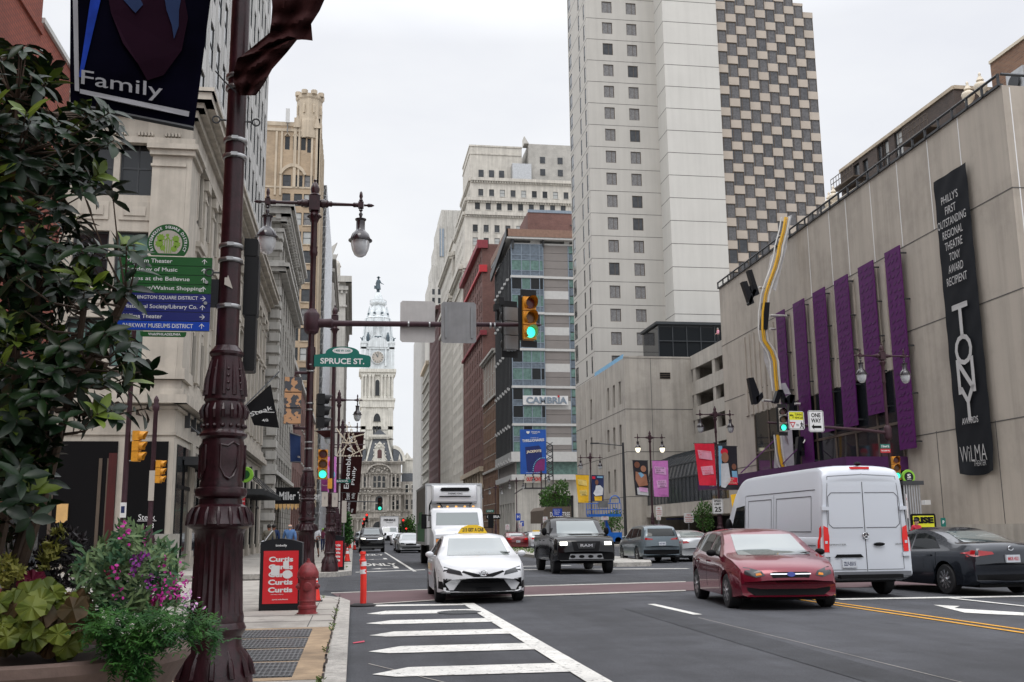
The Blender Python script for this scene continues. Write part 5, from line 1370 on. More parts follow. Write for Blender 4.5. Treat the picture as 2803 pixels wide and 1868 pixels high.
m_ = b.mb('base_step','concrete_podium'); wquad(m_,53,41.3,.15,1.6,.0,.35); m_.box(29.7,60,41.05,41.4,.15,1.62)
b.finish()
# seven purple perforated screens, each its own thing
panels = [(2448,733,1260,46),(2371,773,1180,42),(2296,812,1195,40),(2233,845,1235,37),(2175,873,1250,34),(2120,902,1260,30)]
order = ['nearest and largest','second nearest','third nearest','fourth','fifth','sixth','farthest, half hidden behind the twisting sign']
cols = [(2424,2469,738,1258),(2347,2392,778,1176),(2278,2318,814,1195),(2216,2252,848,1190),(2159,2192,876,1255),(2110,2135,902,1250)]
n2 = Vector((n_.x,n_.y,0))
random.seed(44)
ys_ = []
for i,(xl,xr,yt,yb_) in enumerate(cols):
    pn = aX(xr,yt,29.9); pf = aX(xl,yt,29.9); y0,y1 = pf.y,pn.y
    zt_ = 17.0; zb_ = [5.7,8.0,7.6,7.6,5.6,5.4][i]
    p0,p1 = wside(y0,zb_,.35),wside(y1,zb_,.35)
    r = empty('purple_screen',wside((y0+y1)/2,zb_,.3),'tall purple perforated screen on the theatre wall, '+order[i if i < 6 else 6],'screen','purple screens on the theatre wall')
    f_ = MB(); f_.obox(p0,p1-p0,n2*.06,(0,0,zt_-zb_)); f_.build('sheet',['purple'],r)
    m_ = MB(); dd = (p1-p0); W_ = dd.length; dd = dd/W_
    for q in range(int((zt_-zb_)/.42)):
        z = zt_-.45-q*.42
        for c_ in range(3):
            s0 = .2+c_*(W_-.3)/3+random.uniform(0,.15); s1 = s0+(W_-.3)/3*random.uniform(.45,.8); k_ = random.uniform(.05,.22)
            o = p0+dd*s0+n2*.065; o.z = z; m_.obox(o,dd*(s1-s0)+Vector((0,0,k_)),n2*.01,(0,0,.11))
    m_.build('cut_pattern',['purple_dark'],r)
    m_ = MB()
    for q in range(5):
        for s_ in (-.08,W_): o = p0+dd*s_-n2*.3; o.z = zb_+.3+q*(zt_-zb_-.8)/4; m_.obox(o,dd*.08,n2*.34,(0,0,.08))
    m_.build('bracket',['dark_metal'],r)
# black award banner
pT0,pT1 = aX(2545,498,29.7),aX(2637,446,29.7)
y0,y1 = pT0.y,pT1.y; zt_ = (pT0.z+pT1.z)/2; zb_ = aX(2640,1300,29.7).z
p0,p1 = wside(y0,zb_,.25),wside(y1,zb_,.25)
r = empty('wall_banner',(p0+p1)/2,'tall black banner with silver award lettering on the beige theatre wall','banner')
m_ = MB(); dd = p1-p0; W_ = dd.length; dd = dd/W_; nz_ = 60
for k in range(nz_):
    for c_ in range(10):
        def P(c,kk):
            z = zt_-(zt_-zb_)*kk/nz_; o = p0+dd*(W_*c/10); w_ = .012*math.sin(kk*.9+c*1.3)*(1 if kk > 3 else 2)
            if kk > nz_-4: w_ += .08*(kk-nz_+4)*math.sin(c*.7)*.6; z += .02*math.cos(c*.63)*(kk-nz_+4)
            o = o+n2*w_; return (o.x,o.y,z)
        m_.quad(P(c_,k+1),P(c_+1,k+1),P(c_+1,k),P(c_,k))
m_.build('cloth',['tony_black'],r,smooth=60)
m_ = MB(); cc = (p0+p1)/2+n2*.12; H_ = zt_-zb_
def tline(s,f,h,w=None,bold=0.0): c = Vector((cc.x,cc.y,zt_-H_*f)); lettering(m_,s,c,dd,(0,0,1),h,w,bold)
for s,f,w_ in [("PHILLY'S",.085,.50),('FIRST',.125,.32),('OUTSTANDING',.165,.86),('REGIONAL',.205,.60),('THEATRE',.245,.52),('TONY',.285,.32),('AWARD',.325,.44),('RECIPIENT',.365,.60)]: tline(s,f,.42,W_*w_)
for s,f,h,w_ in [('T',.505,1.75,.46),('O',.60,1.55,.5),('N',.685,1.75,.5),('Y',.775,1.7,.46)]: tline(s,f,h,W_*w_,.01)
for f in (.452,.562):
    o = Vector((cc.x,cc.y,zt_-H_*f))-dd*(.2*W_ if f < .5 else .1*W_); m_.obox(o,dd*(.4*W_ if f < .5 else .2*W_),n2*.01,(0,0,.07))
tline('AWARDS',.83,.32,W_*.46,.01); tline('WiLMA',.935,.78,W_*.74,-.012);
c = Vector((cc.x,cc.y,zt_-H_*.968))+dd*.5; lettering(m_,'THEATER',c,dd,(0,0,1),.26,W_*.34,-.01)
m_.build('lettering',['tony_silver'],r)

# ================================================================== STREET FURNITURE
def post_parts(root,scale=1.0,arms=True,lit=False,detail=True,mast=None,dull='lamp_maroon',top=9.3):
    """ornamental post in local coordinates"""
    n = 24 if detail else 10
    m = MB(); m.lathe([(.31,0),(.31,.16),(.29,.20),(.285,.30),(.26,.34),(.245,.46),(.20,.52),(.195,.60),(.215,.63),(.225,.655),(.215,.68),(.205,.70)],(0,0,0),n,cap=False); m.build('foot',[dull],root,35,True)
    m = MB(); m.lathe([(.205,.70),(.205,.74),(.195,.78),(.187,1.0),(.178,1.28),(.185,1.36),(.20,1.39)],(0,0,0),48 if detail else 16,flute=.09,lo=.76,hi=1.30,cap=False); m.build('fluted_base',[dull],root,35,True)
    m = MB(); m.lathe([(.20,1.39),(.24,1.41),(.248,1.43),(.235,1.46),(.215,1.50),(.20,1.56),(.165,1.58),(.16,1.62),(.19,1.64),(.197,1.67),(.19,1.70),(.165,1.71),(.163,1.74),(.155,1.76),(.168,1.90),(.170,2.0),(.16,2.06),(.155,2.08),(.180,2.10),(.182,2.12),(.16,2.14),(.155,2.16),(.160,2.20),(.155,2.22),(.165,2.25),(.168,2.29),(.155,2.34),(.148,2.37),(.16,2.39),(.155,2.42),(.145,2.5),(.125,2.66),(.115,2.73),(.13,2.75),(.13,2.77),(.105,2.80),(.09,2.82)],(0,0,0),n,cap=False)
    if detail:
        for k in range(16):
            a = 2*math.pi*k/16; c,s = math.cos(a),math.sin(a)
            m.ball((c*.162,s*.162,2.18),.018,n=6)
            m.tube([(c*.247,s*.247,1.42),(c*.232,s*.232,1.50),(c*.205,s*.205,1.555)],[.012,.018,.008],5)
            m.tube([(c*.168,s*.168,2.24),(c*.178,s*.178,2.30),(c*.160,s*.160,2.35)],[.012,.016,.006],5)
        for k in range(12):
            a = 2*math.pi*k/12; c,s = math.cos(a),math.sin(a)
            m.tube([(c*.155,s*.155,2.42),(c*.147,s*.147,2.55),(c*.12,s*.12,2.70)],[.018,.014,.005],5)
            m.tube([(c*.288,s*.288,.31),(c*.262,s*.262,.40),(c*.215,s*.215,.50)],[.022,.022,.008],5)
        for k in range(8):
            a = 2*math.pi*k/8+.2; c,s = math.cos(a),math.sin(a)
            for q in range(4): m.ball((c*(.150-q*.007),s*(.150-q*.007),2.46+q*.055),.013,n=6)
        for k in range(4):
            a = math.pi/2*k-1.2; P = lambda da,z,r=.170: (math.cos(a+da)*r,math.sin(a+da)*r,z)
            m.tube([P(-.42,2.03),P(-.42,1.86),P(-.2,1.79),P(0,1.77),P(.2,1.79),P(.42,1.86),P(.42,2.03),P(.15,2.05,.165),P(-.1,2.02),P(-.42,2.03)],.010,5)
    m.build('ornate_collar',[dull],root,35,True)
    m = MB(); pts = [(.088,2.82),(.083,3.4),(.074,6.0),(.068,top-1.9)]
    m.lathe(pts+[(.070,top-1.32),(.09,top-1.28),(.10,top-1.22),(.085,top-1.15),(.095,top-1.08)],(0,0,0),20 if detail else 8,cap=False); m.build('pole',[dull],root,35,True)
    m = MB(); m.lathe([(.08,top-1.08),(.075,top-.5),(.09,top-.46),(.13,top-.36),(.15,top-.30),(.10,top-.24),(.09,top-.2)],(0,0,0),24 if detail else 10,flute=.1,lo=top-1.0,hi=top-.52,cap=False)
    for k in range(8 if detail else 0):
        a = 2*math.pi*k/8; m.ball((math.cos(a)*.14,math.sin(a)*.14,top-.33),.035,n=6)
    m.box(-.13,.13,-.13,.13,top-.19,top+.17); m.lathe([(.12,top+.17),(.14,top+.2),(.09,top+.25),(.11,top+.36),(.08,top+.46),(.03,top+.54),(.045,top+.58),(0,top+.62)],(0,0,0),12); m.build('capital',[dull],root,40,True)
    if arms:
        for s in (-1,1):
            m = MB(); A = [(.13,.085),(.2,.11),(.26,.085),(.30,.10),(.34,.06),(.40,.07),(.42,.045),(.9,.035),(.93,.06),(1.0,.055),(1.04,.06)]
            m.tube([(s*x,0,top) for x,r in A],[r for x,r in A],10)
            m.cbox((s*1.1,0,top),.13,.13,.15); m.tube([(s*1.17,0,top),(s*1.24,0,top),(s*1.28,0,top),(s*1.36,0,top),(s*1.42,0,top)],[.03,.025,.05,.04,.008],8)
            m.lathe([(.03,top+.07),(.05,top+.12),(.03,top+.16),(.045,top+.22),(.03,top+.32),(0,top+.36)],(s*1.1,0,0),8); m.build('arm',[dull],root,45,True)
            m = MB(); m.lathe([(.03,top-.07),(.05,top-.13),(.02,top-.17),(.05,top-.23),(.03,top-.30),(.06,top-.33),(.135,top-.35),(.13,top-.38),(.105,top-.40),(.105,top-.62),(.13,top-.66),(.20,top-.73),(.235,top-.82),(.24,top-.86),(.285,top-.875),(.285,top-.90),(.24,top-.91)],(s*1.1,0,0),20 if detail else 12,cap=False)
            h = m.build('lamp_hood',['lamp_dark'],root,45,True)
            m = MB(); m.lathe([(.225,top-.90),(.22,top-1.0),(.195,top-1.12),(.14,top-1.24),(.07,top-1.29),(0,top-1.30)],(s*1.1,0,0),18,cap=False); m.build('globe',['globe_lit' if lit else 'globe'],h,60,True)
def add_strap(root,z,r=.095,name='strap',h=.035):
    m = MB(); m.lathe([(r,z),(r+.004,z+.003),(r+.004,z+h-.003),(r,z+h)],(0,0,0),20); m.cbox((0,-r-.012,z+h/2),.05,.02,h*.8); m.build(name,['strap'],root,60,True)

P1 = empty('lamp_post',(-1.02,8.25,.15),'biggest maroon cast iron lamp post in front, fluted base beside the flower planter','lamp post','ornate double-arm lamp posts',R(4))
post_parts(P1)
for z in (3.12,3.50,3.62,4.38,4.52,4.98,5.08): add_strap(P1,z,.0925)
for z,s in ((3.42,-1),(4.72,1),(4.72,-1)):
    m = MB(); m.tube([(s*.08,0,z),(s*.13,0,z)],.008,6); m.tube([(s*(.16+.03*math.cos(a)),0,z+.03*math.sin(a)) for a in [i*math.pi/6 for i in range(13)]],.007,5); m.build('eye_bolt',['dark_metal'],P1,None,True)
m = MB(); m.box(-.035,.0,-.096,-.09,3.3,3.36); m.poly([(-.03,-.097,3.30),(.03,-.097,3.27),(.01,-.097,3.33),(-.01,-.097,3.38)]); m.build('sticker',['sign_pale'],P1,None,True)
P2 = empty('lamp_post',(-1.06,24.0,.15),'maroon double lamp post carrying the long mast arm and the green street sign','lamp post','ornate double-arm lamp posts',R(0))
post_parts(P2,top=9.15)
for z in (4.35,4.5,3.6,3.45,3.0,2.95,5.25,5.4): add_strap(P2,z-.2,.092)
m = MB(); m.lathe([(.10,5.95),(.16,6.0),(.17,6.06),(.185,6.08),(.185,6.42),(.16,6.46),(.12,6.50),(.10,6.55)],(0,0,0),18)
m.tube([(.12,0,6.22),(.3,0,6.22),(.42,0,6.22),(.46,0,6.22),(.5,0,6.22)],[.12,.10,.11,.115,.085],14); m.build('mast_collar',['lamp_dull'],P2,40,True)
m = MB(); m.tube([(.5,0,6.22),(3.0,0,6.245),(5.2,0,6.28)],[.072,.062,.048],12); m.tube([(5.2,0,6.28),(5.3,0,6.28),(5.38,0,6.28),(5.5,0,6.28)],[.045,.06,.05,.01],8); m.build('mast_arm',['lamp_dull'],P2,40,True)
for x in (2.25,2.75,3.2,3.6,3.72,4.22,4.32): m = MB(); m.tube([(x,0,6.24),(x+.035,0,6.24)],.075,12); m.build('strap',['strap'],P2,40,True)
post3 = empty('lamp_post',(-.83,38.2,.15),'plain tapering maroon signal post behind the green street sign','lamp post','ornate posts without lamps')
post_parts(post3,arms=False,top=9.2)
wl = [(62.5,-1.0,'double lamp post below the street sign, its globes beside the clock tower',9.3),(78.8,-.96,'double lamp post just beyond, partly behind the star-shaped light frame',9.2)]
base_far = None
def far_post(x,y,lab,lit=False,top=9.3):
    global base_far
    if base_far is None or lit:
        r_ = empty('lamp_post',(x,y,.15),lab,'lamp post','ornate double-arm lamp posts'); post_parts(r_,detail=False,lit=lit,dull='lamp_dull')
        if not lit: base_far = r_
    else:
        r_ = copy_tree(base_far); r_.location = (x,y,.15)
    r_['label'] = lab; return r_
for (y,x,lab,t) in wl: far_post(x,y,lab)
for k,y in enumerate((98,121,150,180)): far_post(-.95,y,['double lamp post on the left sidewalk, third beyond the star-shaped light frame','small double lamp post farther along the left kerb','very small double lamp post far down the left kerb','tiny double lamp post farthest down the left kerb'][k])
EP = [(44.4,24.5,'double lamp post on the right with a mast arm in front of the purple screens',False),(68.9,25.05,'double lamp post between the red banner and the dark portrait banner',False),(86.8,25.5,'double lamp post with pale lit globes above the pink banner',True),(111.3,25.8,'double lamp post beside the yellow banner',False),
      (143,26,'double lamp post standing in front of the blue billboard',False),(163,25.6,'double lamp post right of the blue H sign',False),(187,25.5,'small double lamp post left of the blue H sign',False),(215,25.4,'small double lamp post beyond the small green signal on the right side',False),(262,25.3,'tiny double lamp post beside the truck on the right sidewalk',False)]
EPO = [far_post(x,y,lab,lit) for (y,x,lab,lit) in EP]

# ---- signals
def make_signal(loc,rz,lab,lit='green',body='signal_yellow',back=True,s=1.0,visor='signal_yellow',name='traffic_light'):
    r = empty(name,loc,lab,'traffic light',None,rz)
    m = MB()
    for k in range(3): m.box(-.17*s,.17*s,-.12*s,.10*s,(-.17+(k-1)*.36)*s,(.17+(k-1)*.36)*s)
    m.build('housing',[body],r,None,True)
    for k,c in enumerate(('green','amber','red')):
        z = (k-1)*.36*s
        m = MB(); m.lathe([(.135*s,0),(.13*s,.02*s),(0,.03*s)],(0,0,0),18,'y'); m.v = [(x,-.125*s-y,z+q) for x,y,q in m.v]
        o = m.build('lens',['lens_'+c if lit == c else ('lens_red_off' if c == 'red' else ('lens_amber_off' if c == 'amber' else 'glass_dark'))],r,50,True);
        m = MB(); n = 14
        for i in range(n):
            a0,a1 = R(-50)+R(280)*i/n,R(-50)+R(280)*(i+1)/n
            for rr in (.150,.158):
                p = lambda a,y,q=rr: (q*s*math.cos(a),y*s,z+q*s*math.sin(a))
                dp = lambda a: -.12-.26*(0.55+.45*max(0,math.sin(a)))
                m.quad(p(a0,-.12),p(a1,-.12),p(a1,dp(a1)),p(a0,dp(a0)))
        m.build('visor',[visor],r,50,True)
    if back:
        m = MB(); m.box(-.21*s,.21*s,-.06*s,-.04*s,.56*s,.72*s); m.box(-.21*s,.21*s,-.06*s,-.04*s,-.72*s,-.56*s); m.box(-.27*s,-.175*s,-.05*s,-.03*s,-.56*s,.56*s); m.box(.175*s,.20*s,-.05*s,-.03*s,-.56*s,.56*s); m.build('backplate',['signal_black'],r,None,True)
    return r
A0 = Vector((-1.06,24.0,.15))
make_signal(A0+Vector((5.12,-.22,6.38)),R(14),'traffic light showing green at the end of the long mast arm',s=.98)
s2 = make_signal(A0+Vector((4.76,.25,6.22)),R(194),'dark rear traffic light fixed behind the one on the long mast arm',lit=None,body='grey_metal',visor='signal_black',s=.98)
make_signal((-1.15,38.0,aY(883,1272,38).z),R(2),'green traffic light on the plain post above the sidewalk, left of the brown banners',back=False)
sg = empty('traffic_light',(-1.75,24,4.6),'rusty back of a traffic light with peeling dark paint, left of the lamp post pole','traffic light')
c0,c1 = aY(781,1032,24),aY(823,1162,24)
mat('peeling',(0.50,0.27,0.14),0.7,var=0.2,scale=4)
_t = M['peeling'].node_tree; _b = _t.nodes['Principled BSDF']; _n = _t.nodes.new('ShaderNodeTexNoise'); _n.inputs['Scale'].default_value = 5.5; _n.inputs['Detail'].default_value = 9; _tc = _t.nodes.new('ShaderNodeTexCoord'); _t.links.new(_tc.outputs['Object'],_n.inputs[0])
_r = _t.nodes.new('ShaderNodeValToRGB'); _r.color_ramp.interpolation = 'CONSTANT'; _r.color_ramp.elements[0].color = (.07,.075,.085,1); _r.color_ramp.elements[1].position = .5; _r.color_ramp.elements[1].color = (.52,.29,.15,1); _t.links.new(_n.outputs[0],_r.inputs[0]); _t.links.new(_r.outputs[0],_b.inputs['Base Color'])
m = MB(); H = c0.z-c1.z
for k in range(3): m.box(c0.x,c1.x,23.9,24.12,c1.z+H*k/3+.01,c1.z+H*(k+1)/3-.015)
m.build('housing',['peeling'],sg)
m = MB(); m.tube([(c1.x-.15,24,c0.z+.02),(c1.x-.15,24,c0.z+.1),(-1.1,24,c0.z+.1)],.035,8); m.tube([(c1.x-.15,24,c1.z-.02),(c1.x-.15,24,c1.z-.09),(-1.1,24,c1.z-.09)],.035,8); m.build('bracket_pipe',['lamp_dull'],sg,50)
make_signal((-.82,24.05,aY(848,1125,24).z),R(100),'black side-facing signal just right of the lamp post pole under the street sign',lit=None,body='signal_black',visor='signal_black',back=False,s=.75)
# two side-facing yellow signals on posts before the restaurant
for (px,y,pyb,sz,sx,lab,lab2,ht) in [(338,36.6,1180,1.0,385,'larger yellow signal facing the side street, before the dark restaurant front','dull maroon signal post with a stuck poster, left of its yellow signal',8.5),(412,39.6,1258,.8,446,'smaller yellow signal facing the side street, near the building corner','thin maroon post with a round finial carrying the smaller yellow signal',5.9)]:
    p = aY(px,1400,y); r_ = empty('signal_post',(p.x,y,.15),lab2,'signal post')
    m = MB(); m.lathe([(.25,0),(.24,.8),(.2,1.1),(.22,1.2),(.15,1.4),(.12,1.5),(.095,1.6),(.08,ht),(.12,ht+.05),(.13,ht+.2),(.08,ht+.3),(.1,ht+.42),(.05,ht+.55),(0,ht+.6)],(0,0,0),14); m.build('pole',['lamp_dull'],r_,40,True)
    q = aY(sx-12,pyb+42*sz,y)
    sgn = make_signal((q.x,y,q.z),R(82),lab,lit=None,s=sz*.98,back=False)
    for dz in (-.5,.5): m = MB(); m.tube([(0,0,q.z-.15+dz*sz),(q.x-p.x,0,q.z-.15+dz*sz)],.022,6); m.build('bracket_pipe',['grey_metal'],r_,None,True)
    m = MB(); m.box(-.09,.11,-.12,-.10,1.95 if sz == 1 else 2.6,2.45 if sz == 1 else 3.7); m.build('notice',['sign_pale' if sz < 1 else 'sign_white'],r_,None,True)
    if sz == 1: m = MB(); m.box(-.06,.06,-.122,-.121,2.1,2.33); m.build('notice_photo',['b_navy'],r_,None,True)
# right-hand mast arm with signal and signs
PW = EPO[0]; Yw = 44.4
m = MB(); c = aY(2432,1185,Yw).z-.15; m.lathe([(.10,c-.35),(.16,c-.3),(.18,c-.2),(.18,c+.2),(.15,c+.28),(.1,c+.34)],(0,0,0),16); e_ = aY(2100,1150,Yw).x-24.5
m.build('mast_collar',['lamp_dull'],PW,40,True); m = MB(); zt2 = aY(2100,1150,Yw).z-.15
m.tube([(-.15,0,c),(-1.2,0,c+.12),(e_,0,zt2-.12)],[.085,.075,.05],10); m.build('mast_arm',['lamp_dull'],PW,40,True)
p = aY(2141,1150,Yw-.3); make_signal((p.x,Yw-.3,p.z),R(-6),'green traffic light hanging from the right mast arm beside the one way sign',s=1.0,visor='signal_black',body='sign_pale')
p = aY(2452,1282,Yw-.3); make_signal((p.x,Yw-.3,p.z),R(-12),'green traffic light low on the right post beside the round green sign',s=1.0,back=False)
# far small signals
for (px,py,y,lit,lab,bk) in [(1040,1380,100,'green','green traffic light on the far mast arm in front of the city hall','signal_black'),(1004,1418,150,'red','red traffic light highest of the distant ones left of the white delivery truck',None),(997,1429,165,'red','red traffic light in the middle of the distant ones left of the white delivery truck',None),(994,1440,180,'red','lowest distant red traffic light left of the white delivery truck',None),(1081,1442,165,'red','distant red traffic light just right of the white delivery truck',None),(1104,1432,160,'red','distant red traffic light between the delivery truck and the big reefer truck',None),(1112,1454,185,'red','lowest distant red traffic light beside the green trees by the truck',None),(953,1425,118,'green','tiny green traffic light over the left sidewalk beyond the brown banners',None),(1347,1426,128,'green','tiny green traffic light on the right sidewalk under the small hotel sign',None)]:
    p = aY(px,py,y); s_ = 1.15
    r_ = make_signal(p,R(-4),lab,lit=lit,back=False,s=s_,body='signal_black',visor='signal_black')
    m = MB(); m.tube([(.0,.1,-(p.z)),(.0,.1,.3)],.06,6) if py != 1380 else m.tube([(0,.1,.2),(-5.2,.1,.3)],.06,6); m.build('pole',['dark_metal'],r_,None,True)

# ---- signs
def panel_px(x0,y0,x1,y1,Y):   # world rectangle from two picture corners at distance Y
    a,b_ = aY(x0,y0,Y),aY(x1,y1,Y); return a.x,b_.x,b_.z,a.z
# wayfinding sign on the big post
Ys = 8.25
X0,X1,Z0,Z1 = panel_px(333,700,573,908,Ys)
rs = empty('wayfinding_sign',(X1,Ys,Z0),'green and blue walking directions sign with white lettering on the big post','sign')
m = MB(); m.box(X0+.012,X1-.0,Ys,Ys+.012,Z0+(Z1-Z0)*.0,Z1,0); m.build('board',['grey_metal'],rs)
rows = [('Merriam Theater','sign_green','^'),('Academy of Music','sign_green','^'),('Shops at the Bellevue','sign_green','^'),('Chestnut/Walnut Shopping','sign_green','^'),('WASHINGTON SQUARE DISTRICT','sign_navy','>'),('Historical Society/Library Co.','sign_navy','^'),('Wilma Theater','sign_navy','>'),('PARKWAY MUSEUMS DISTRICT','sign_blue','^')]
rh = (Z1-Z0)/8; W_ = X1-X0
wd_ = [.50,.56,.70,.84,.80,.80,.42,.76]
for k,(t_,mt_,ar) in enumerate(rows):
    z = Z1-rh*(k+1); sk = -.012*k/8*W_
    m = MB(); m.box(X0,X1,Ys-.012,Ys-.0005,z+.003,z+rh-.002,0)
    m.build('sign_blade',[mt_],rs)
    m = MB(); h_ = rh*(.56 if ('g' in t_ or 'p' in t_ or 'y' in t_) else .45); w2 = W_*wd_[k]; xc = X0+W_*.06+w2/2
    lettering(m,t_,(xc,Ys-.0135,z+rh*.5),(1,0,0),(0,0,1),h_,w2*1.0,.008)
    ax,az = X1-W_*.085,z+rh*.5; q = rh*.26
    if ar == '^': m.box(ax-q*.14,ax+q*.14,Ys-.014,Ys-.013,az-q,az+q*.8); pts = [(ax-q,az+.1*q),(ax,az+q*1.15),(ax+q,az+.1*q),(ax+q,az-.25*q),(ax,az+q*.75),(ax-q,az-.25*q)]
    else: m.box(ax-q,ax+q*.8,Ys-.014,Ys-.013,az-q*.14,az+q*.14); pts = [(ax+.1*q,az+q),(ax+q*1.15,az),(ax+.1*q,az-q),(ax-.25*q,az-q),(ax+.75*q,az),(ax-.25*q,az+q)]
    m.poly([(x,Ys-.0145,z_) for x,z_ in pts]); m.build('lettering',['sign_white'],rs)
cc = aY(461,668,Ys); rr = (aY(518,668,Ys).x-aY(404,668,Ys).x)/2
m = MB(); A = [(cc.x+rr*math.cos(a),Ys-.012,cc.z+rr*math.sin(a)) for a in [R(-38)+R(256)*i/40 for i in range(41)]]; m.extr(A,(0,.012,0)); m.build('round_crest',['sign_green'],rs)
m = MB(); A = [(cc.x+rr*.68*math.cos(a),Ys-.0135,cc.z+rr*.68*math.sin(a)) for a in [R(-50)+R(280)*i/40 for i in range(41)]]; m.poly(A)
m.build('crest_disc',['sign_pale'],rs)
m = MB(); random.seed(2)
for (x,z,r_) in [(-.36,.28,.22),(-.42,-.02,.22),(-.25,-.25,.16),(.36,.24,.2),(.42,-.04,.2),(.3,-.28,.18),(-.05,.42,.10)]:
    m.poly([(cc.x+rr*(x+r_*(1 if i % 2 else .72)*math.cos(i*math.pi/8)),Ys-.0145,cc.z+rr*(z+r_*(1 if i % 2 else .72)*math.sin(i*math.pi/8))) for i in range(16)])
for dx in (-.16,-.05,.06,.15): m.box(cc.x+rr*(dx-.02),cc.x+rr*(dx+.02),Ys-.0147,Ys-.0143,cc.z-rr*.5,cc.z+rr*.2)
m.poly([(cc.x+rr*x,Ys-.015,cc.z+rr*z) for x,z in [(-.2,.1),(-.02,.38),(.16,.1),(-.02,.24)]])
m.build('crest_trees',['sign_lime'],rs)
m = MB(); txt = 'RITTENHOUSE SQUARE DISTRICT'
for i,ch in enumerate(txt):
    if ch == ' ': continue
    a = R(204)-R(228)*i/(len(txt)-1); c = (cc.x+rr*.84*math.cos(a),Ys-.0135,cc.z+rr*.84*math.sin(a))
    lettering(m,ch,c,(math.sin(a),0,-math.cos(a)),(math.cos(a),0,math.sin(a)),rr*.145,None,.02)
m.build('lettering',['sign_white'],rs)
x0,x1,z0,z1 = panel_px(384,908,510,924,Ys); m = MB(); m.extr([(x0,Ys-.01,z1),(x0+.004,Ys-.01,z0+.01),(x0+.015,Ys-.01,z0),(x1-.015,Ys-.01,z0),(x1-.004,Ys-.01,z0+.01),(x1,Ys-.01,z1)],(0,.01,0)); m.build('foot_tab',['sign_green'],rs)
m = MB(); lettering(m,'Walk!PHILADELPHIA',((x0+x1)/2+.01,Ys-.0115,(z0+z1)/2),(1,0,0),(0,0,1),(z1-z0)*.5,(x1-x0)*.7,.02); m.build('lettering',['sign_white'],rs)
x0,x1,z0,z1 = panel_px(570,765,612,843,Ys); m = MB(); m.box(x0,x1,Ys-.01,Ys+.01,z0,z1); m.build('mounting_plate',['bin_black'],rs)
for z in (z0+.03,z1-.03): m = MB(); m.lathe([(.014,0),(.012,.012),(0,.014)],(x0-.01,Ys-.026,z),10,'y'); m.build('bolt',['strap'],rs,50)
# dark signal head backs on the far side of the big post
rb_ = empty('traffic_light',(-.84,8.5,3.6),'dark unlit signal head seen from its back, right behind the big post','traffic light')
m = MB()
for (ya,yb_) in ((660,708),(709,868),(869,1020)):
    x0,x1,z0,z1 = panel_px(672,ya,708 if ya < 709 else (706 if ya < 800 else 698),yb_,8.5); b_ = .012
    m.extr([(x0,8.42,z0+.0),(x1-b_,8.42,z0),(x1,8.42,z0+b_),(x1,8.42,z1-b_),(x1-b_,8.42,z1),(x0,8.42,z1)],(0,.16,0))
m.build('housing',['signal_black'],rb_)
# street name sign
Y2 = 23.9
x0,x1,z0,z1 = panel_px(860,972,1014,1006,Y2)
r_ = empty('street_sign',(x0,Y2,z0),'teal arched street name sign reading SPRUCE ST. on the second lamp post','street sign')
m = MB(); H = z1-z0; W_ = x1-x0; xm = x0+W_*.5
pts = [(x0,z0),(x1-.03,z0),(x1,z0+.03),(x1,z1-.03),(x1-.03,z1)]+[(xm+W_*.30*math.cos(math.pi*i/12),z1+.04+H*.62*math.sin(math.pi*i/12)**.8) for i in range(13)]+[(x0,z1)]
m.extr([(x,Y2,z) for x,z in pts],(0,.02,0)); m.build('plate',['sign_teal'],r_)
m = MB(); lettering(m,'SPRUCE ST.',(xm,Y2-.003,z0+H*.5),(1,0,0),(0,0,1),H*.5,W_*.78,.025)
m.poly([(xm+W_*.18*math.cos(a),Y2-.003,z1+.11+.075*math.sin(a)) for a in [i*math.pi/10 for i in range(20)]]); m.build('lettering',['sign_white'],r_)
m = MB(); lettering(m,'1400 W 1300',(xm,Y2-.006,z1+.11),(1,0,0),(0,0,1),.055,W_*.28,.015); m.build('lettering',['sign_teal'],r_)
m = MB(); m.lathe([(.10,z0-.05),(.11,z0),(.11,z1+.15),(.10,z1+.2)],(-1.06,24,0),16); m.build('clamp',['lamp_maroon'],r_,50)
# blank backs of signs on the mast arm
for (q,lab,mt_) in [((1096,823,1191,938),'pale blank back of a road sign on the mast arm','sign_pale'),((1208,826,1304,940),'grey metal back of a road sign with two vertical rails','grey_metal')]:
    x0,x1,z0,z1 = panel_px(*q,24.06 if q[0] < 1200 else 23.9); y_ = 24.08 if q[0] < 1200 else 23.93
    r_ = empty('road_sign',((x0+x1)/2,y_,z0),lab,'sign'); m = MB(); b_ = .05
    m.extr([(x0+b_,y_,z0),(x1-b_,y_,z0),(x1,y_,z0+b_),(x1,y_,z1-b_),(x1-b_,y_,z1),(x0+b_,y_,z1),(x0,y_,z1-b_),(x0,y_,z0+b_)],(0,-.012 if q[0] > 1200 else .012,0)); m.build('plate',['sign_back' if q[0] < 1200 else 'sign_back_dark'],r_)
    if q[0] > 1200:
        for t_ in (.13,.87): m = MB(); m.box(x0+(x1-x0)*t_-.02,x0+(x1-x0)*t_+.02,y_-.04,y_-.013,z0+.12,z1-.12); m.build('rail',['grey_metal'],r_)
cmr = aY(1362,850,23.9); r_ = empty('traffic_camera',cmr,'small black camera clamped on the mast arm left of the signal','camera')
m = MB(); m.tube([(cmr.x,23.9,cmr.z-.25),(cmr.x+.02,23.85,cmr.z-.05),(cmr.x-.05,23.8,cmr.z+.05)],.035,8); m.box(cmr.x-.1,cmr.x+.02,23.7,23.95,cmr.z-.02,cmr.z+.12); m.box(cmr.x+.0,cmr.x+.13,23.7,23.95,cmr.z+.1,cmr.z+.28); m.build('camera_body',['signal_black'],r_)
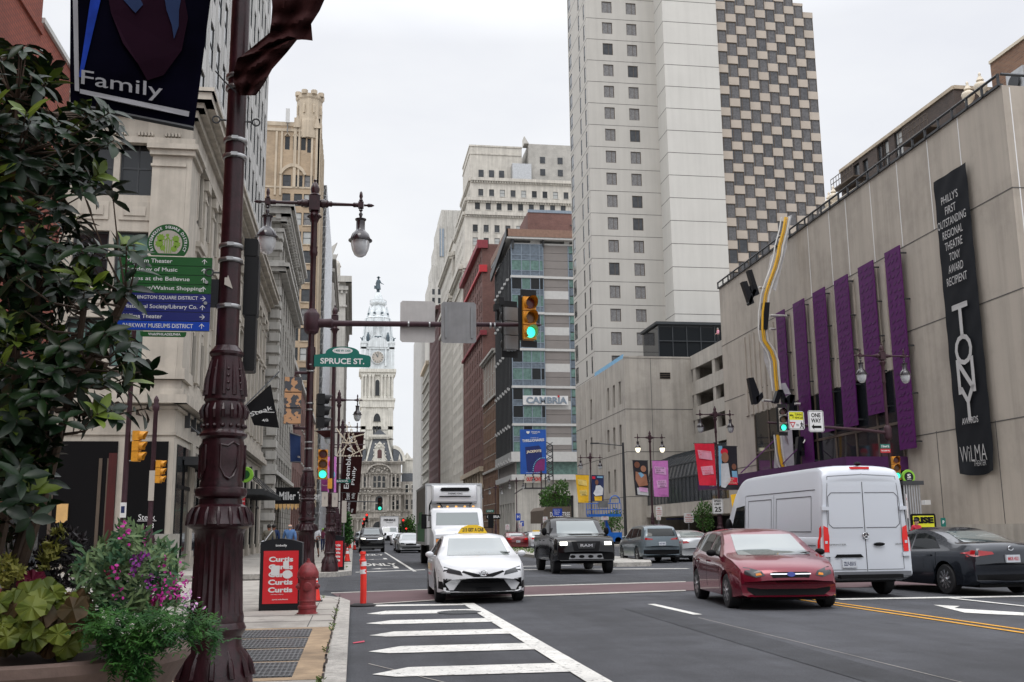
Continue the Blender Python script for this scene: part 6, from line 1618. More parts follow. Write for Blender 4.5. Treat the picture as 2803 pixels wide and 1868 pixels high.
# signs on the right mast arm
def rect_sign(name,lab,q,Y,mt_,lines,ink='sign_black',border=True,cat='sign',bold=.03,post=None):
    x0,x1,z0,z1 = panel_px(*q,Y); r_ = empty(name,((x0+x1)/2,Y,z0),lab,cat); H,W_ = z1-z0,x1-x0; b_ = min(H,W_)*.08
    m = MB(); m.extr([(x0+b_,Y,z0),(x1-b_,Y,z0),(x1,Y,z0+b_),(x1,Y,z1-b_),(x1-b_,Y,z1),(x0+b_,Y,z1),(x0,Y,z1-b_),(x0,Y,z0+b_)],(0,.02,0)); m.build('plate',[mt_],r_)
    m = MB()
    if border:
        t = min(H,W_)*.025; d = t*1.5
        m.box(x0+d,x1-d,Y-.004,Y-.002,z0+d,z0+d+t); m.box(x0+d,x1-d,Y-.004,Y-.002,z1-d-t,z1-d); m.box(x0+d,x0+d+t,Y-.004,Y-.002,z0+d+t,z1-d-t); m.box(x1-d-t,x1-d,Y-.004,Y-.002,z0+d+t,z1-d-t)
    for (s,u,v,h,w_) in lines: lettering(m,s,(x0+W_*u,Y-.005,z0+H*v),(1,0,0),(0,0,1),H*h,W_*w_,bold)
    if m.f: m.build('lettering',[ink],r_)
    if post: m = MB(); m.tube([((x0+x1)/2,Y+.06,.15),((x0+x1)/2,Y+.06,z1)],post,6); m.build('pole',['grey_metal'],r_)
    return r_,x0,x1,z0,z1,W_,H
Yq = 44.1
r_,x0,x1,z0,z1,W_,H = rect_sign('road_sign','white ONE WAY sign with a black left arrow on the right mast arm',(2211,1124,2257,1183),Yq,'sign_white',[('ONE',.5,.78,.2,.6),('WAY',.5,.53,.2,.66)])
m = MB(); m.poly([(x0+W_*u,Yq-.006,z0+H*v) for u,v in [(.18,.24),(.36,.38),(.33,.29),(.82,.29),(.82,.18),(.33,.18),(.36,.1)]]); m.build('arrow',['sign_black'],r_)
r_,x0,x1,z0,z1,W_,H = rect_sign('road_sign','yellow and white sign about turning vehicles and pedestrians',(2157,1126,2203,1177),Yq,'sign_white',[('TO',.55,.25,.12,.16)])
m = MB(); m.box(x0+.04,x1-.04,Yq-.004,Yq-.001,z0+H*.53,z1-.04); m.build('yellow_field',['sign_yellow'],r_)
m = MB(); lettering(m,'TURNING',(x0+W_*.66,Yq-.006,z0+H*.82),(1,0,0),(0,0,1),H*.12,W_*.5,.03); lettering(m,'VEHICLES',(x0+W_*.66,Yq-.006,z0+H*.65),(1,0,0),(0,0,1),H*.12,W_*.55,.03)
m.poly([(x0+W_*u,Yq-.006,z0+H*v) for u,v in [(.08,.78),(.2,.86),(.2,.81),(.32,.81),(.32,.62),(.27,.62),(.27,.76),(.2,.76),(.2,.7)]])
px_,pz_ = x0+W_*.82,z0+H*.25; m.ball((px_,Yq-.01,pz_+H*.16),H*.03,.004,H*.03,8)
for a,b_ in [((0,.12),(0,0)),((0,0),(.06,-.1)),((.06,-.1),(.08,-.18)),((0,0),(-.05,-.1)),((-.05,-.1),(-.1,-.16)),((0,.11),(.08,.03)),((0,.11),(-.08,.05))]: m.tube([(px_+H*a[0],Yq-.008,pz_+H*a[1]),(px_+H*b_[0],Yq-.008,pz_+H*b_[1])],H*.02,5)
m.build('symbols',['sign_black'],r_)
m = MB(); m.poly([(x0+W_*u,Yq-.006,z0+H*v) for u,v in [(.06,.42),(.44,.42),(.25,.08)]]); m.build('yield_triangle',['sign_red'],r_); m = MB(); m.poly([(x0+W_*u,Yq-.009,z0+H*v) for u,v in [(.15,.36),(.35,.36),(.25,.18)]]); m.build('yield_centre',['sign_white'],r_)
rect_sign('speed_sign','white SPEED LIMIT 25 sign on the post left of the van',(1949,1366,1981,1407),68.6,'sign_white',[('SPEED',.5,.85,.14,.68),('LIMIT',.5,.65,.14,.6),('25',.5,.3,.34,.62)])
rect_sign('street_sign','green and red street name sign reading Broad St on the right post',(2409,1216,2437,1228),44.2,'sign_teal',[('S Broad St',.5,.5,.55,.8)],'sign_white',False)
r_,*_ = rect_sign('street_sign','small red honorary street name plate under the Broad St sign',(2410,1229,2438,1240),44.2,'sign_red',[('Patti LaBelle Way',.5,.5,.42,.85)],'sign_white',False)
c = aY(2483,1306,44.5); r_ = empty('transit_sign',(c.x,44.5,c.z),'round bright green transit sign beside the low green signal on the right','sign')
m = MB(); m.lathe([(.31,-.05),(.33,0),(.31,.08)],(c.x,44.4,c.z),28,'y'); m.build('disc',['cloth_lime'],r_,50); m = MB(); m.lathe([(.22,0),(.22,.02)],(c.x,44.33,c.z),24,'y'); m.build('inner_disc',['bin_black'],r_); m = MB(); lettering(m,'S',(c.x,44.32,c.z+.03),(1,0,0),(0,0,1),.2,.18,.03); lettering(m,'SEPTA',(c.x,44.32,c.z-.12),(1,0,0),(0,0,1),.05,.2,.02); m.build('lettering',['sign_white'],r_)
m = MB(); m.tube([(c.x,44.6,.15),(c.x,44.6,c.z)],.07,8); m.build('pole',['dark_metal'],r_)
for k,(q,y_,lab,txt_) in enumerate([((1795,1387,1813,1413),86.6,'red and white parking sign on the post under the pink banner',1),((1796,1414,1809,1424),86.6,'small white plate under the parking sign on the pink banner post',1),((1872,1405,1899,1431),74,'red and white parking sign beside the dark garage entrance',1),((1486,1415,1499,1432),96,'pale pink parking sign beside the black pickup roof',1),((1646,1413,1666,1424),100,'small red and white sign under the blue lift platform',1),((1417,1432,1429,1447),110,'pale no parking sign below the blue H sign',1),((1383,1436,1395,1451),112,'white square sign with red ring left of the H sign',1)]):
    r_,x0,x1,z0,z1,W_,H = rect_sign('parking_sign',lab,q,y_,'sign_white',[('NO',.5,.8,.14,.4),('PARKING',.5,.55,.12,.8),('TOW ZONE',.5,.33,.1,.8),('8AM-6PM',.5,.15,.09,.7)],'sign_red',False,post=.04)
rect_sign('hospital_sign','blue sign with a white letter H on the right sidewalk',(1412,1406,1425,1425),108,'sign_blue',[('H',.5,.55,.5,.5)],'sign_white',False,post=.04)
rect_sign('road_sign','small blue information sign right of the letter H sign',(1424,1426,1434,1441),112,'sign_blue',[('BIKE',.5,.7,.2,.6)],'sign_white',False,post=.04)
rect_sign('wayfinding_sign','blue walking directions sign in front of the brown hotel canopy',(1513,1393,1539,1413),92,'sign_blue',[('Library Co.',.45,.8,.16,.7),('Historical',.45,.55,.16,.6),('Wilma',.4,.28,.16,.5)],'sign_white',False,post=.04)
rect_sign('street_sign','small green street name sign at the far crossing on the right',(1331,1396,1352,1403),128,'sign_teal',[('LOCUST ST',.5,.5,.5,.8)],'sign_white',False)
rect_sign('street_sign','small teal street sign reading LATIMER PL over the left sidewalk',(915,1313,960,1322),56,'sign_teal',[('S BEACH PL',.5,.5,.55,.8)],'sign_white',False)['label'] if False else rect_sign('street_sign','small teal street name sign crossing the brown banners on the left',(915,1313,960,1322),56,'sign_teal',[('BACH PL',.5,.5,.55,.7)],'sign_white',False)
for (q,y_,lab,mt_) in [((881,1348,897,1387),37.9,'pale printed plate on the plain signal post, left of the pole','sign_pale'),((909,1350,924,1388),37.9,'pale printed plate on the plain signal post, right of the pole','sign_pale'),((936,1371,948,1431),49,'tall blank grey sign back over the left sidewalk','sign_pale')]:
    rect_sign('road_sign',lab,q,y_,mt_,[('i',.5,.6,.2,.15)] if q[0] < 930 else [],'grey_metal',False,post=.03 if q[0] > 930 else None)
r_,*_ = rect_sign('pedestrian_signal','yellow pedestrian signal box on the plain signal post',(897,1310,909,1338),37.6,'signal_yellow',[],border=False)
# billboard truss on the hotel corner
Yb = 175.0
x0,x1,z0,z1 = panel_px(1424,1176,1496,1298,Yb)
r_ = empty('billboard',((x0+x1)/2,Yb,z0),'tall blue casino billboard on a steel truss in front of the grey hotel','billboard')
m = MB(); m.box(x0,x1,Yb,Yb+.5,z0,z1); m.build('board',['billboard_blue'],r_)
m = MB(); W_,H = x1-x0,z1-z0; A = [(.18,.60),(.72,.64),(.80,.58),(.90,.10),(.30,.04),(.24,.1)]; m.poly([(x0+W_*u,Yb-.02,z0+H*v) for u,v in A]); m.build('printed_card',['billboard_deep'],r_)
m = MB(); m.poly([(x0+W_*.88+W_*.36*math.cos(a),Yb-.05,z0+H*.08+W_*.44*math.sin(a)) for a in [R(80)+R(110)*i/10 for i in range(11)]]+[(x0+W_*.92,Yb-.05,z0+H*.08)]); m.build('printed_wheel',['wine'],r_)
m = MB(); lettering(m,'FANDUEL',(x0+W_*.6,Yb-.06,z0+H*.945),(1,0,0),(0,0,1),H*.03,W_*.36,.02); lettering(m,'CASINO',(x0+W_*.56,Yb-.06,z0+H*.91),(1,0,0),(0,0,1),H*.02,W_*.2,.02); m.poly([(x0+W_*u,Yb-.06,z0+H*v) for u,v in [(.24,.96),(.36,.96),(.36,.925),(.30,.895),(.24,.925)]])
lettering(m,'CHANCE AT',(x0+W_*.55,Yb-.06,z0+H*.81),(1,0,0),(0,0,1),H*.018,W_*.3,.01); lettering(m,'THRILLIONAIRES',(x0+W_*.5,Yb-.06,z0+H*.755),(1,0,.06),(0,0,1),H*.062,W_*.86,.03); lettering(m,'Gambling Problem? Call 1-800-GAMBLER',(x0+W_*.5,Yb-.06,z0+H*.03),(1,0,0),(0,0,1),H*.016,W_*.6,.02); m.build('lettering',['sign_white'],r_)
m = MB(); lettering(m,'JACKPOTS',(x0+W_*.52,Yb-.07,z0+H*.50),(1,0,.08),(0,0,1),H*.075,W_*.58,.05); m.build('gold_lettering',['cream'],r_)
m = MB()
for i in range(12): a = R(85)+R(95)*i/11; m.ball((x0+W_*.88+W_*.40*math.cos(a),Yb-.08,z0+H*.08+W_*.48*math.sin(a)),.10,.03,.10,6)
m.build('printed_lights',['b_sky'],r_)
m = MB(); xr,zr0,zr1 = aY(1516,1250,Yb).x,aY(1516,1310,Yb).z,aY(1516,1210,Yb).z
m.tube([(xr,Yb+1,zr0),(xr,Yb+1,zr1-.5)],.1,5)
for k in range(6):
    za,zb2 = zr0+(zr1-zr0)*k/6,zr0+(zr1-zr0)*(k+1)/6; m.tube([(x1,Yb+.2,za),(xr,Yb+1,(za+zb2)/2)],.08,4); m.tube([(x1,Yb+.2,zb2),(xr,Yb+1,(za+zb2)/2)],.08,4); m.tube([(x1,Yb+2.5,za),(xr,Yb+1,zb2)],.07,4)
for x in (x0+1,(x0+x1)/2,x1,xr): m.tube([(x,Yb+1,z0-2.4),(x,Yb+1,z0+.5)],.1,5)
m.tube([(x0+.5,Yb+1,z0-2.4),(31.2,Yb+26,z0-2.4)],.12,5); m.tube([(xr,Yb+1,z0-2.4),(36,Yb+26,z0-2.4)],.12,5); m.tube([(x0+.5,Yb+1,z0-2.4),(xr,Yb+1,z0-2.4)],.14,5); m.build('truss',['dark_metal'],r_)
m = MB(); m.box(x0+.6,x1-.8,Yb-.1,Yb+.2,z0-1.5,z0-.3); m.build('name_board',['sign_pale'],r_); m = MB(); lettering(m,'OUTFRONT',((x0+x1)/2,Yb-.13,z0-.9),(1,0,0),(0,0,1),.7,2.6,.05); m.build('lettering',['sign_red'],r_)

# ---- post banners
def cloth(name,lab,c4,Y,mt_,art=None,group=None,nx=6,nz=14,wob=.05,arm=True,rods=True):
    """c4: picture corners (tl, tr, br, bl) at distance Y"""
    P = [aY(*c,Y) for c in c4]; r_ = empty(name,P[3],lab,'banner',group)
    ph = random.uniform(0,6)
    def S(u,v,off=0.0):
        a = P[0].lerp(P[1],u); b_ = P[3].lerp(P[2],u); p = a.lerp(b_,v)
        return Vector((p.x,p.y+wob*math.sin(3*u+4*v+ph)*(.3+v)-off,p.z))
    m = MB()
    for i in range(nx):
        for j in range(nz): m.quad(S(i/nx,(j+1)/nz),S((i+1)/nx,(j+1)/nz),S((i+1)/nx,j/nz),S(i/nx,j/nz))
    m.build('cloth',[mt_],r_,60)
    if art:
        groups = {}
        for (mt2,kind,*a) in art:
            g_,lvl = groups.setdefault(mt2,(MB(),len(groups)+1)); off = .012+.006*lvl+Y*.0002
            if kind == 'poly':
                c = (sum(q[0] for q in a[0])/len(a[0]),sum(q[1] for q in a[0])/len(a[0])); g_.poly([S(q[0],q[1],off) for q in a[0]])
            elif kind == 'oval':
                u,v,ru,rv = a; g_.poly([S(u+ru*math.cos(-t),v+rv*math.sin(-t),off) for t in [k*math.pi/9 for k in range(18)]])
            else:
                s,u,v,h,w_ = a; c = S(u,v,off+.01); rt = (S(min(1,u+.3),v)-S(max(0,u-.3),v)); up_ = (S(u,max(0,v-.15))-S(u,min(1,v+.15))); hh = up_.length*h/(.3); lettering(g_,s,c,rt,up_,(P[0]-P[3]).length*h,(P[1]-P[0]).length*w_,.004)
        for k,(g_,l_) in groups.items(): g_.build('printed_shape' if k not in ('b_black',) else 'lettering',[k],r_)
    if rods:
        m = MB(); a,b_ = S(0,0,-.01),S(1,0,-.01); m.tube([a-(b_-a)*.05,b_+(b_-a)*.05],.02,5); a,b_ = S(0,.995,-.01),S(1,.995,-.01); m.tube([a,b_],.02,5); m.build('rod',['dark_metal'],r_)
    return r_
def fest(mat_l,ink):
    return [(mat_l,'poly',[(.12,.16),(.82,.19),(.86,.40),(.16,.36)]),(mat_l,'poly',[(.2,.56),(.84,.53),(.88,.73),(.26,.76)]),(ink,'txt','BLACKSTAR',.46,.21,.035,.56),(ink,'txt','FILM',.36,.27,.035,.26),(ink,'txt','FESTIVAL',.48,.33,.035,.5),(ink,'txt','JULY 31',.5,.59,.035,.42),(ink,'txt','AUGUST 3',.54,.65,.035,.5),(ink,'txt','2025',.56,.71,.035,.3),(ink,'txt','BLACKSTARFEST.ORG',.6,.95,.015,.55)]
G_ = 'festival banners on the lamp posts'
cloth('banner','yellow festival banner left of its lamp post',[(1575,1300),(1612,1301),(1611,1377),(1583,1376)],111.1,'b_yellow',fest('b_yellowlight','b_black'),G_)
cloth('banner','dark blue banner with a singer in white, right of the yellow one',[(1619,1301),(1653,1302),(1652,1374),(1620,1372)],111.1,'b_navy',[('b_red','poly',[(.05,.05),(.3,.05),(.3,.15),(.05,.15)]),('b_sky','poly',[(.45,.04),(.9,.04),(.9,.1),(.45,.1)]),('skin_brown','oval',.42,.27,.14,.10),('cloth_white','poly',[(.35,.4),(.7,.38),(.95,.5),(.9,.75),(.3,.8),(.12,.7),(.3,.55)]),('b_yellow','poly',[(.2,.82),(.85,.80),(.85,.97),(.25,.98)])],G_)
cloth('banner','dark banner with two embracing people, left of the pink one',[(1731,1260),(1773,1261),(1776,1358),(1739,1357)],86.6,'b_black',[('skin_brown','oval',.28,.13,.18,.09),('skin_tan','oval',.68,.24,.18,.09),('skin_tan','poly',[(.15,.32),(.85,.40),(.95,.7),(.3,.75),(.1,.55)]),('b_sky','poly',[(.3,.36),(.5,.34),(.72,.42),(.5,.5)]),('cloth_white','poly',[(.15,.78),(.95,.78),(.98,.99),(.15,.97)]),('b_pinklight','poly',[(.3,.76),(.9,.78),(.92,.9),(.34,.88)])],G_)
cloth('banner','pink festival banner under a lit lamp',[(1785,1261),(1828,1261),(1831,1361),(1790,1360)],86.6,'b_pink',fest('b_pinklight','b_black'),G_)
cloth('banner','red festival banner right of the glass gallery',[(1900,1214),(1955,1214),(1960,1330),(1915,1329)],68.7,'b_red',fest('b_pinkpale','b_red'),G_)
cloth('banner','black banner with portraits and a red label next to the red one',[(1966,1221),(2017,1222),(2021,1340),(1970,1338)],68.7,'b_black',[('b_sky','poly',[(.0,.0),(.2,.0),(.12,.9),(.0,.95)]),('b_red','oval',.3,.14,.2,.08),('skin_tan','oval',.33,.27,.2,.12),('cloth_white','poly',[(.1,.42),(.5,.40),(.6,.8),(.3,.98),(.08,.96)]),('skin_brown','oval',.8,.48,.12,.07),('b_sky','poly',[(.68,.58),(.95,.58),(.98,.85),(.7,.85)]),('b_red','poly',[(.25,.72),(.95,.73),(.95,.90),(.28,.90)]),('cream','txt','CINEMA',.6,.765,.03,.35),('cream','txt','FOR',.6,.81,.03,.2),('cream','txt','LIBERATION',.6,.86,.03,.55)],G_)
G2 = 'brown arts banners on the left posts'
for k,(c4,y,lab) in enumerate([([(946,1183),(997,1183),(984,1350),(932,1350)],62.3,'largest brown banner with upward white lettering, behind the string-light frame'),([(937,1320),(984,1320),(978,1372),(938,1372)],78.6,'second brown banner, just under the largest one'),([(946,1374),(977,1374),(974,1408),(944,1408)],97.8,'smallest brown banner, lowest of the row')]):
    m_art = [('cream','rot',0)]
    r_ = cloth('banner',lab,c4,y,'banner_brown',None,G2)
    a,b_ = aY(*c4[3],y-.15),aY(*c4[0],y-.15); up_ = b_-a; m = MB(); c = a.lerp(b_,.5)+Vector((.4*(aY(*c4[1],y).x-aY(*c4[0],y).x),0,0)); rt2 = Vector((1,0,0)).cross(up_).cross(up_)
    right_ = up_.normalized(); upv = Vector((-1,0,.22)).normalized(); Wb = aY(*c4[1],y).x-aY(*c4[0],y).x
    lettering(m,'Ensemble Arts',c-Vector((.12*Wb,0,0)),right_,(-1,0,right_.x),Wb*.26,up_.length*.86,.01); lettering(m,'Philly',c+Vector((.24*Wb,0,0))-up_*.22,right_,(-1,0,right_.x),Wb*.22,up_.length*.3,.01); m.build('lettering',['sign_white'],r_)
cloth('banner','pink and violet patterned banner behind the plain signal post',[(897,1250),(921,1250),(920,1350),(897,1350)],50,'b_pink',[('b_red','oval',.4,.2,.3,.1),('b_sky','oval',.6,.5,.3,.1),('wine','oval',.4,.8,.35,.15)])
cloth('banner','dark red theatre banner lettered upwards left of the pedestrian signal',[(879,1312),(897,1312),(897,1346),(879,1346)],52,'wine',[('cream','txt','Theatre',.5,.5,.12,.8)])
cloth('flag','dark blue folded banner hanging left of the second lamp post',[(793,1185),(823,1195),(823,1266),(795,1265)],30,'cloth_blue',[('cream','txt','DEL',.85,.8,.06,.25)])['category'] = 'flag'
cloth('flag','brown folded banner wrapped high on the left posts, right of the second lamp post',[(862,1180),(905,1178),(905,1198),(890,1200)],50,'banner_brown',None)['category'] = 'flag'
# black restaurant flag on a slanted pole
r_ = cloth('flag','black restaurant flag lettered Steak hanging from a slanted pole',[(675,1110),(741,1053),(764,1172),(695,1164)],47,'sign_black',[('sign_white','txt','Steak',.45,.5,.20,.72),('sign_white','txt','48',.5,.80,.13,.2)],None,wob=.1,rods=False); r_['category'] = 'flag'
m = MB(); a,b_ = aY(676,1106,47),aY(764,1018,50); m.tube([a-(b_-a)*.15,b_],.03,6); m.build('flag_pole',['dark_metal'],r_)
m = MB(); a,b_ = aY(690,1128,46.7),aY(751,1130,46.7)
m.obox(a,b_-a,(0,.01,0),(0,0,.03)); m.build('underline',['sign_white'],r_)
# big dark banner at the top left, hung on the big post, and the crumpled one
random.seed(4)
r_ = cloth('banner','wide dark navy banner lettered Family hanging from the big lamp post',[(190,-170),(601,-170),(528,350),(196,292)],7.9,'banner_dark',[
    ('banner_grey','poly',[(.02,.3),(.055,.3),(.075,.92),(.04,.92)]),('banner_grey','poly',[(.08,.905),(.5,.91),(.95,.918),(.95,.945),(.5,.94),(.08,.93)]),
    ('banner_blue','poly',[(.16,.3),(.24,.3),(.10,.84),(.075,.84)]),('banner_plum','poly',[(.26,.3),(.80,.3),(.86,.45),(.84,.62),(.72,.76),(.60,.80),(.52,.72),(.40,.62),(.30,.45)]),
    ('cloth_blue','poly',[(.34,.3),(.52,.3),(.50,.36),(.53,.40),(.48,.45),(.44,.42),(.39,.38)]),('cloth_blue','poly',[(.66,.3),(.80,.3),(.79,.42),(.80,.50),(.775,.57),(.75,.50),(.70,.42)]),
    ('banner_grey','txt','Family',.41,.852,.105,.52)],None,nx=14,nz=26,wob=.03)
m = MB(); a = aY(590,195,7.9); m.tube([a,a+Vector((.05,.1,-.03)),Vector((-1.02,8.15,a.z-.06))],.006,5); m.build('tie_cable',['dark_metal'],r_)
r_ = empty('banner',aY(690,200,8.3),'crumpled brown banner wrapped around the big post and blowing to the right','banner')
m = MB(); K = [((740,-60),(915,-60)),((745,20),(875,30)),((742,62),(852,66)),((738,90),(856,112)),((668,148),(818,104)),((650,160),(785,145)),((640,195),(745,190)),((638,225),(722,232)),((655,262),(700,262))]
def KS(j,u):
    j0 = min(int(j),len(K)-2); t = j-j0; a = [K[j0][0][c]*(1-t)+K[j0+1][0][c]*t for c in (0,1)]; b_ = [K[j0][1][c]*(1-t)+K[j0+1][1][c]*t for c in (0,1)]
    px,py = a[0]*(1-u)+b_[0]*u,a[1]*(1-u)+b_[1]*u; return aY(px,py,8.05+.06*math.sin(u*11+j*2.1)+.04*math.sin(j*5+u*3)-.05)
for j in range(32):
    for i in range(12): m.quad(KS((j+1)/4,i/12),KS((j+1)/4,(i+1)/12),KS(j/4,(i+1)/12),KS(j/4,i/12))
m.build('cloth',['banner_brown'],r_,70)

# ================================================================== VEHICLES
for nm,c,kw in [('paint_white',(.62,.63,.65),dict(rough=.3,coat=.5)),('paint_red',(.16,.003,.019),dict(rough=.22,coat=.8,metal=.4)),('paint_black',(.003,.0033,.0045),dict(rough=.09,coat=0,spec=.5)),
                  ('paint_grey',(.016,.020,.028),dict(rough=.25,coat=.8,metal=.4)),('paint_bluegrey',(.10,.13,.15),dict(rough=.28,coat=.8,metal=.3)),('paint_silver',(.38,.39,.40),dict(rough=.28,coat=.7,metal=.5)),
                  ('paint_van',(.60,.635,.69),dict(rough=.32,coat=.4)),('paint_darkred',(.16,.008,.012),dict(rough=.25,coat=.8,metal=.2)),('car_glass',(.008,.010,.010),dict(rough=.03,spec=.35)),('windshield',(.15,.18,.18),dict(rough=.03,coat=1.0)),
                  ('plastic',(.005,.005,.006),dict(rough=.6,spec=.15)),('rim',(.40,.41,.42),dict(rough=.25,metal=.9)),('rim_dark',(.03,.03,.032),dict(rough=.3,metal=.6)),('chrome',(.75,.76,.78),dict(rough=.12,metal=1.0)),
                  ('headlamp',(.035,.038,.042),dict(rough=.1,spec=.6)),('headlamp_on',(1,.98,.85),dict(rough=.1,emit=2.2)),('amber',(.75,.25,.02),dict(rough=.15)),('amber_on',(1.0,.45,.08),dict(rough=.2,emit=.8)),('taillight',(.35,.006,.01),dict(rough=.1,coat=1.0)),('taillight_on',(.55,.012,.012),dict(rough=.12,emit=.25)),
                  ('plate',(.55,.58,.62),dict(rough=.5)),('taxi_yellow',(.80,.52,.02),dict(rough=.4)),('body_seam',(.12,.125,.14),dict(rough=.6)),('truck_side',(.13,.13,.12),dict(rough=.3,metal=.5,var=.3,scale=1.5)),('truck_green',(.03,.14,.05),dict(rough=.5)),('blue_badge',(.02,.04,.25),dict(rough=.2))]:
    mat(nm,c,**{**dict(var=0),**kw})
def crv(pts,x):
    """smooth interpolation through (x, value) points"""
    if x <= pts[0][0]: return pts[0][1]
    if x >= pts[-1][0]: return pts[-1][1]
    for i in range(len(pts)-1):
        if pts[i][0] <= x <= pts[i+1][0]: break
    x0,y0 = pts[i]; x1,y1 = pts[i+1]; t = (x-x0)/(x1-x0)
    m0 = (y1-pts[i-1][1])/(x1-pts[i-1][0]) if i else (y1-y0)/(x1-x0); m1 = (pts[i+2][1]-y0)/(pts[i+2][0]-x0) if i+2 < len(pts) else (y1-y0)/(x1-x0)
    s = (y1-y0)/(x1-x0)
    if s == 0: m0 = m1 = 0
    else: m0 = max(min(m0/s,2.2),0)*s; m1 = max(min(m1/s,2.2),0)*s
    h = x1-x0; return (2*t**3-3*t*t+1)*y0+(t**3-2*t*t+t)*h*m0+(-2*t**3+3*t*t)*y1+(t**3-t*t)*h*m1
def shell(sp):
    L_,W_ = sp['L'],sp['W']/2; top,belt = sp['top'],sp['belt']; wr = sp['rw']; arch_ = wr+.055; zb0 = sp.get('zb',.24)
    xs = set([0,.02,.06,.12,L_-.12,L_-.06,L_-.02,L_])
    x = .18
    while x < L_-.15: xs.add(round(x,3)); x += .09
    for w in sp['wheels']:
        for k in range(-8,9): xs.add(round(w+arch_*math.sin(k*math.pi/16),3))
    xs = sorted(xs); tum = sp.get('tumble',.42); kf,kb = sp.get('kf',.30),sp.get('kb',.20)
    rings = []
    for x in xs:
        zt = crv(top,x); bl = min(crv(belt,x),zt-.012); w = W_*crv(sp['plan'],x/L_); zb = zb0+.10*max(0,1-(x/.35))+.05*max(0,1-(L_-x)/.35)
        for a in sp['wheels']:
            d = abs(x-a)
            if d < arch_: zb = max(zb,wr+math.sqrt(arch_**2-d*d))
        zb = min(zb,bl-.06); g = max(0,zt-bl); ww = w-.02-tum*g
        zm = min(max(.52,zb+.02),bl-.05)
        P = [(0,zb),(w-.10,zb),(w-.015,zb+.03),(w+.0,zm),(w-.004,max(zm+.01,bl-.16)),(w-.022,bl-.03),(w-.05,bl),(ww-.015,max(bl+.004,zt-.11*min(1,g*2.5))),(ww-.06,zt-.03*min(1,g*3)),(ww-.22,zt+.008),(ww*.5,zt+.03),(0,zt+.04)]
        def bend(y):
            q = (abs(y)/W_)**2.4; f = 0
            if x > L_-1.1: f -= kf*q*((x-L_+1.1)/1.1)**1.6
            if x < .8: f += kb*q*((.8-x)/.8)**1.6
            return f
        rings.append([(x+bend(y)-L_/2,y,z) for y,z in P])
    m = MB(); n = len(rings[0])
    for r_ in rings: m.v += r_+[(a,-b_,c) for a,b_,c in r_]
    N2 = 2*n
    for i in range(len(rings)-1):
        for j in range(n-1):
            a = i*N2+j; m.f.append((a,a+1,a+N2+1,a+N2)); m.m.append(0); a += n; m.f.append((a+1,a,a+N2,a+N2+1)); m.m.append(0)
    for i in (0,len(rings)-1):
        for j in range(n-1):
            a = i*N2+j; f = (a,a+1,a+n+1,a+n); m.f.append(f if i else f[::-1]); m.m.append(0)
    return m
def decal(bvh,side,poly,mt_,name,root,off=.006,step=.12,thick=0.0,smooth=40):
    bm = bmesh.new(); vs = [bm.verts.new((p[0],p[1],0)) for p in poly]; bm.faces.new(vs)
    for ax in (0,1):
        lo,hi = min(p[ax] for p in poly),max(p[ax] for p in poly); k = int((hi-lo)/step)
        for i in range(1,k+1):
            co = [0,0,0]; no = [0,0,0]; co[ax] = lo+(hi-lo)*i/(k+1); no[ax] = 1
            bmesh.ops.bisect_plane(bm,geom=bm.verts[:]+bm.edges[:]+bm.faces[:],plane_co=co,plane_no=no)
    bmesh.ops.triangulate(bm,faces=bm.faces[:]); bm.verts.ensure_lookup_table(); V = []; last = None
    for v in bm.verts:
        a,b_ = v.co.x,v.co.y
        o,d = {'L': ((a,3,b_),(0,-1,0)),'R': ((a,-3,b_),(0,1,0)),'F': ((9,a,b_),(-1,0,0)),'B': ((-9,a,b_),(1,0,0)),'T': ((a,b_,5),(0,0,-1))}[side]
        h = bvh.ray_cast(Vector(o),Vector(d)); p = h[0]
        if p is None:
            q = bvh.find_nearest(Vector(o)+Vector(d)*(8 if side in 'FB' else 2.2)); p,nn = q[0],q[1]
        V.append(tuple(p-Vector(d)*off))
    m = MB(); m.v = V
    for f in bm.faces:
        t = [v.index for v in f.verts]; c = (Vector(V[t[1]])-Vector(V[t[0]])).cross(Vector(V[t[2]])-Vector(V[t[0]]))
        dd = {'L': (0,-1,0),'R': (0,1,0),'F': (-1,0,0),'B': (1,0,0),'T': (0,0,-1)}[side]
        if c.dot(Vector(dd)) > 0: t = t[::-1]
        m.f.append(tuple(t)); m.m.append(0)
    bm.free(); return m.build(name,[mt_],root,smooth,True)
def onbody(bvh,side,a,b_):
    o,d = {'L': ((a,3,b_),(0,-1,0)),'R': ((a,-3,b_),(0,1,0)),'F': ((9,a,b_),(-1,0,0)),'B': ((-9,a,b_),(1,0,0)),'T': ((a,b_,5),(0,0,-1))}[side]
    h = bvh.ray_cast(Vector(o),Vector(d)); return h[0] or Vector(o)+Vector(d)*2
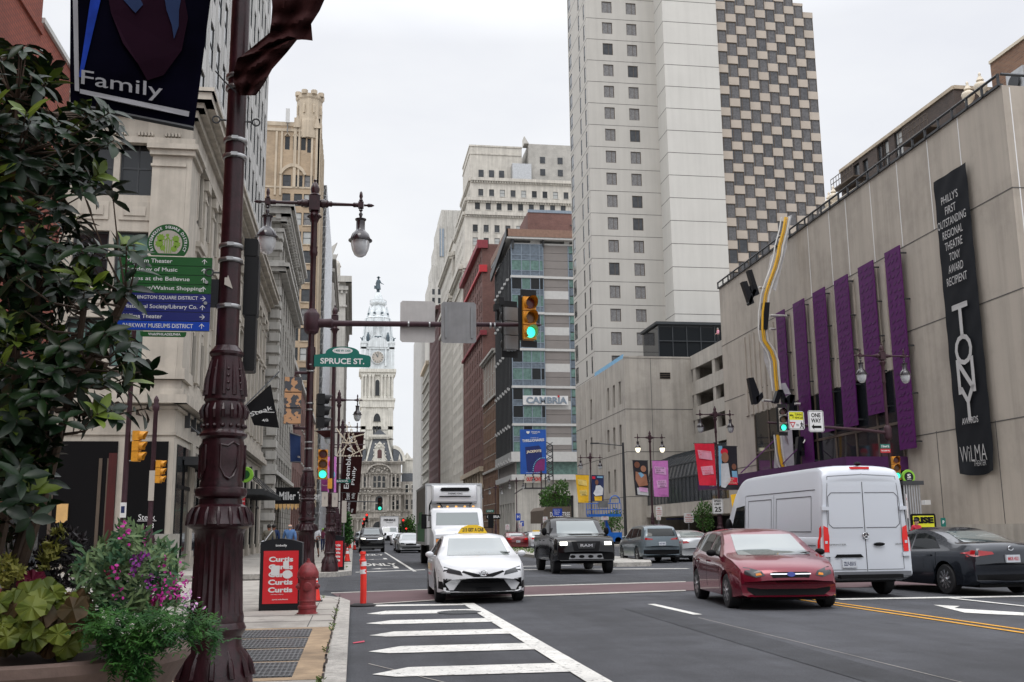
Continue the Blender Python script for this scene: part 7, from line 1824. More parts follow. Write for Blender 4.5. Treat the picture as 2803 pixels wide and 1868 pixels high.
def wheels(root,sp,rimmat='rim',spokes=5):
    W_ = sp['W']/2; r = sp['rw']; tw_ = sp.get('tw',.22)
    for wx in sp['wheels']:
        for s in (-1,1):
            y = s*(W_-tw_/2-.015); x = wx-sp['L']/2
            m = MB(); m.lathe([(r*.64,-tw_/2),(r*.93,-tw_/2),(r,-tw_/2+.03),(r,tw_/2-.03),(r*.93,tw_/2),(r*.64,tw_/2)],(x,y,r),26,'y'); o = m.build('wheel',['rubber'],root,35,True)
            m = MB(); yo = y+s*(tw_/2-.02)
            m.lathe([(r*.66,0),(r*.66,.03),(r*.60,.03),(r*.60,.01),(0,.01)],(x,yo-.01,r),24,'y',0,cap=False) if s > 0 else m.lathe([(r*.66,0),(r*.66,-.03),(r*.60,-.03),(r*.60,-.01),(0,-.01)],(x,yo+.01,r),24,'y',0,cap=False)
            m.lathe([(r*.59,-.006),(r*.59,.006)],(x,yo-s*.01,r),20,'y',1)
            for k in range(spokes):
                a = 2*math.pi*k/spokes+.3; d = Vector((math.cos(a),0,math.sin(a))); t = Vector((-math.sin(a),0,math.cos(a)))
                m.obox(Vector((x,yo,r))-t*r*.075,t*r*.15,(0,s*.022,0),d*r*.62)
            m.lathe([(r*.15,-.03),(r*.15,.03)],(x,yo,r),12,'y'); m.build('rim',[rimmat,'rim_dark'],o,40,True)
SED = dict(L=4.88,W=1.97,rw=.335,wheels=(1.06,3.90),zb=.20,top=[(0,.62),(.04,.98),(.30,1.10),(.85,1.13),(1.35,1.32),(1.95,1.425),(2.45,1.44),(2.85,1.39),(3.30,1.18),(3.72,1.0),(4.3,.90),(4.66,.78),(4.83,.66),(4.88,.50)],belt=[(0,.86),(.5,.97),(2,.95),(3.6,.90),(4.9,.72)],plan=[(0,.86),(.08,.96),(.3,1),(.75,1),(.9,.97),(1,.86)])
HAT = dict(L=4.46,W=1.96,rw=.325,wheels=(.92,3.59),zb=.20,top=[(0,.70),(.05,1.02),(.35,1.28),(.7,1.43),(1.4,1.48),(2.1,1.47),(2.45,1.41),(3.0,1.15),(3.30,1.02),(3.9,.92),(4.25,.80),(4.42,.68),(4.46,.52)],belt=[(0,.95),(.6,1.02),(2,.96),(3.2,.92),(4.46,.72)],plan=[(0,.86),(.1,.96),(.3,1),(.75,1),(.9,.97),(1,.86)])
SUV = dict(L=4.68,W=1.95,rw=.36,wheels=(.95,3.66),zb=.27,top=[(0,.75),(.04,1.12),(.30,1.50),(.55,1.66),(1.3,1.70),(2.3,1.68),(2.65,1.60),(3.15,1.30),(3.45,1.14),(4.1,1.06),(4.5,.95),(4.65,.80),(4.68,.6)],belt=[(0,1.05),(.6,1.10),(2.5,1.05),(3.5,1.02),(4.68,.85)],plan=[(0,.9),(.08,.97),(.3,1),(.75,1),(.9,.98),(1,.88)],tumble=.3)
BIG = dict(SUV,L=5.3,W=2.05,rw=.40,wheels=(1.1,4.2),zb=.30,top=[(0,.8),(.04,1.3),(.2,1.75),(.4,1.88),(1.5,1.92),(2.9,1.90),(3.2,1.80),(3.6,1.45),(3.85,1.30),(4.7,1.22),(5.15,1.12),(5.27,.95),(5.3,.7)],belt=[(0,1.2),(5.3,1.15)],tumble=.22,kf=.15)
PUK = dict(L=5.9,W=2.2,rw=.41,wheels=(1.20,4.87),zb=.42,tw=.28,top=[(0,1.0),(.03,1.34),(1.65,1.36),(1.72,1.40),(1.80,1.80),(2.1,1.94),(3.2,1.965),(3.55,1.88),(4.1,1.48),(4.25,1.37),(5.2,1.30),(5.65,1.24),(5.82,1.12),(5.9,.75)],belt=[(0,1.30),(1.7,1.30),(4.2,1.28),(5.9,1.12)],plan=[(0,.96),(.05,1),(.92,1),(1,.92)],tumble=.20,kf=.16)
VAN = dict(L=6.9,W=2.12,rw=.36,wheels=(1.15,5.8),zb=.34,tw=.24,top=[(0,2.5),(.03,2.68),(.12,2.78),(.4,2.84),(4.4,2.82),(5.1,2.6),(5.6,2.0),(6.0,1.45),(6.5,1.20),(6.8,1.0),(6.9,.7)],belt=[(0,1.30),(4.5,1.3),(5.6,1.25),(6.9,.9)],plan=[(0,.985),(.03,1),(.9,1),(1,.82)],tumble=.07,kb=.03)
def vehicle(name,lab,cat,sp,paint_,loc,rz,glass=True,group=None,rimmat='rim',spokes=5,side=None,ws=None,rw_=None,mirror=None,seams=True):
    r = empty(name,(loc[0],loc[1],0),lab,cat,group,rz); m = shell(sp); body = m.build('body',[paint_],r,38,True)
    body.data.name = name+'_body'; bvh = BVHTree.FromPolygons([Vector(v) for v in m.v],m.f); L2 = sp['L']/2; W_ = sp['W']/2
    u = MB(); u.box(-L2+.25,L2-.25,-W_+.30,W_-.30,sp['zb']-.02,sp['zb']+.2)
    for a in sp['wheels']: u.box(a-L2-.40,a-L2+.40,-W_+.26,W_-.26,.35,sp['rw']*2.12)
    u.build('underbody',['plastic'],r,None,True); wheels(r,sp,rimmat,spokes)
    if ws: decal(bvh,'F',ws,'windshield','windshield',r,.022,.07)
    if rw_: decal(bvh,'B',rw_,'windshield' if side != 'dark' else 'car_glass','rear_window',r,.022,.07)
    for S in ('L','R'):
        for poly in (sp.get('glass') or []): decal(bvh,S,[(x-L2,z) for x,z in poly],'car_glass','side_window',r)
        if seams:
            for xa in sp.get('doors',[]):
                for k in range(1): decal(bvh,S,[(xa-L2,.34),(xa-L2+.012,.34),(xa-L2+.012,sp.get('doortop',.93)),(xa-L2,sp.get('doortop',.93))],'plastic','door_seam',r,.003,.15)
            for xa in sp.get('handles',[]):
                p = onbody(bvh,S,xa-L2,sp.get('hz',.86)); q = MB(); q.cbox((p.x,p.y+(.015 if S == 'L' else -.015),p.z),.18,.03,.03); q.build('door_handle',[paint_],r,None,True)
    mx = sp.get('mx');
    if mx:
        for s in (1,-1):
            p = onbody(bvh,'L' if s > 0 else 'R',mx-L2,sp['mz']); q = MB(); hh = sp.get('mh',.07)
            q.tube([(p.x,p.y-s*.03,p.z-.03),(p.x,p.y+s*.07,p.z)],.022,6); q.ball((p.x,p.y+s*.15,p.z+hh*.4),.055,.10,hh,10); q.build('side_mirror',[mirror or paint_],r,50,True)
    return r,bvh
SED.update(glass=[[(1.25,1.02),(2.34,.985),(2.34,1.345),(2.0,1.355),(1.62,1.27)],[(2.42,.985),(3.48,.96),(3.0,1.22),(2.72,1.33),(2.42,1.345)]],doors=[1.35,2.38,3.5],handles=[1.6,2.6],mx=3.25,mz=.98)
HAT.update(glass=[[(.55,1.13),(.95,1.08),(.95,1.36),(.75,1.34)],[(1.02,1.07),(1.98,1.0),(1.98,1.39),(1.5,1.40),(1.02,1.38)],[(2.06,.99),(3.0,.96),(2.62,1.20),(2.3,1.36),(2.06,1.385)]],doors=[1.05,2.02,3.1],handles=[1.2,2.2],mx=2.85,mz=1.0)
SUV.update(glass=[[(.45,1.22),(1.0,1.18),(1.0,1.54),(.7,1.52)],[(1.08,1.17),(2.0,1.12),(2.0,1.57),(1.08,1.56)],[(2.08,1.11),(3.15,1.10),(2.75,1.42),(2.5,1.54),(2.08,1.57)]],doors=[1.1,2.04,3.2],handles=[1.3,2.3],mx=2.95,mz=1.13,doortop=1.05,hz=1.0)
BIG.update(glass=[[(.5,1.32),(1.4,1.32),(1.4,1.76),(.6,1.76)],[(1.5,1.32),(2.4,1.32),(2.4,1.78),(1.5,1.78)],[(2.5,1.32),(3.55,1.32),(3.15,1.70),(2.5,1.78)]],doors=[],handles=[],mx=3.4,mz=1.35,mh=.12)
PUK.update(glass=[[(1.98,1.42),(2.72,1.40),(2.72,1.83),(2.1,1.82)],[(2.80,1.40),(3.95,1.40),(3.55,1.70),(3.4,1.80),(2.80,1.83)]],doors=[1.85,2.76,4.1],handles=[2.0,2.95],mx=3.75,mz=1.42,mh=.15,doortop=1.26,hz=1.15)
VAN.update(glass=[[(4.55,1.42),(5.55,1.42),(5.15,2.05),(4.55,2.1)]],doors=[],handles=[4.7],mx=5.3,mz=1.5,mh=.2,hz=1.2)
def mir(P): return [(-a,b_) for a,b_ in P][::-1]
def both(bvh,side,P,mt_,nm,r,off=.008,**k):
    decal(bvh,side,P,mt_,nm,r,off,**k); decal(bvh,side,mir(P),mt_,nm,r,off,**k)
def plate(bvh,side,y,z,r,txt,w=.32,h=.16,ink='b_navy'):
    p = onbody(bvh,side,y,z); s = 1 if side == 'F' else -1; x = p.x+s*.035; m = MB(); m.box(min(x,x-s*.05),max(x,x-s*.05),y-w/2,y+w/2,z-h/2,z+h/2); o = m.build('number_plate',['plate'],r,None,True)
    m = MB(); lettering(m,txt,(x+s*.004,y,z),(0,s,0),(0,0,1),h*.48,w*.8,.02); m.build('lettering',[ink],o,None,True)
# --- white taxi
tx,bv = vehicle('taxi','white taxi sedan with yellow roof sign at the front of the crossing','taxi',SED,'paint_white',(2.78,24.5),R(-91),ws=[(-.70,.99),(.70,.99),(.60,1.36),(-.60,1.36)],rimmat='rim_dark',spokes=10)
both(bv,'F',[(.44,.59),(.92,.68),(.92,.78),(.80,.77),(.48,.68)],'headlamp','headlight',tx)
decal(bv,'F',[(-.46,.66),(-.20,.56),(.20,.56),(.46,.66),(.42,.69),(.12,.62),(-.12,.62),(-.42,.69)],'plastic','upper_grille',tx,.008)
decal(bv,'F',[(-.66,.24),(.66,.24),(.60,.31),(.45,.50),(.3,.53),(-.3,.53),(-.45,.50),(-.60,.31)],'plastic','lower_grille',tx,.010)
both(bv,'F',[(.70,.27),(.93,.31),(.93,.55),(.66,.51),(.80,.42)],'plastic','side_vent',tx)
both(bv,'F',[(.40,.26),(.70,.26),(.70,.285),(.40,.285)],'plastic','lower_lip',tx)
p = onbody(bv,'F',0,.61); m = MB()
for rr_ in ((.09,.055),(.045,.055),(.075,.02)): m.tube([(p.x+.02,rr_[0]*math.cos(a),.635+rr_[1]*math.sin(a)) for a in [i*math.pi/8 for i in range(17)]],.008,5)
m.build('front_emblem',['chrome'],tx,None,True)
m = MB(); m.extr([(-.15,-.34,1.47),(-.15,.34,1.47),(-.15,.25,1.60),(-.15,.10,1.66),(-.15,-.10,1.66),(-.15,-.25,1.60)],(.3,0,0)); o = m.build('roof_sign',['taxi_yellow'],tx,None,True)
m = MB(); lettering(m,'215 GET A CAB',(.155,0,1.55),(0,1,0),(0,0,1),.085,.50,.03); m.build('lettering',['b_black'],o,None,True)
def side_text(bvh,S,txt,x,z,h,w,mt_,r):
    p = onbody(bvh,S,x,z); s = 1 if S == 'L' else -1; m = MB(); lettering(m,txt,(x,p.y+s*.02,z),(-s,0,0),(0,0,1),h,w,.03); m.build('lettering',[mt_],r,None,True)
side_text(bv,'R','215',-.05+.55,.72,.16,.34,'sign_red',tx); side_text(bv,'R','GET-A-CAB',-.35,.72,.15,.85,'taxi_yellow',tx); side_text(bv,'R','215-438-2222',-.15,.56,.05,.9,'sign_red',tx)
decal(bv,'T',[(1.15,-.45),(1.45,-.45),(1.45,-.05),(1.15,-.05)],'globe','bonnet_sticker',tx,.006); decal(bv,'T',[(1.2,.22),(1.42,.22),(1.42,.48),(1.2,.48)],'b_sky','bonnet_sticker',tx,.006)
for s in (-.38,.3): p = onbody(bv,'F',s,1.03); q = MB(); q.tube([(p.x+.03,s,1.0),(p.x-.02,s+.42,1.045)],.010,4); q.build('wiper',['plastic'],tx,None,True)
# --- red hatchback
rd,bv = vehicle('hatchback','dark red hatchback turning in front of the white van','car',HAT,'paint_red',(8.22,20.85),R(-97),ws=[(-.68,1.0),(.68,1.0),(.58,1.39),(-.58,1.39)],mirror='plastic',spokes=9)
both(bv,'F',[(.45,.64),(.60,.60),(.88,.69),(.88,.80),(.70,.78),(.50,.72)],'headlamp','headlight',rd)
both(bv,'F',[(.50,.645),(.60,.635),(.60,.675),(.52,.69)],'amber','indicator',rd,.014)
decal(bv,'F',[(-.36,.68),(-.30,.54),(-.22,.50),(.22,.50),(.30,.54),(.36,.68),(.30,.70),(-.30,.70)],'plastic','grille',rd)
decal(bv,'F',[(-.36,.655),(.36,.655),(.36,.675),(-.36,.675)],'chrome','chrome_bar',rd,.02); decal(bv,'F',[(.075*math.cos(a),.66+.045*math.sin(a)) for a in [i*math.pi/6 for i in range(12)]],'blue_badge','front_emblem',rd,.026)
decal(bv,'F',[(-.74,.36),(-.62,.27),(.62,.27),(.74,.36),(.74,.42),(.5,.385),(-.5,.385),(-.74,.42)],'plastic','lower_grille',rd)
for s in (-.35,.35): p = onbody(bv,'F',s,1.03); q = MB(); q.tube([(p.x+.03,s-.1,1.01),(p.x-.0,s+.34,1.04)],.010,4); q.build('wiper',['plastic'],rd,None,True)
rd.scale = (1.05,1.06,1.0); rd.location.x += .14
# --- black pickup
pk,bv = vehicle('pickup_truck','black pickup truck with lit headlamps in the middle of the avenue','pickup truck',PUK,'paint_black',(8.18,38.7),R(-92),ws=[(-.78,1.40),(.78,1.40),(.70,1.86),(-.70,1.86)],rimmat='rim_dark',spokes=6,mirror='plastic')
both(bv,'F',[(.58,.98),(.95,1.0),(.95,1.14),(.60,1.12)],'headlamp','headlight',pk)
for s in (-1,1): decal(bv,'F',[(s*.66 if s > 0 else -.92,1.0),(s*.92 if s > 0 else -.66,1.0),(s*.92 if s > 0 else -.66,1.12),(s*.66 if s > 0 else -.92,1.12)],'headlamp_on','lit_lamp',pk,.016)
decal(bv,'F',[(-.52,1.13),(-.44,.80),(.44,.80),(.52,1.13)],'plastic','grille',pk,.012); decal(bv,'F',[(-.34,1.08),(-.28,.88),(.28,.88),(.34,1.08)],'paint_black','grille_insert',pk,.03)
p = onbody(bv,'F',0,.99); m = MB(); lettering(m,'RAM',(p.x+.05,0,.99),(0,1,0),(0,0,1),.10,.44,.04,.006); m.build('lettering',['chrome'],pk,None,True)
decal(bv,'F',[(-.98,.50),(.98,.50),(.98,.74),(-.98,.74)],'plastic','bumper',pk,.02); decal(bv,'F',[(-.62,.52),(.62,.52),(.56,.70),(-.56,.70)],'light_metal','skid_plate',pk,.035)
for y in (-.48,-.16,.16,.48): decal(bv,'F',[(y+.10*math.cos(a),.61+.055*math.sin(a)) for a in [i*math.pi/6 for i in range(12)]],'plastic','tow_opening',pk,.045)
decal(bv,'T',[(1.5,-.45),(2.1,-.40),(2.1,.40),(1.5,.45)],'plastic','bonnet_vent',pk,.012)
# --- white van, seen from the rear
vn,bv = vehicle('cargo_van','tall white cargo van seen from behind its rear doors','van',VAN,'paint_van',(11.10,24.85),R(90),mirror='plastic',seams=False)
def line(bvh,S,pts,r,mt_='body_seam',w=.012,nm='panel_line',off=.006):
    for i in range(len(pts)-1):
        a,b_ = Vector(pts[i]),Vector(pts[i+1]); d = (b_-a).normalized(); n = Vector((-d.y,d.x))*w/2
        decal(bvh,S,[tuple(a-n),tuple(b_-n),tuple(b_+n),tuple(a+n)],mt_,nm,r,off,.25)
line(bv,'B',[(0,.56),(0,2.68)],vn,'plastic',.014)
for s in (-1,1):
    line(bv,'B',[(s*.86,.60),(s*.86,2.0),(s*.80,2.62),(s*.02,2.66)],vn); line(bv,'B',[(s*.04,2.26),(s*.74,2.26),(s*.82,2.18),(s*.83,1.58),(s*.74,1.50),(s*.04,1.50)],vn,w=.016)
    line(bv,'B',[(s*.02,.60),(s*.84,.60)],vn)
    decal(bv,'B',[(s*.985,.98),(s*.975,1.55),(s*.87,1.50),(s*.85,1.3),(s*.87,.98)][::s],'taillight_on','taillight',vn,.03,.2); decal(bv,'L' if s > 0 else 'R',[(-3.40,.98),(-3.30,.98),(-3.32,1.5),(-3.40,1.55)],'taillight_on','taillight',vn,.02)
    decal(bv,'B',[(s*.96,1.16),(s*.96,1.22),(s*.90,1.22),(s*.90,1.16)][::s],'plate','reversing_lamp',vn,.04,.2)
    for z in (.92,1.92): p = onbody(bv,'B',s*.88,z); q = MB(); q.cbox((p.x-.03,s*.92,z),.05,.16,.08); q.build('hinge',['paint_van'],vn,None,True)
decal(bv,'B',[(-1.0,.36),(1.0,.36),(1.0,.56),(-1.0,.56)],'body_seam','bumper',vn,.05); q = MB(); q.box(-3.62,-3.44,-.72,.72,.42,.50); q.build('bumper_step',['plastic'],vn,None,True)
p = onbody(bv,'B',0,1.36); q = MB(); q.lathe([(.07,0),(.07,.015)],(p.x-.03,0,1.33),20,'x'); q.build('rear_emblem',['b_black'],vn,None,True); q = MB(); q.tube([(p.x-.035,.065*math.cos(a),1.33+.065*math.sin(a)) for a in [i*math.pi/8 for i in range(17)]],.009,5)
for k in range(3): a = math.pi/2+k*2*math.pi/3; q.tube([(p.x-.035,0,1.33),(p.x-.035,.062*math.cos(a),1.33+.062*math.sin(a))],.009,5)
q.build('rear_star',['chrome'],vn,None,True)
q = MB(); q.ball((p.x-.03,-.30,1.14),.03,.14,.04,10); q.build('door_handle',['plastic'],vn,50,True); decal(bv,'B',[(.08,.86),(.76,.86),(.70,.93),(.14,.93)],'plastic','plate_light_bar',vn,.03); plate(bv,'B',.42,.73,vn,'ZLF-5515',.34,.17)
q = MB(); lettering(q,'SPRINTER',(p.x-.02,.66,1.14),(0,-1,0),(0,0,1),.035,.40,.02); lettering(q,'2500',(p.x-.02,-.76,1.14),(0,-1,0),(0,0,1),.035,.16,.02); q.build('lettering',['grey_metal'],vn,None,True)
q = MB(); q.box(-3.40,-3.32,-.22,.22,2.78,2.83); q.build('brake_light',['taillight_on'],vn,None,True); q = MB(); q.ball((-3.30,0,2.90),.09,.08,.05,8); q.build('rear_camera',['plastic'],vn,50,True)
for S in ('L','R'):
    line(bv,S,[(-3.1,2.34),(1.0,2.34)],vn,w=.02); line(bv,S,[(-2.9,1.45),(-2.9,2.20),(-.95,2.20),(-.95,1.42),(-2.9,1.42)],vn,w=.02); line(bv,S,[(-.80,.5),(-.80,2.3)],vn,w=.014); line(bv,S,[(-.65,1.42),(-.65,2.2),(.85,2.2),(.85,1.42),(-.65,1.42)],vn,w=.02); line(bv,S,[(-3.2,1.12),(2.0,1.12)],vn,w=.02); line(bv,S,[(1.05,.5),(1.05,2.35)],vn,w=.014)
# --- dark grey sedan at the right edge
SD2 = dict(SED,top=[(0,.68),(.04,.98),(.25,1.12),(.8,1.15),(1.4,1.34),(1.95,1.45),(2.45,1.46),(2.85,1.41),(3.30,1.20),(3.72,1.02),(4.3,.92),(4.66,.80),(4.83,.66),(4.88,.50)])
sd_,bv = vehicle('sedan','dark grey sedan at the right edge beside the white van','car',SD2,'paint_grey',(14.1,23.35),R(93),rw_=[(-.62,1.16),(.62,1.16),(.54,1.40),(-.54,1.40)],spokes=10)
def tails(bvh,r,P,on='taillight'): both(bvh,'B',P,on,'taillight',r,.012)
tails(bv,sd_,[(.42,.90),(.90,.84),(.91,.96),(.80,.99),(.45,.95)]); decal(bv,'L',[(-2.36,.88),(-1.95,.92),(-2.3,.99)],'taillight','taillight',sd_,.012)
plate(bv,'B',0,.80,sd_,'MKR 4521',.34,.16,'sign_red'); decal(bv,'B',[(-.8,.26),(.8,.26),(.8,.46),(-.8,.46)],'plastic','rear_diffuser',sd_,.012)
p = onbody(bv,'B',0,1.02); q = MB(); q.tube([(p.x-.02,.06*math.cos(a),1.02+.045*math.sin(a)) for a in [i*math.pi/8 for i in range(17)]],.008,5); q.build('rear_emblem',['chrome'],sd_,None,True)
# --- grey compact suv from behind, silver sedan
su,bv = vehicle('suv','blue grey compact sport utility vehicle seen from behind, right of the black pickup','suv',SUV,'paint_bluegrey',(13.95,48.4),R(90),rw_=[(-.66,1.22),(.66,1.22),(.58,1.56),(-.58,1.56)],side='dark')
tails(bv,su,[(.42,1.05),(.88,1.06),(.88,1.16),(.66,1.14),(.44,1.10)]); plate(bv,'B',0,.88,su,'LKT 0921'); decal(bv,'B',[(-.85,.34),(.85,.34),(.85,.60),(-.85,.60)],'plastic','rear_bumper',su,.012)
si,bv = vehicle('sedan','silver sedan seen from behind between the grey suv and the red hatchback','car',SED,'paint_silver',(16.1,49.6),R(90),rw_=[(-.62,1.14),(.62,1.14),(.54,1.38),(-.54,1.38)])
tails(bv,si,[(.46,.88),(.88,.84),(.88,.96),(.60,.97)]); plate(bv,'B',0,.70,si,'JVC 3348')
def plain_car(name,lab,sp,pt,loc,rz,front=True,lit=False,cat='car'):
    zc = sp['mz']
    zt_ = max(z for _,z in sp['top']); kw = dict(ws=[(-.66,zc+.04),(.66,zc+.04),(.56,zt_-.08),(-.56,zt_-.08)]) if front else dict(rw_=[(-.60,zc+.16),(.60,zc+.16),(.52,zt_-.08),(-.52,zt_-.08)])
    r,b_ = vehicle(name,lab,cat,sp,pt,loc,R(rz),seams=False,**kw); zh = zc-.30
    if front:
        both(b_,'F',[(.48,zh-.05),(.86,zh),(.86,zh+.09),(.50,zh+.05)],'headlamp_on' if lit else 'headlamp','headlight',r); decal(b_,'F',[(-.42,zh+.04),(-.36,zh-.20),(.36,zh-.20),(.42,zh+.04)],'plastic','grille',r); decal(b_,'F',[(-.7,.32),(.7,.32),(.64,.42),(-.64,.42)],'plastic','lower_grille',r)
    else: tails(b_,r,[(.46,zc-.12),(.86,zc-.14),(.86,zc),(.60,zc)],'taillight_on' if lit else 'taillight'); plate(b_,'B',0,zc-.26,r,'LMR 207')
    return r,b_
th,bv = plain_car('suv','big black sport utility vehicle with lit lamps beside the left sidewalk',BIG,'paint_black',(1.42,84.6),-90,True,True,'suv'); decal(bv,'F',[(-.8,.98),(.8,.98),(.8,1.02),(-.8,1.02)],'chrome','chrome_bar',th,.02)
plain_car('suv','dark parked suv half hidden behind the big black one',SUV,'paint_grey',(.95,97),-90,cat='suv')
plain_car('sedan','grey sedan coming towards the camera left of the reefer truck',SED,'paint_silver',(4.25,80.3),-90)
plain_car('sedan','darker sedan right behind the oncoming grey one',SED,'paint_grey',(4.35,87.5),-90)
plain_car('sedan','small white car far down the lane right of the white delivery truck',SED,'paint_white',(5.45,128),-90)
plain_car('sedan','dark red sedan seen from behind across the median',SED,'paint_darkred',(12.9,84),90,False,True)
w9,bv = plain_car('taxi','white taxi seen from behind with a small yellow roof light',SED,'paint_white',(15.2,86.5),90,False,True,'taxi'); q = MB(); q.box(-.2,.05,-.28,.28,1.46,1.58); q.build('roof_sign',['taxi_yellow'],w9,None,True)
plain_car('sedan','dark car far up the right lane behind the white taxi',SED,'paint_black',(17.2,101),90,False)
plain_car('suv','grey car parked at the right kerb far behind the black pickup',SUV,'paint_bluegrey',(20.8,112),90,False,False,'suv')
# --- trucks
def truck(name,lab,loc,W_,zbx,boxL,ztop,cabL,cabz,txt=None,reefer=False,wh=.5):
    r = empty(name,(loc[0],loc[1],0),lab,'truck',None,R(-90)); h = W_/2
    m = MB(); m.box(-boxL,0,-h,h,zbx,ztop); b_ = m.build('box_body',['sign_white'],r,None,True)
    m = MB()
    for s in (-1,1): m.box(-boxL,.01,s*h-.02,s*h+.02,ztop-.08,ztop+.02); m.box(-.08,.02,s*h-.04,s*h+.03,zbx,ztop); m.box(-boxL,0,s*h-.02,s*h+.02,zbx-.02,zbx+.1)
    m.box(-.05,.03,-h,h,ztop-.06,ztop+.03); m.build('box_trim',['light_metal'],b_,None,True)
    m = MB(); m.box(-boxL+.05,-.1,-h-.012,-h-.002,zbx+.12,ztop-.1,0)
    for (x0,x1,z0,z1) in [(-6,-1,zbx+.12,zbx+1.0),(-5,-2.4,zbx+.9,zbx+1.5)]: m.box(x0,x1,-h-.018,-h-.013,z0,z1,1) if reefer else None
    m.build('side_panel',['truck_side' if reefer else 'white_panel','truck_green'],b_,None,True)
    c = cabL; hw = W_/2*.90
    if reefer:   # conventional cab with a bonnet
        prof = [(.35,.7),(.35,cabz-.15),(.5,cabz),(1.15,cabz+.02),(1.35,cabz-.1),(1.75,1.75),(1.85,1.66),(c-.25,1.52),(c-.05,1.4),(c,.6)]
    else: prof = [(.15,.5),(.15,cabz-.1),(.3,cabz),(c*.5,cabz),(c*.62,cabz-.08),(c*.80,1.55),(c*.85,1.45),(c-.1,1.30),(c,1.1),(c,.5)]
    m = MB(); n = len(prof)
    for s in (-1,1):
        for k,(ww,q_) in enumerate(((hw,0),(hw*.96,.06))): pass
    ring = lambda y,ins: [(x,y,z-(ins if z > 1.2 else 0)) for x,z in prof]
    rows = [ring(-hw,.07),ring(-hw*.93,.0),ring(0,-.03),ring(hw*.93,0),ring(hw,.07)]
    for a in range(4):
        k = len(m.v); m.v += rows[a]+rows[a+1]
        for j in range(n-1): m.f.append((k+j,k+n+j,k+n+j+1,k+j+1)); m.m.append(0)
    m.poly(rows[0][::-1]); m.poly(rows[4]); cab = m.build('cab',['paint_white'],r,35,True)
    bv_ = BVHTree.FromPolygons([Vector(v) for v in m.v],m.f)
    zw = 1.80 if reefer else 1.62; zt_ = cabz-.18
    decal(bv_,'F',[(-hw*.84,zw),(hw*.84,zw),(hw*.80,zt_),(-hw*.80,zt_)],'windshield','windshield',r,.01)
    for S in ('L','R'): decal(bv_,S,[(.7 if reefer else .5,zw-.1),(1.4 if reefer else c*.66,zw-.1),(1.15 if reefer else c*.55,zt_),(.7 if reefer else .5,zt_)],'car_glass','side_window',r,.01)
    decal(bv_,'F',[(-.5,.75),(.5,.75),(.42,1.35 if reefer else 1.15),(-.42,1.35 if reefer else 1.15)],'plastic','grille',r,.02)
    both(bv_,'F',[(hw*.62,1.05),(hw*.92,1.05),(hw*.92,1.25),(hw*.62,1.25)],'headlamp','headlight',r,.02)
    both(bv_,'F',[(hw*.78,1.08),(hw*.92,1.08),(hw*.92,1.22),(hw*.78,1.22)],'amber','indicator',r,.03)
    m = MB(); m.box(c-.05,c+.15,-hw,hw,.45,.75); m.build('bumper',['plastic'],r,None,True)
    m = MB(); m.box(-boxL+.1,.9,-h*.7,h*.7,.55,zbx-.01); m.build('chassis',['plastic'],r,None,True)
    for (x,dual) in ((c-.9,0),(-boxL+1.6,1)):
        for s in (-1,1): m = MB(); tw_ = .26 if not dual else .5; m.lathe([(wh*.6,-tw_/2),(wh,-tw_/2),(wh,tw_/2),(wh*.6,tw_/2),(wh*.3,tw_/2-.08),(0,tw_/2-.08)],(x,s*(h-.15-tw_/2),wh),20,'y'); m.build('wheel',['rubber'],r,35,True)
    for s in (-1,1):
        m = MB(); x_ = 1.5 if reefer else c*.7; m.tube([(x_,s*hw,cabz-.3),(x_+.15,s*(hw+.35),cabz-.28)],.02,5); m.tube([(x_,s*hw,zw-.1),(x_+.15,s*(hw+.35),zw-.12)],.02,5); m.box(x_+.08,x_+.2,min(s*(hw+.22),s*(hw+.44)),max(s*(hw+.22),s*(hw+.44)),zw-.15,cabz-.25); m.build('side_mirror',['plastic'],r,None,True)
    if txt: m = MB(); lettering(m,txt,(.06,0,ztop-.5),(0,1,0),(0,0,1),.30,W_*.66,.04); lettering(m,'Truck Rental',(.06,0,ztop-.85),(0,1,0),(0,0,1),.12,W_*.36,.02); m.build('lettering',['b_black'],r,None,True)
    return r,cab
tr,cab = truck('box_truck','white refrigerated box truck behind the taxi, cooling unit over its cab',(4.45,46.6),2.5,.95,7.2,3.64,3.0,2.52,reefer=True)
m = MB(); DZ = -.24; P = [(x,z+DZ) for x,z in [(.02,3.0),(.30,3.02),(.48,3.10),(.55,3.3),(.52,3.6),(.42,3.78),(.02,3.84)]]
for k in range(6):
    a,b_ = [(-1.0,.0),(-.92,.08),(-.6,.1),(.6,.1),(.92,.08),(1.0,0)][k],None
ys_ = [(-1.02,.72),(-.95,.92),(-.7,1),(.7,1),(.95,.92),(1.02,.72)]
for k in range(5):
    q = len(m.v)
    for (y,s) in (ys_[k],ys_[k+1]): m.v += [(x*s if x > .1 else x,y,3.18+(z-3.18)*(.94+.06*s)) for x,z in P]
    for j in range(len(P)-1): m.f.append((q+j,q+len(P)+j,q+len(P)+j+1,q+j+1)); m.m.append(0)
m.poly([(x*.72,-1.02,z) for x,z in P]); m.poly([(x*.72,1.02,z) for x,z in P][::-1]); cu = m.build('cooling_unit',['paint_white'],tr,40,True)
m = MB(); m.extr([(.535,y,z+DZ) for y,z in [(-.66,3.60),(-.60,3.70),(.60,3.70),(.66,3.60),(.60,3.54),(-.60,3.54)]],(.03,0,0)); m.box(.555,.585,-.7,.7,3.04,3.085); m.build('vent',['plastic'],cu,None,True)
m = MB(); lettering(m,'THERMO KING',(.60,0,3.19),(0,1,0),(0,0,1),.075,.66,.03); m.build('lettering',['b_black'],cu,None,True)
for s in (-.8,-.4,0,.4,.8): m = MB(); m.cbox((1.05,s*.95,2.61),.1,.09,.05); m.build('roof_marker',['amber_on'],tr,None,True)
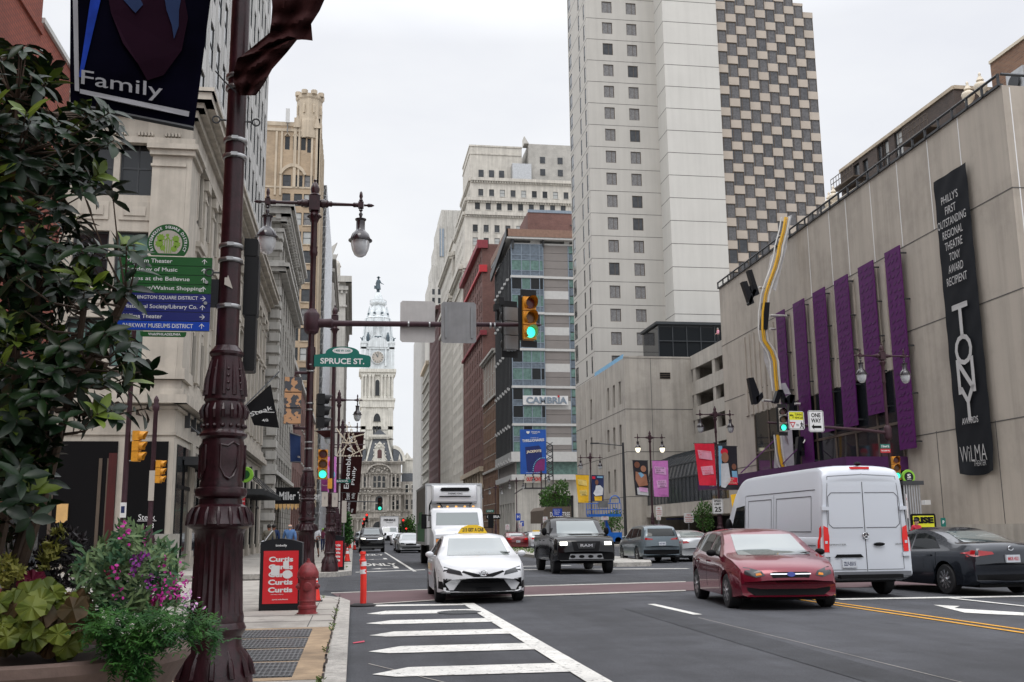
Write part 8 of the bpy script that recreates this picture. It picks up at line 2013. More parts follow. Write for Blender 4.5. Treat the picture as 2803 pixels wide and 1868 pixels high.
m = MB(); m.tube([(.1,-.85,2.95),(.25,-.6,2.7),(.4,-.5,2.5)],.025,5); m.tube([(.1,-.95,3.0),(.2,-1.1,2.7),(.2,-1.12,2.0)],.04,5); m.tube([(.1,.85,2.95),(.25,.7,2.7),(.3,.7,2.4)],.025,5); m.tube([(.3,-.8,2.78),(.3,.8,2.78)],.035,5); m.build('hose',['plastic'],tr,None,True)
truck('delivery_truck','white rental delivery truck far down the avenue in front of city hall',(4.9,145),2.45,.95,5,3.75,2.3,2.35,txt='PENSKE')
# --- blue lift platform
yL = 100.0
a,b_ = aY(1613,1415,yL),aY(1699,1362,yL); r = empty('lift_platform',((a.x+b_.x)/2,yL,.15),'raised blue work platform with a control box behind the black pickup','lift')
m = MB(); m.box(a.x,b_.x,yL,yL+1.2,a.z,a.z+.25); m.build('deck',['lift_blue'],r); m = MB()
for q in range(7):
    x = a.x+(b_.x-a.x)*q/6; m.tube([(x,yL,a.z+.2),(x,yL,a.z+1.3)],.03,5); m.tube([(x,yL+1.2,a.z+.2),(x,yL+1.2,a.z+1.3)],.03,5)
for z in (.7,1.3): m.tube([(a.x,yL,a.z+z),(b_.x,yL,a.z+z)],.03,5); m.tube([(a.x,yL+1.2,a.z+z),(b_.x,yL+1.2,a.z+z)],.03,5)
m.tube([(b_.x-.6+.5*math.cos(t),yL,a.z+1.5+.55*math.sin(t)) for t in [i*math.pi/6-.3 for i in range(8)]],.06,6); m.build('rail',['lift_blue'],r)
m = MB(); m.box(a.x+1.0,a.x+1.9,yL-.1,yL+.4,a.z+.9,a.z+1.55); m.build('control_box',['grey_metal'],r); m = MB(); m.tube([((a.x+b_.x)/2,yL+.6,a.z),((a.x+b_.x)/2+.6,yL+.6,1.2)],.16,8); m.box((a.x+b_.x)/2-1.2,(a.x+b_.x)/2+1.6,yL-.2,yL+1.4,.4,1.3); m.build('mast',['lift_blue'],r)
for s in (-.9,1.2):
    for y in (-.1,1.3): m = MB(); m.lathe([(.35,-.1),(.35,.1)],((a.x+b_.x)/2+s,yL+y,.5),14,'y'); m.build('wheel',['rubber'],r,40)

# ================================================================== SMALL THINGS
def skinned(name,mt_,root,chains,sub=1):
    """chains of (points, radii) sharing joints become one smooth skin surface, in the parent's coordinates"""
    V,E,Rr,ix = [],[],[],{}
    for pts,rs in chains:
        prev = None
        for p,r_ in zip(pts,rs):
            k = tuple(round(c,4) for c in p)
            if k not in ix: ix[k] = len(V); V.append(p); Rr.append(r_)
            if prev is not None: E.append((prev,ix[k]))
            prev = ix[k]
    me = bpy.data.meshes.new(name); me.from_pydata(V,E,[]); o = bpy.data.objects.new(name,me); col.objects.link(o)
    md = o.modifiers.new('skin','SKIN'); me.skin_vertices[0].data[0].use_root = True
    for i,r_ in enumerate(Rr): me.skin_vertices[0].data[i].radius = (r_,r_)
    s = o.modifiers.new('s','SUBSURF'); s.levels = s.render_levels = sub
    bpy.context.view_layer.update(); m2 = bpy.data.meshes.new_from_object(o.evaluated_get(bpy.context.evaluated_depsgraph_get())); bpy.data.objects.remove(o)
    m2.name = name; m2.materials.clear(); m2.materials.append(M[mt_]); m2.polygons.foreach_set('use_smooth',[True]*len(m2.polygons))
    o = bpy.data.objects.new(name,m2); col.objects.link(o); o.parent = root; return o
def person(loc,rz,H,lab,shirt,pants,skin,hair,walk=.18,shorts=False,bald=False,arm=0.0,cap=None,bag=None):
    """faces local -y"""
    r = empty('person',loc,lab,'person',None,rz); r.scale = (H/1.75,)*3; w = walk
    L_ = {};
    for s,d in ((-1,w),(1,-w)):
        hip,kn,an,toe = (s*.09,0,.92),(s*.095,-d*.9-.03,.50),(s*.09,-d*1.6+(.10 if d < 0 else 0),.09 if d > 0 else .16),(s*.10,-d*1.6-.16+(.08 if d < 0 else 0),.04)
        sh,el,wr = (s*.19,0,1.43),(s*.25,.03+d*.5,1.15),(s*.24+arm*(-s)*.12,-.06+d*.8-arm*.25,.92+arm*.25); L_[s] = (hip,kn,an,toe,sh,el,wr)
    pel,wa,ch,nk,hd,tp = (0,0,.95),(0,0,1.10),(0,0,1.32),(0,-.01,1.50),(0,-.03,1.60),(0,-.03,1.70)
    C = [([pel,wa,ch,nk,hd,tp],[.115,.11,.125,.055,.088,.075])]
    for s in (-1,1):
        hip,kn,an,toe,sh,el,wr = L_[s]; C.append(([pel,hip,kn,an,toe],[.115,.085,.055,.038,.03])); C.append(([ch,sh,el,wr],[.125,.055,.042,.028]))
        pm = (wr[0],wr[1]-.01,wr[2]-.07); C.append(([wr,pm],[.028,.03]))
        for k in range(4): C.append(([pm,(pm[0]+.004*s,pm[1]-.024+k*.016,pm[2]-.045),(pm[0]-.008*s,pm[1]-.03+k*.016,pm[2]-.078+.006*abs(k-1.5))],[.03,.009,.007]))
        C.append(([pm,(pm[0]-s*.01,pm[1]-.045,pm[2]-.02),(pm[0]-s*.02,pm[1]-.055,pm[2]-.045)],[.03,.009,.007]))
    C.append(([hd,(0,-.115,1.585),(0,-.125,1.565)],[.088,.012,.008]))
    for s in (-1,1): C.append(([hd,(s*.082,-.02,1.60)],[.088,.015]))
    skinned('body',skin,r,C)
    C = [([pel,wa,ch,(0,0,1.43)],[.145,.135,.15,.085])]
    for s in (-1,1): hip,kn,an,toe,sh,el,wr = L_[s]; C.append(([ch,sh,el]+([tuple(Vector(el).lerp(Vector(wr),.8))] if shirt not in ('cloth_white',) else []),[.15,.078,.062,.045]))
    skinned('shirt',shirt,r,C)
    C = [([(0,0,1.0),pel,(0,0,.88)],[.125,.14,.10])]
    for s in (-1,1): hip,kn,an,toe,*_ = L_[s]; C.append(([pel,hip,kn]+([] if shorts else [an]),[.14,.105,.075,.058]))
    skinned('trousers',pants,r,C)
    for s in (-1,1): m = MB(); a = L_[s][2]; m.ball((a[0],a[1]-.07,max(.05,a[2]-.04)),.05,.14,.055,8); m.build('shoe',['cloth_black'],r,60,True)
    m = MB(); m.ball((0,-.01,1.66) if not bald else (0,.045,1.60),.098 if not bald else .085,.108 if not bald else .06,.088 if not bald else .05,12); m.build('hair' if not cap else 'cap',[cap or hair],r,60,True)
    m = MB()
    for s in (-1,1): m.ball((s*.033,-.108,1.625),.012,.006,.007,6)
    m.tube([(-.025,-.112,1.545),(.025,-.112,1.545)],.005,4); m.build('face_detail',['hair_dark'],r,None,True)
    if bag: m = MB(); m.tube([(-.16,.10,1.46),(.0,.175,1.25),(.17,.16,1.0)],.022,5); m.ball((.22,.12,.92),.12,.08,.15,8); m.build('shoulder_bag',[bag],r,50,True)
    return r
N_ = R(180)
def gp(px,y,X=None): p = aY(px,1500,y); return (p.x,y,.15)
person(gp(735,46),N_,1.78,'person in an olive jacket with a white strap, walking away by the restaurant','cloth_olive','cloth_black','skin_brown','hair_dark',bag='cloth_white')
person(gp(748,49),N_,1.80,'person in dark blue seen from behind, next to the olive jacket','cloth_blue','cloth_blue','skin_brown','hair_dark')
person(gp(792,45.5),N_,1.80,'bald person in a blue denim shirt walking away beside the red bin','cloth_denim','cloth_black','skin_light','hair_grey',bald=True)
person(gp(864,60),R(-10),1.80,'person in a white shirt and black shorts looking down while walking','cloth_white','cloth_black','skin_brown','hair_dark',.2,True,arm=.9)
person(gp(883,80),R(10),1.75,'person in a maroon top and lime green cap on the left sidewalk','cloth_maroon','cloth_blue','skin_brown','hair_dark',.12,cap='cloth_lime')
person(gp(2513,38),R(20),1.68,'person in a red jacket with long dark hair beside the yellow RISE sign','cloth_red','cloth_blue','skin_light','hair_dark',.1)
person(gp(1823,80),R(160),1.7,'person in light clothes walking at the dark garage entrance','skin_tan','cloth_black','skin_tan','hair_dark',.1)
person(gp(1812,84),R(-60),1.75,'person in black walking behind the grey compact suv','cloth_black','cloth_black','skin_tan','hair_dark')
p = aX(1958,905,39.6); person((39.9,p.y,p.z-1.45),R(-90),1.75,'person leaning on the top parapet of the parking garage','b_pinkpale','cloth_black','skin_light','hair_grey',.02,arm=.8)
# bins with the red poster
def bin_(x0,x1,y,h,lab,full=True):
    r = empty('litter_bin',((x0+x1)/2,y,.15),lab,'litter bin','solar litter bins with red posters'); m = MB(); w = x1-x0; dp = .62
    pr = [(x0,.15),(x1,.15),(x1,h-.06)]+[(x1-w*t,h-.06+.07*math.sin(math.pi*t)+.02*t) for t in (.08,.25,.5,.75,.92)]+[(x0,h-.04)]
    m.extr([(x,y,z) for x,z in pr],(0,dp,0)); m.build('body',['bin_black'],r,30)
    m = MB(); m.box(x0+.06,x1-.06,y-.012,y-.002,.27,h-.20); m.build('poster',['bin_red'],r)
    m = MB(); xm = (x0+x1)/2; H = h-.47
    for k in range(5): lettering(m,'Curtis',(xm,y-.016,.27+H*(.26+.145*k)),(1,0,0),(0,0,1),H*.10,w*.58,.04)
    if full:
        lettering(m,'curtis.edu/listen',(xm,y-.016,.27+H*.08),(1,0,0),(0,0,1),H*.025,w*.38,.02); lettering(m,'Institute of Music',(xm-.05,y-.016,.27+H*.175),(1,0,0),(0,0,1),H*.018,w*.3,.01)
        m.box(xm-.17,xm-.02,y-.02,y-.017,.27+H*.53,.27+H*.72); m.poly([(xm+.12+.09*math.cos(a),y-.019,.27+H*.55+.075*math.sin(a)) for a in [i*math.pi/8 for i in range(16)]]); m.box(xm+.04,xm+.14,y-.02,y-.017,.27+H*.66,.27+H*.8)
        lettering(m,'bigbelly',(xm,y-.016,h-.11),(1,0,0),(0,0,1),.05,.2,.02)
    m.build('lettering',['sign_white'],r)
bin_(-1.66,-.92,19.35,1.40,'black litter bin with a big red poster behind the hydrant'); bin_(-1.05,-.33,39.6,1.42,'second black litter bin with a red poster farther up the sidewalk',False)
def hydrant(loc,lab,s=1.0):
    r = empty('fire_hydrant',loc,lab,'fire hydrant','red fire hydrants'); r.scale = (s,s,s)
    m = MB(); m.lathe([(.19,0),(.19,.03),(.165,.035),(.16,.10),(.172,.11),(.172,.15),(.15,.17),(.15,.22),(.165,.24),(.155,.26),(.15,.62),(.165,.64),(.165,.67)],(0,0,0),22); m.build('barrel',['hydrant_red'],r,35,True)
    m = MB(); m.lathe([(.19,.67),(.195,.69),(.195,.75),(.185,.77),(.17,.80),(.13,.87),(.07,.92),(.045,.93),(.04,.955),(.025,.96),(.022,1.0),(0,1.0)],(0,0,0),22)
    for k in range(10): a = 2*math.pi*k/10; m.ball((.185*math.cos(a),.185*math.sin(a),.665),.016,n=6)
    m.build('cap',['hydrant_red'],r,35,True)
    m = MB(); m.lathe([(.085,.14),(.085,.17),(.07,.18),(.07,.20),(.03,.205),(.03,.23),(0,.23)],(0,0,.50),16,'y'); m.v = [(x,-y,z) for x,y,z in m.v]; m.f = [f[::-1] for f in m.f]; m.build('nozzle',['hydrant_red'],r,35,True)
    for q in (-1,1): m = MB(); m.lathe([(.06,q*.13),(.06,q*.19),(.03,q*.2),(.03,q*.22)],(0,0,.50),12,'x'); m.build('nozzle',['hydrant_red'],r,35,True)
    m = MB(); m.lathe([(.22,-.01),(.22,.012)],(0,0,0),22); m.build('base_ring',['concrete_walk'],r,None,True)
hydrant((-.76,18.3,.15),'big red fire hydrant in front of the litter bin',.93); hydrant((-.5,64.5,.15),'small distant red fire hydrant at the left kerb',.85)
def cone(x,y,lab,s=1.0):
    r = empty('traffic_cone',(x,y,.15),lab,'traffic cone','orange cones at the kerb'); r.scale = (s,)*3
    m = MB(); m.box(-.19,.19,-.19,.19,0,.03); m.build('foot',['rubber'],r,None,True); m = MB(); m.lathe([(.14,.03),(.03,.70),(.0,.70)],(0,0,0),16); m.build('cone',['orange_plastic'],r,40,True)
    for z,h in ((.38,.14),(.58,.06)): m = MB(); f = lambda q: .14-.11*(q-.03)/.67+.003; m.lathe([(f(z),z),(f(z+h),z+h)],(0,0,0),16,cap=False); m.build('reflective_band',['reflective'],r,40,True)
cone(-.74,21.7,'orange traffic cone half hidden right behind the hydrant',.72); cone(-.28,51,'orange traffic cone at the left kerb beyond the second bin'); cone(.1,88,'small distant orange traffic cone left of the black suv'); cone(-.3,95,'tiny orange traffic cone behind the one beside the black suv')
r = empty('flexible_post',(.22,22.2,0),'orange flexible delineator post with white bands standing in the road','delineator')
m = MB(); m.lathe([(.27,0),(.27,.03),(.20,.055),(.10,.06)],(0,0,0),20); m.build('foot',['rubber'],r,40,True)
m = MB(); m.tube([(0,0,.05),(.004,0,.3),(.0,0,.7),(-.012,0,.85),(-.02,0,.93)],.066,14); m.lathe([(.068,.92),(.074,.94),(.052,.97),(.052,1.05),(.065,1.07),(.058,1.12),(0,1.12)],(-.02,0,0),14); m.build('tube',['orange_plastic'],r,40,True)
for z in (.66,.82): m = MB(); m.tube([(-.004,0,z),(-.010,0,z+.09)],.070,14); m.build('reflective_band',['reflective'],r,40,True)
# string-light ornament over the sidewalk
r = empty('light_ornament',aY(960,1250,55),'triangular white string light ornament hung across the left sidewalk','street decoration'); m = MB(); A_ = lambda x,y: aY(*((x/3.735+680),(y/3.735+880)),55)
for P in [[(905,1378),(1030,1035),(1160,1378),(905,1378)],[(960,1375),(1045,1110),(1130,1330)],[(910,1110),(1100,1350)],[(900,1100),(960,1190)],[(940,1340),(1080,1180),(1180,1155)],[(960,1240),(1100,1240)],[(1050,1370),(1190,1300)],[(1000,1060),(1070,1370)]]:
    q = [A_(*c) for c in P]; m.tube(q,.022,5)
    for i in range(len(q)-1):
        for k in range(9): m.ball(q[i].lerp(q[i+1],k/9),.04,n=4)
m.build('frame',['cream'],r); m = MB()
for y in (1137,1262): m.tube([A_(830,y),A_(1190,y)],.03,5)
m.build('support_bar',['lamp_dull'],r)
# canopies, round sign on the restaurant side
for (y0,y1,z) in ((43,48.5,4.5),(62,74,4.0)):
    r = empty('metal_canopy',(-6.1,y0,z),'black steel canopy on the restaurant wall, '+('nearest the corner' if y0 < 50 else 'beyond the round green sign'),'canopy'); m = MB(); m.box(-6.85,-5.2,y0,y1,z,z+.12)
    for k in range(12): m.box(-6.8,-5.0,y0+k*(y1-y0)/12,y0+k*(y1-y0)/12+.08,z-.22,z)
    m.build('roof',['dark_metal'],r); m = MB()
    for k in range(4): y = y0+.3+k*(y1-y0-.6)/3; m.tube([(-5.2,y,z+.1),(-6.85,y,z+1.5)],.03,5); m.box(-6.9,-6.7,y-.06,y+.06,z+1.3,z+1.9)
    m.build('tie_rod',['dark_metal'],r)
r = empty('round_sign',(-5.6,60,5.0),'round bright green shop sign projecting behind the big lamp post','sign'); c = aY(672,1300,60); m = MB(); m.lathe([(.42,-.1),(.45,0),(.42,.1)],c,24,'y'); m.build('disc',['cloth_lime'],r,50); m = MB(); m.lathe([(.25,-.12),(.25,-.1)],c,20,'y'); m.build('centre',['sign_green'],r); m = MB(); m.tube([c,(-6.9,60,c.z)],.05,6); m.build('arm',['dark_metal'],r)
rect_sign('shop_sign','tall narrow red shop sign lower left of the round green sign',(662,1346,670,1398),58,'sign_red',[('Santander',.5,.5,.1,.6)],'sign_white',False)
cloth('flag','small striped flag on a slanted pole left of the green signal',[(872,1262),(883,1256),(881,1280),(868,1286)],70,'sign_red',[('sign_white','poly',[(.0,.2),(1,.2),(1,.35),(0,.35)]),('sign_white','poly',[(.0,.6),(1,.6),(1,.75),(0,.75)])],None,rods=False)['category'] = 'flag'
# hotel canopy on the right
r = empty('hotel_canopy',(28.5,118,.15),'brown barrel shaped hotel canopy with white lettering above the pickup','canopy'); m = MB(); p0,p1 = aY(1488,1432,118),aY(1563,1387,118)
m.extr([(p0.x+.0,117.9,p0.z),(p0.x,117.9,p1.z-.4),(p0.x+.35,117.9,p1.z),(p1.x,117.9,p1.z),(p1.x,117.9,p0.z)],(0,9,0)); m.build('fabric',['frame_brown'],r)
m = MB(); lettering(m,'DOUBLETREE',((p0.x+p1.x)/2+.3,117.85,p1.z-.9),(1,0,0),(0,0,1),.55,(p1.x-p0.x)*.72,.02); lettering(m,'BY HILTON',((p0.x+p1.x)/2+.6,117.85,p1.z-1.55),(1,0,0),(0,0,1),.22,1.2,.02); m.build('lettering',['sign_white'],r)
m = MB()
for x in (p0.x+.1,p1.x-.1): m.tube([(x,118,.15),(x,118,p0.z)],.06,6)
m.build('post',['grey_metal'],r)
c_ = rect_sign('hanging_sign','small dark hotel sign with white lettering over the far right sidewalk',(1331,1408,1370,1422),126,'sign_black',[('CAMBRIA',.5,.5,.5,.88)],'sign_white',False)
# RISE poster case, bus stop frame, cobra lamp
r_,x0,x1,z0,z1,W_,H = rect_sign('poster_case','yellow poster reading RISE in a black frame beside the beige wall',(2492,1407,2564,1450),38.3,'sign_black',[],border=False); m = MB(); m.box(x0+.08,x1-.1,38.27,38.29,z0+.1,z1-.08); m.build('poster',['sign_yellow'],r_); m = MB(); lettering(m,'RISE',((x0+x1)/2,38.26,z0+H*.6),(1,0,0),(0,0,1),H*.42,W_*.78,.07); m.build('lettering',['sign_black'],r_); m = MB(); m.box(x0,x0+.08,38.3,38.5,.15,z0); m.box(x1-.08,x1,38.3,38.5,.15,z0); m.build('leg',['sign_black'],r_)
r = empty('subway_entrance',(26.3,43,.15),'subway entrance frame of vertical silver pipes right of the van','subway entrance'); m = MB(); a,b_ = aY(2474,1328,43),aY(2514,1322,43)
for k in range(7): x = a.x+(b_.x-a.x)*k/6; m.tube([(x,43,.15),(x,43,a.z)],.04,6)
m.build('pipe',['light_metal'],r); m = MB(); m.box(a.x-.1,b_.x+.2,42.9,43.1,a.z,a.z+.18); m.build('top_beam',['dark_metal'],r)
rect_sign('notice_sign','red and white vertical notice on the subway pipes',(2479,1353,2487,1419),42.6,'sign_white',[('i',.5,.8,.1,.4)],'sign_red')
rect_sign('parking_meter_box','small blue and green box on the sidewalk right of the RISE poster',(2575,1418,2590,1442),37,'sign_teal',[('P',.5,.5,.4,.4)],'sign_white',False,post=.05)
r = empty('street_light',(24.6,95,.15),'plain dark street light with a long arm left of the pink banner','street light'); t = aY(1705,1212,95); e_ = aY(1622,1214,95); m = MB(); m.tube([(t.x,95,.15),(t.x,95,t.z)],[.16,.11],8); m.build('pole',['dark_metal'],r); m = MB(); m.tube([(t.x,95,t.z-.3),(e_.x+.5,95,e_.z)],.05,6); m.box(e_.x-.2,e_.x+.6,94.9,95.1,e_.z-.06,e_.z+.06); m.build('arm',['dark_metal'],r)
# WILMA sign sculpture
YW = 66.0; A_ = lambda x,y,d=0.0: aY(x/2.2403+1900,y/2.2403+700,YW+d)
def letter(lab,quads,d=0,th=.45,nm='sign_letter'):
    m = MB()
    for q in quads: m.extr([A_(x,y,d) for x,y in q],(.0,th,0))
    o = m.build(nm,['bin_black'],None); tag(o,lab,'sign letter','black letters of the theatre sign')
letter('black tilted letter W, topmost of the theatre sign',[[(295,160),(325,155),(370,290),(343,302)],[(335,290),(345,302),(385,210),(365,205)],[(330,90),(355,85),(402,235),(378,246)],[(343,185),(362,183),(378,246),(362,250)]])
letter('black upright letter I below the tilted W',[[(428,285),(465,287),(452,453),(415,450)]]); letter('black tilted letter L at the lower left of the theatre sign',[[(335,750),(365,747),(400,840),(392,910),(365,910)],[(380,870),(420,836),(426,868),(392,910)]])
letter('black letter M just above the right green signal',[[(490,900),(515,822),(540,822),(520,905)],[(525,822),(545,822),(575,900),(555,905)],[(555,880),(590,850),(618,855),(600,905),(560,905)],[(590,855),(620,855),(612,950),(582,950)]]); letter('big black letter A above the van roof',[[(640,1110),(665,1110),(650,1310),(622,1310)],[(655,1110),(688,1110),(722,1300),(700,1310)],[(648,1200),(696,1200),(700,1225),(645,1225)]])
r = empty('ribbon_sculpture',A_(450,900),'twisting yellow and white ribbon sculpture with mesh wings on the theatre corner','sculpture')
PP = [(560,-235),(545,-150),(520,-60),(512,0),(490,80),(460,160),(435,240),(420,350),(418,450),(425,520),(470,590),(490,650),(495,730),(505,830)]
QQ = [(510,1100),(520,1200),(535,1280),(560,1330)]; AR = [(690,1150),(710,1110),(745,1092),(780,1110),(805,1150),(815,1200)]
for nm,mt_,dx,rd_ in (('yellow_strip','yellow_paint',0,.085),('yellow_strip','yellow_paint',12,.04),('white_tube','white_tube',26,.07),('white_tube','white_tube',-24,.05)):
    for Z in (PP,QQ,AR): m = MB(); m.tube([A_(x+dx*(1 if Z is PP else .8),y,.1*dx/14) for x,y in Z],rd_,8); m.build(nm,[mt_],r,50)
m = MB()
for (a,b_) in [((395,195),(430,198)),((465,367),(565,370)),((420,888),(490,892)),((615,910),(785,912)),((465,450),(495,450)),((720,1180),(920,1290)),((560,1100),(600,1250)),((640,1000),(640,1000+1))]: m.tube([A_(*a),A_(*b_,1.0)],.09,7)
m.build('white_tube',['white_tube'],r,50)
m = MB()
for q in [[(470,0),(570,-60),(500,220),(440,160)],[(405,330),(420,330),(500,700),(490,830),(430,640)],[(500,1110),(600,1060),(615,1290),(520,1330),(490,1300)],[(925,1010),(890,1265),(795,1285),(830,1110)],[(500,790),(560,780),(595,850),(520,850)],[(600,-250),(575,-240),(510,60),(555,0)]]: m.extr([A_(x,y,.3) for x,y in q],(0,.03,0))
m.build('mesh_wing',['mesh_panel'],r); m = MB()
for (a,b_) in [((285,1335),(500,1125)),((490,1330),(630,1190)),((915,1145),(1130,915))]: m.tube([A_(*a),A_(*b_)],.04,5)
m.build('stay_cable',['purple'],r)
cloth('flag','yellow and blue cloth hanging left of the van',[(2000,1355),(2030,1350),(2022,1440),(2006,1410)],60,'b_yellow',[('sign_blue','poly',[(.5,.0),(1,0),(1,.95),(.75,.95)])],None,rods=False)['category'] = 'flag'

# ================================================================== PLANTS
def leafmat(nm,c,c2,rough=.35,spec=.4,tr=.0):
    m,t,b = _new(nm); n = t.nodes.new; l = t.links.new; oi = n('ShaderNodeTexCoord'); z = n('ShaderNodeTexNoise'); z.inputs['Scale'].default_value = 7; l(oi.outputs['Object'],z.inputs[0]); r = n('ShaderNodeValToRGB'); r.color_ramp.elements[0].position = .38; r.color_ramp.elements[1].position = .62
    r.color_ramp.elements[0].color = tuple(c)+(1,); r.color_ramp.elements[1].color = tuple(c2)+(1,); l(z.outputs[0],r.inputs[0]); l(r.outputs[0],b.inputs['Base Color']); b.inputs['Roughness'].default_value = rough; b.inputs['Specular IOR Level'].default_value = spec; M[nm] = m
leafmat('magnolia',(.004,.013,.005),(.010,.028,.008),.34,.28); leafmat('magnolia_new',(.07,.11,.012),(.13,.18,.025),.4,.3); leafmat('street_leaf',(.03,.08,.015),(.07,.16,.03),.6,.2); leafmat('fern_leaf',(.012,.055,.012),(.04,.12,.02),.6,.2)
leafmat('heuchera',(.05,.075,.010),(.11,.13,.02),.5,.2); leafmat('heuchera_red',(.035,.026,.010),(.07,.040,.018),.5,.15); leafmat('variegated',(.022,.07,.03),(.13,.19,.08),.55,.2); leafmat('dark_leaf',(.012,.012,.012),(.03,.022,.025),.5,.3); leafmat('yellow_leaf',(.16,.17,.03),(.28,.27,.06),.5,.3)
mat('magenta',(.42,.015,.24),.6,var=.2,scale=20); mat('flower_purple',(.20,.02,.22),.6,var=.2,scale=20); mat('flower_red',(.10,.006,.022),.6,spec=.15)
def leaf(m,p,d,n,L_,w,mi=0,fold=.25,curl=.15):
    d = d.normalized(); s = d.cross(n).normalized(); n = s.cross(d); k = len(m.v)
    for t,ww in ((0,.08),(.25,.75),(.55,1),(.82,.6),(1,.03)):
        c = p+d*L_*t-n*curl*L_*t*t
        m.v += [tuple(c+s*w*ww/2+n*fold*w*ww/2),tuple(c),tuple(c-s*w*ww/2+n*fold*w*ww/2)]
    for i in range(4):
        a = k+i*3; m.f += [(a,a+1,a+4,a+3),(a+1,a+2,a+5,a+4)]; m.m += [mi,mi]
rv = lambda: Vector((random.gauss(0,1),random.gauss(0,1),random.gauss(0,1))).normalized()
random.seed(77)
# planter bowl
PX,PY,PR = -1.86,6.5,.90
r = empty('planter',(PX,PY,.15),'large round brown stone planter bowl at the lower left','planter'); m = MB(); zr = .86
m.lathe([(.45,.15),(.50,.18),(.62,.30),(.76,.55),(PR-.02,zr-.10),(PR+.01,zr-.06),(PR+.01,zr-.01),(PR-.02,zr),(PR-.07,zr),(PR-.09,zr-.07),(.3,zr-.09),(0,zr-.09)],(PX,PY,0),48); m.build('bowl',['terracotta'],r,35)
m = MB(); m.lathe([(PR-.1,zr-.06),(.4,zr-.02),(0,zr)],(PX,PY,0),24,cap=False); m.build('soil',['soil'],r,50)
# magnolia: trunks, limbs, whorled leaves
tr_ = empty('magnolia_tree',(-2.2,6.7,.8),'leafy dark green magnolia tree growing from the planter at the left edge','tree')
OUT = [(-60,120),(60,70),(100,150),(170,190),(235,230),(285,290),(370,300),(350,360),(330,440),(300,480),(345,545),(275,620),(310,640),(375,690),(400,750),(330,800),(310,880),(400,960),(430,1060),(410,1120),(330,1130),(250,1200),(150,1230),(110,1420),(0,1480),(-60,1480)]
def inside(x,y,P):
    c = False; j = len(P)-1
    for i in range(len(P)):
        if (P[i][1] > y) != (P[j][1] > y) and x < (P[j][0]-P[i][0])*(y-P[i][1])/(P[j][1]-P[i][1])+P[i][0]: c = not c
        j = i
    return c
tk = MB(); base = Vector((-2.2,6.7,.8))
stems = [[base,aY(40,1300,6.6),aY(45,900,6.5),aY(40,500,6.4),aY(50,200,6.4)],[base+Vector((.1,0,0)),aY(130,1330,6.7),aY(200,1050,6.5),aY(240,780,6.3)],[base+Vector((.05,.1,0)),aY(90,1350,7),aY(110,1100,7.0),aY(100,700,7.0)],[aY(200,1050,6.5),aY(300,900,6.4),aY(360,780,6.3)],[aY(130,1330,6.7),aY(90,1150,6.8),aY(150,950,6.9),aY(290,1000,6.6)]]
for s in stems: tk.tube(s,[.035-.006*i for i in range(len(s))],7)
cl = MB(); tips = []
while len(tips) < 400:
    x,y = random.uniform(-70,440),random.uniform(60,1490)
    if not inside(x,y,OUT) or (x > 140 and y < 300) or (y > 1150 and random.random() < (.85 if x > 150 else .1)) or (x > 130 and y > 330 and random.random() < .45) or (200 < x and 200 < y < 270): continue
    tips.append(aY(x,y,random.uniform(5.9,7.3)))
SP = [p for s in stems for p in [s[i].lerp(s[i+1],t/4) for i in range(len(s)-1) for t in range(4)]]
for t in tips:
    q = min(SP,key=lambda p: (p-t).length+max(0,p.z-t.z)*1.5); tk.tube([q,q.lerp(t,.5)-Vector((0,0,.05)),t],[.010,.006,.004],4)
    ax = ((t-q).normalized()+Vector((0,0,.6))+rv()*.35).normalized(); new = random.random() < .17; n_ = random.randint(5,9)
    u = ax.orthogonal().normalized(); v_ = ax.cross(u)
    for k in range(n_):
        a = 2.4*k+random.uniform(-.3,.3); o = (u*math.cos(a)+v_*math.sin(a)); up = .9 if new else random.uniform(-.35,.45)
        d = (o+ax*up).normalized(); leaf(cl,t-ax*.012*k,d,(ax-o*.3 if not new else -o),random.uniform(.10,.175),random.uniform(.046,.074),1 if (new and k < 6) else 0,.3,.18)
tk.build('trunk',['bark'],tr_,50); cl.build('crown',['magnolia','magnolia_new'],tr_,60)
# flowers and fillers in the planter, each clump a plant
def Z(x,y): return x/1.9173,y/1.9173+1050
def clump(name,lab,cat,poly,depth,n,fn,mats,smooth=60):
    P = [Z(*q) for q in poly]; xs = [q[0] for q in P]; ys = [q[1] for q in P]; m = MB(); k = 0; c = aY(sum(xs)/len(xs),max(ys),sum(depth)/2)
    r_ = empty(name,c,lab,cat)
    while k < n:
        x,y = random.uniform(min(xs),max(xs)),random.uniform(min(ys),max(ys))
        if inside(x,y,P): fn(m,aY(x,y,random.uniform(*depth)),k); k += 1
    m.build('foliage',mats,r_,smooth); return r_,P
def f_shrub(m,p,k):
    d = (rv()+Vector((0,-.3,.6))).normalized()
    for q in range(4): leaf(m,p+rv()*.03,(d+rv()*.8),(Vector((0,-1,.8))+rv()*.3),random.uniform(.05,.08),.018,0,.2)
sh,P_ = clump('flowering_shrub','variegated green shrub with magenta flower spikes in the middle of the planter','plant',[(400,1000),(430,880),(560,840),(640,780),(660,730),(700,800),(760,740),(800,830),(900,860),(920,960),(960,1000),(900,1100),(960,1150),(800,1220),(560,1200),(440,1130)],(6.05,6.8),520,f_shrub,['variegated'])
fl = {}
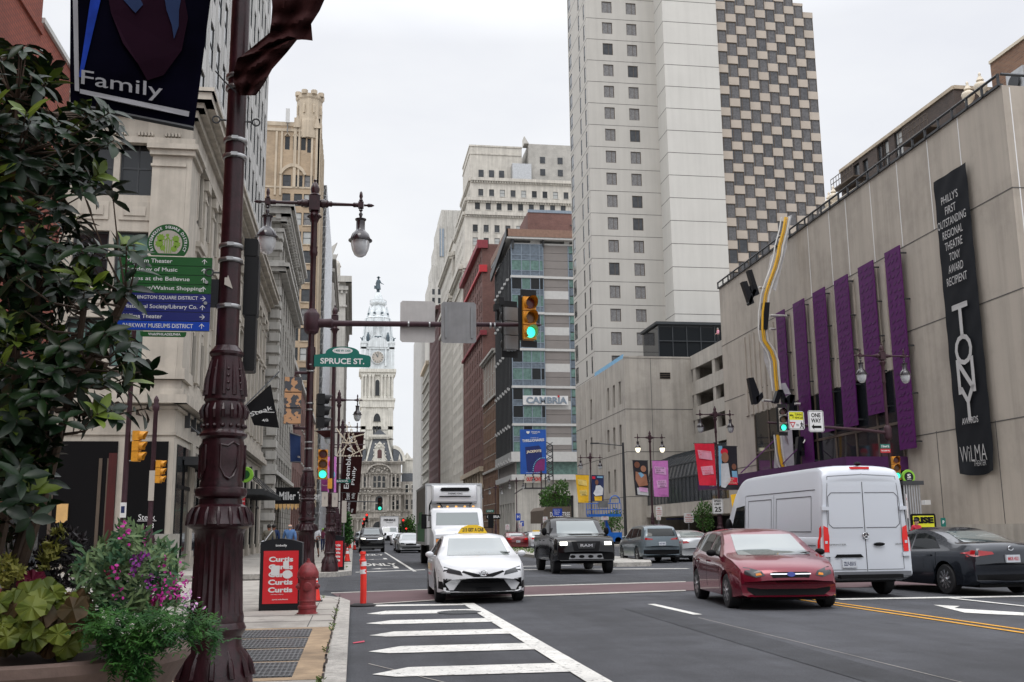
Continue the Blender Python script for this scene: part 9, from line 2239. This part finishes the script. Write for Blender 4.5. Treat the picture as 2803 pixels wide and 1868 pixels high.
for (x,y,c_,n_) in [(640,790,0,16),(655,770,0,8),(730,930,1,60),(760,900,1,40),(700,970,1,30),(610,990,0,26),(620,1100,0,24),(830,1130,0,60),(850,1090,0,40),(780,1040,1,30),(800,1160,2,24),(920,1085,0,36),(970,1080,0,34),(945,1010,0,16),(985,1150,3,30),(1030,1150,3,14),(870,960,0,18),(765,800,0,12),(15,1240,1,12),(560,990,2,14),(900,1000,0,14)]:
    m = MB()
    for k in range(int(n_*.65)):
        p = aY(*Z(x+random.gauss(0,18),y+random.gauss(0,24)),random.uniform(5.95,6.15)); d = rv(); leaf(m,p,d,rv(),random.uniform(.014,.028),.018,0,.1)
    m.build('flower',[['magenta','flower_purple','flower_red','b_pinklight'][c_]],sh,60)
def f_fern(m,p,k):
    d = (rv()+Vector((0,-.2,-.1))).normalized(); L_ = random.uniform(.06,.13); s = d.cross(Vector((0,0,1))).normalized()
    for q in range(7):
        c = p+d*L_*q/7-Vector((0,0,.02*(q/7)**2))
        for e in (-1,1): leaf(m,c,s*e+d*.7+rv()*.3,Vector((0,-.5,1)),.030,.009,0,0)
clump('trailing_fern','bright green feathery fern spilling over the planter rim beside the lamp post','plant',[(440,1250),(560,1190),(700,1230),(830,1180),(950,1200),(1110,1240),(1170,1365),(1060,1330),(940,1330),(830,1340),(800,1470),(760,1600),(640,1540),(560,1440),(520,1340)],(5.62,5.95),560,f_fern,['fern_leaf'])
def f_heu(mi0):
    def f(m,p,k):
        n = (Vector((random.uniform(-.5,.5),-1,random.uniform(.2,1.0)))).normalized(); u = n.orthogonal().normalized(); v_ = n.cross(u); R_ = random.uniform(.06,.10); a0 = random.uniform(0,6)
        mi = 0 if random.random() < mi0 else 1; c = len(m.v); N2 = 24; m.v.append(tuple(p+n*.01));
        for i in range(N2): a = a0+2*math.pi*i/N2; q = R_*(1-.16*abs(math.sin(2.5*(a-a0)))+random.uniform(-.05,.05)); m.v.append(tuple(p+(u*math.cos(a)+v_*math.sin(a))*q+n*random.uniform(-.02,.012)))
        for i in range(N2): m.f.append((c,c+1+i,c+1+(i+1) % N2)); m.m.append(mi)
    return f
clump('lime_leaf_plant','lime and bronze broad leaved plant at the front left of the planter','plant',[(0,1130),(120,1100),(260,1090),(400,1070),(470,1180),(470,1260),(380,1380),(260,1420),(180,1380),(0,1370)],(5.8,6.3),70,f_heu(.6),['heuchera','heuchera_red'],30)
clump('lime_leaf_plant','dark red leaves behind the lime leaved plant','plant',[(130,1040),(200,1030),(260,1100),(240,1150),(140,1130)],(6.3,6.5),5,f_heu(0),['flower_red','flower_red'],30)
def f_small(m,p,k):
    d = (rv()+Vector((0,0,.7))).normalized()
    for q in range(4): leaf(m,p,d+rv()*.9,rv(),random.uniform(.03,.06),.016,0,.2)
clump('yellow_shrub','small yellow green shrub at the far left of the planter','plant',[(0,900),(60,920),(130,1000),(60,1060),(0,1070)],(6.3,6.7),110,f_small,['yellow_leaf'])
clump('yellow_shrub','olive yellow flecked shrub behind the flowers','plant',[(200,900),(250,790),(360,760),(330,860),(260,960),(210,1000)],(6.6,7.0),110,f_small,['yellow_leaf'])
clump('dark_plant','blackish spiky plant between the yellow shrub and the magenta flowers','plant',[(180,900),(330,740),(460,830),(460,1000),(420,1080),(200,1060),(120,1000)],(6.7,7.1),300,f_small,['dark_leaf'])
# street trees
def stree(name,lab,poly,Y,n,L_,mt_='street_leaf',zb=.15,dep=1.6):
    xs = [q[0] for q in poly]; ys = [q[1] for q in poly]; c = aY(sum(xs)/len(xs),max(ys),Y); r_ = empty(name,(c.x,Y,zb),lab,'tree'); m = MB(); tk = MB(); k = 0
    ctr = aY(sum(xs)/len(xs),sum(ys)/len(ys),Y); tk.tube([(c.x,Y,zb),(c.x,Y,c.z),ctr],[.10,.08,.04],6)
    while k < n:
        x,y = random.uniform(min(xs),max(xs)),random.uniform(min(ys),max(ys))
        if not inside(x,y,poly): continue
        p = aY(x,y,Y+random.uniform(-dep,dep)); k += 1
        if k % 12 == 0: tk.tube([ctr,p],[.035,.01],4)
        for q in range(3): leaf(m,p+rv()*L_*1.2,rv(),rv(),L_*random.uniform(.7,1.2),L_*.55,0,.2)
    tk.build('trunk',['bark'],r_,50); m.build('crown',[mt_],r_,60)
stree('street_tree','green leafy tree between the blue billboard and the podium',[(1478,1385),(1482,1350),(1500,1335),(1525,1322),(1552,1318),(1555,1388),(1520,1390)],133,520,.30)
stree('street_tree','small dark green tree left of the speed limit sign',[(1905,1385),(1925,1372),(1948,1380),(1952,1440),(1930,1452),(1910,1440),(1900,1410)],72,380,.15)
stree('street_tree','leafy bushes under the blue lift platform',[(1640,1430),(1680,1395),(1700,1400),(1702,1450),(1650,1450)],104,260,.2)
stree('street_tree','upright green potted tree on the left kerb beside the brown banners',[(940,1478),(944,1430),(950,1398),(956,1430),(962,1470),(958,1490)],62,420,.13,'fern_leaf',dep=.4)
stree('street_tree','far dark green tree between the delivery truck and the reefer truck',[(1092,1458),(1098,1435),(1115,1422),(1132,1415),(1136,1460),(1110,1464)],200,360,.4)
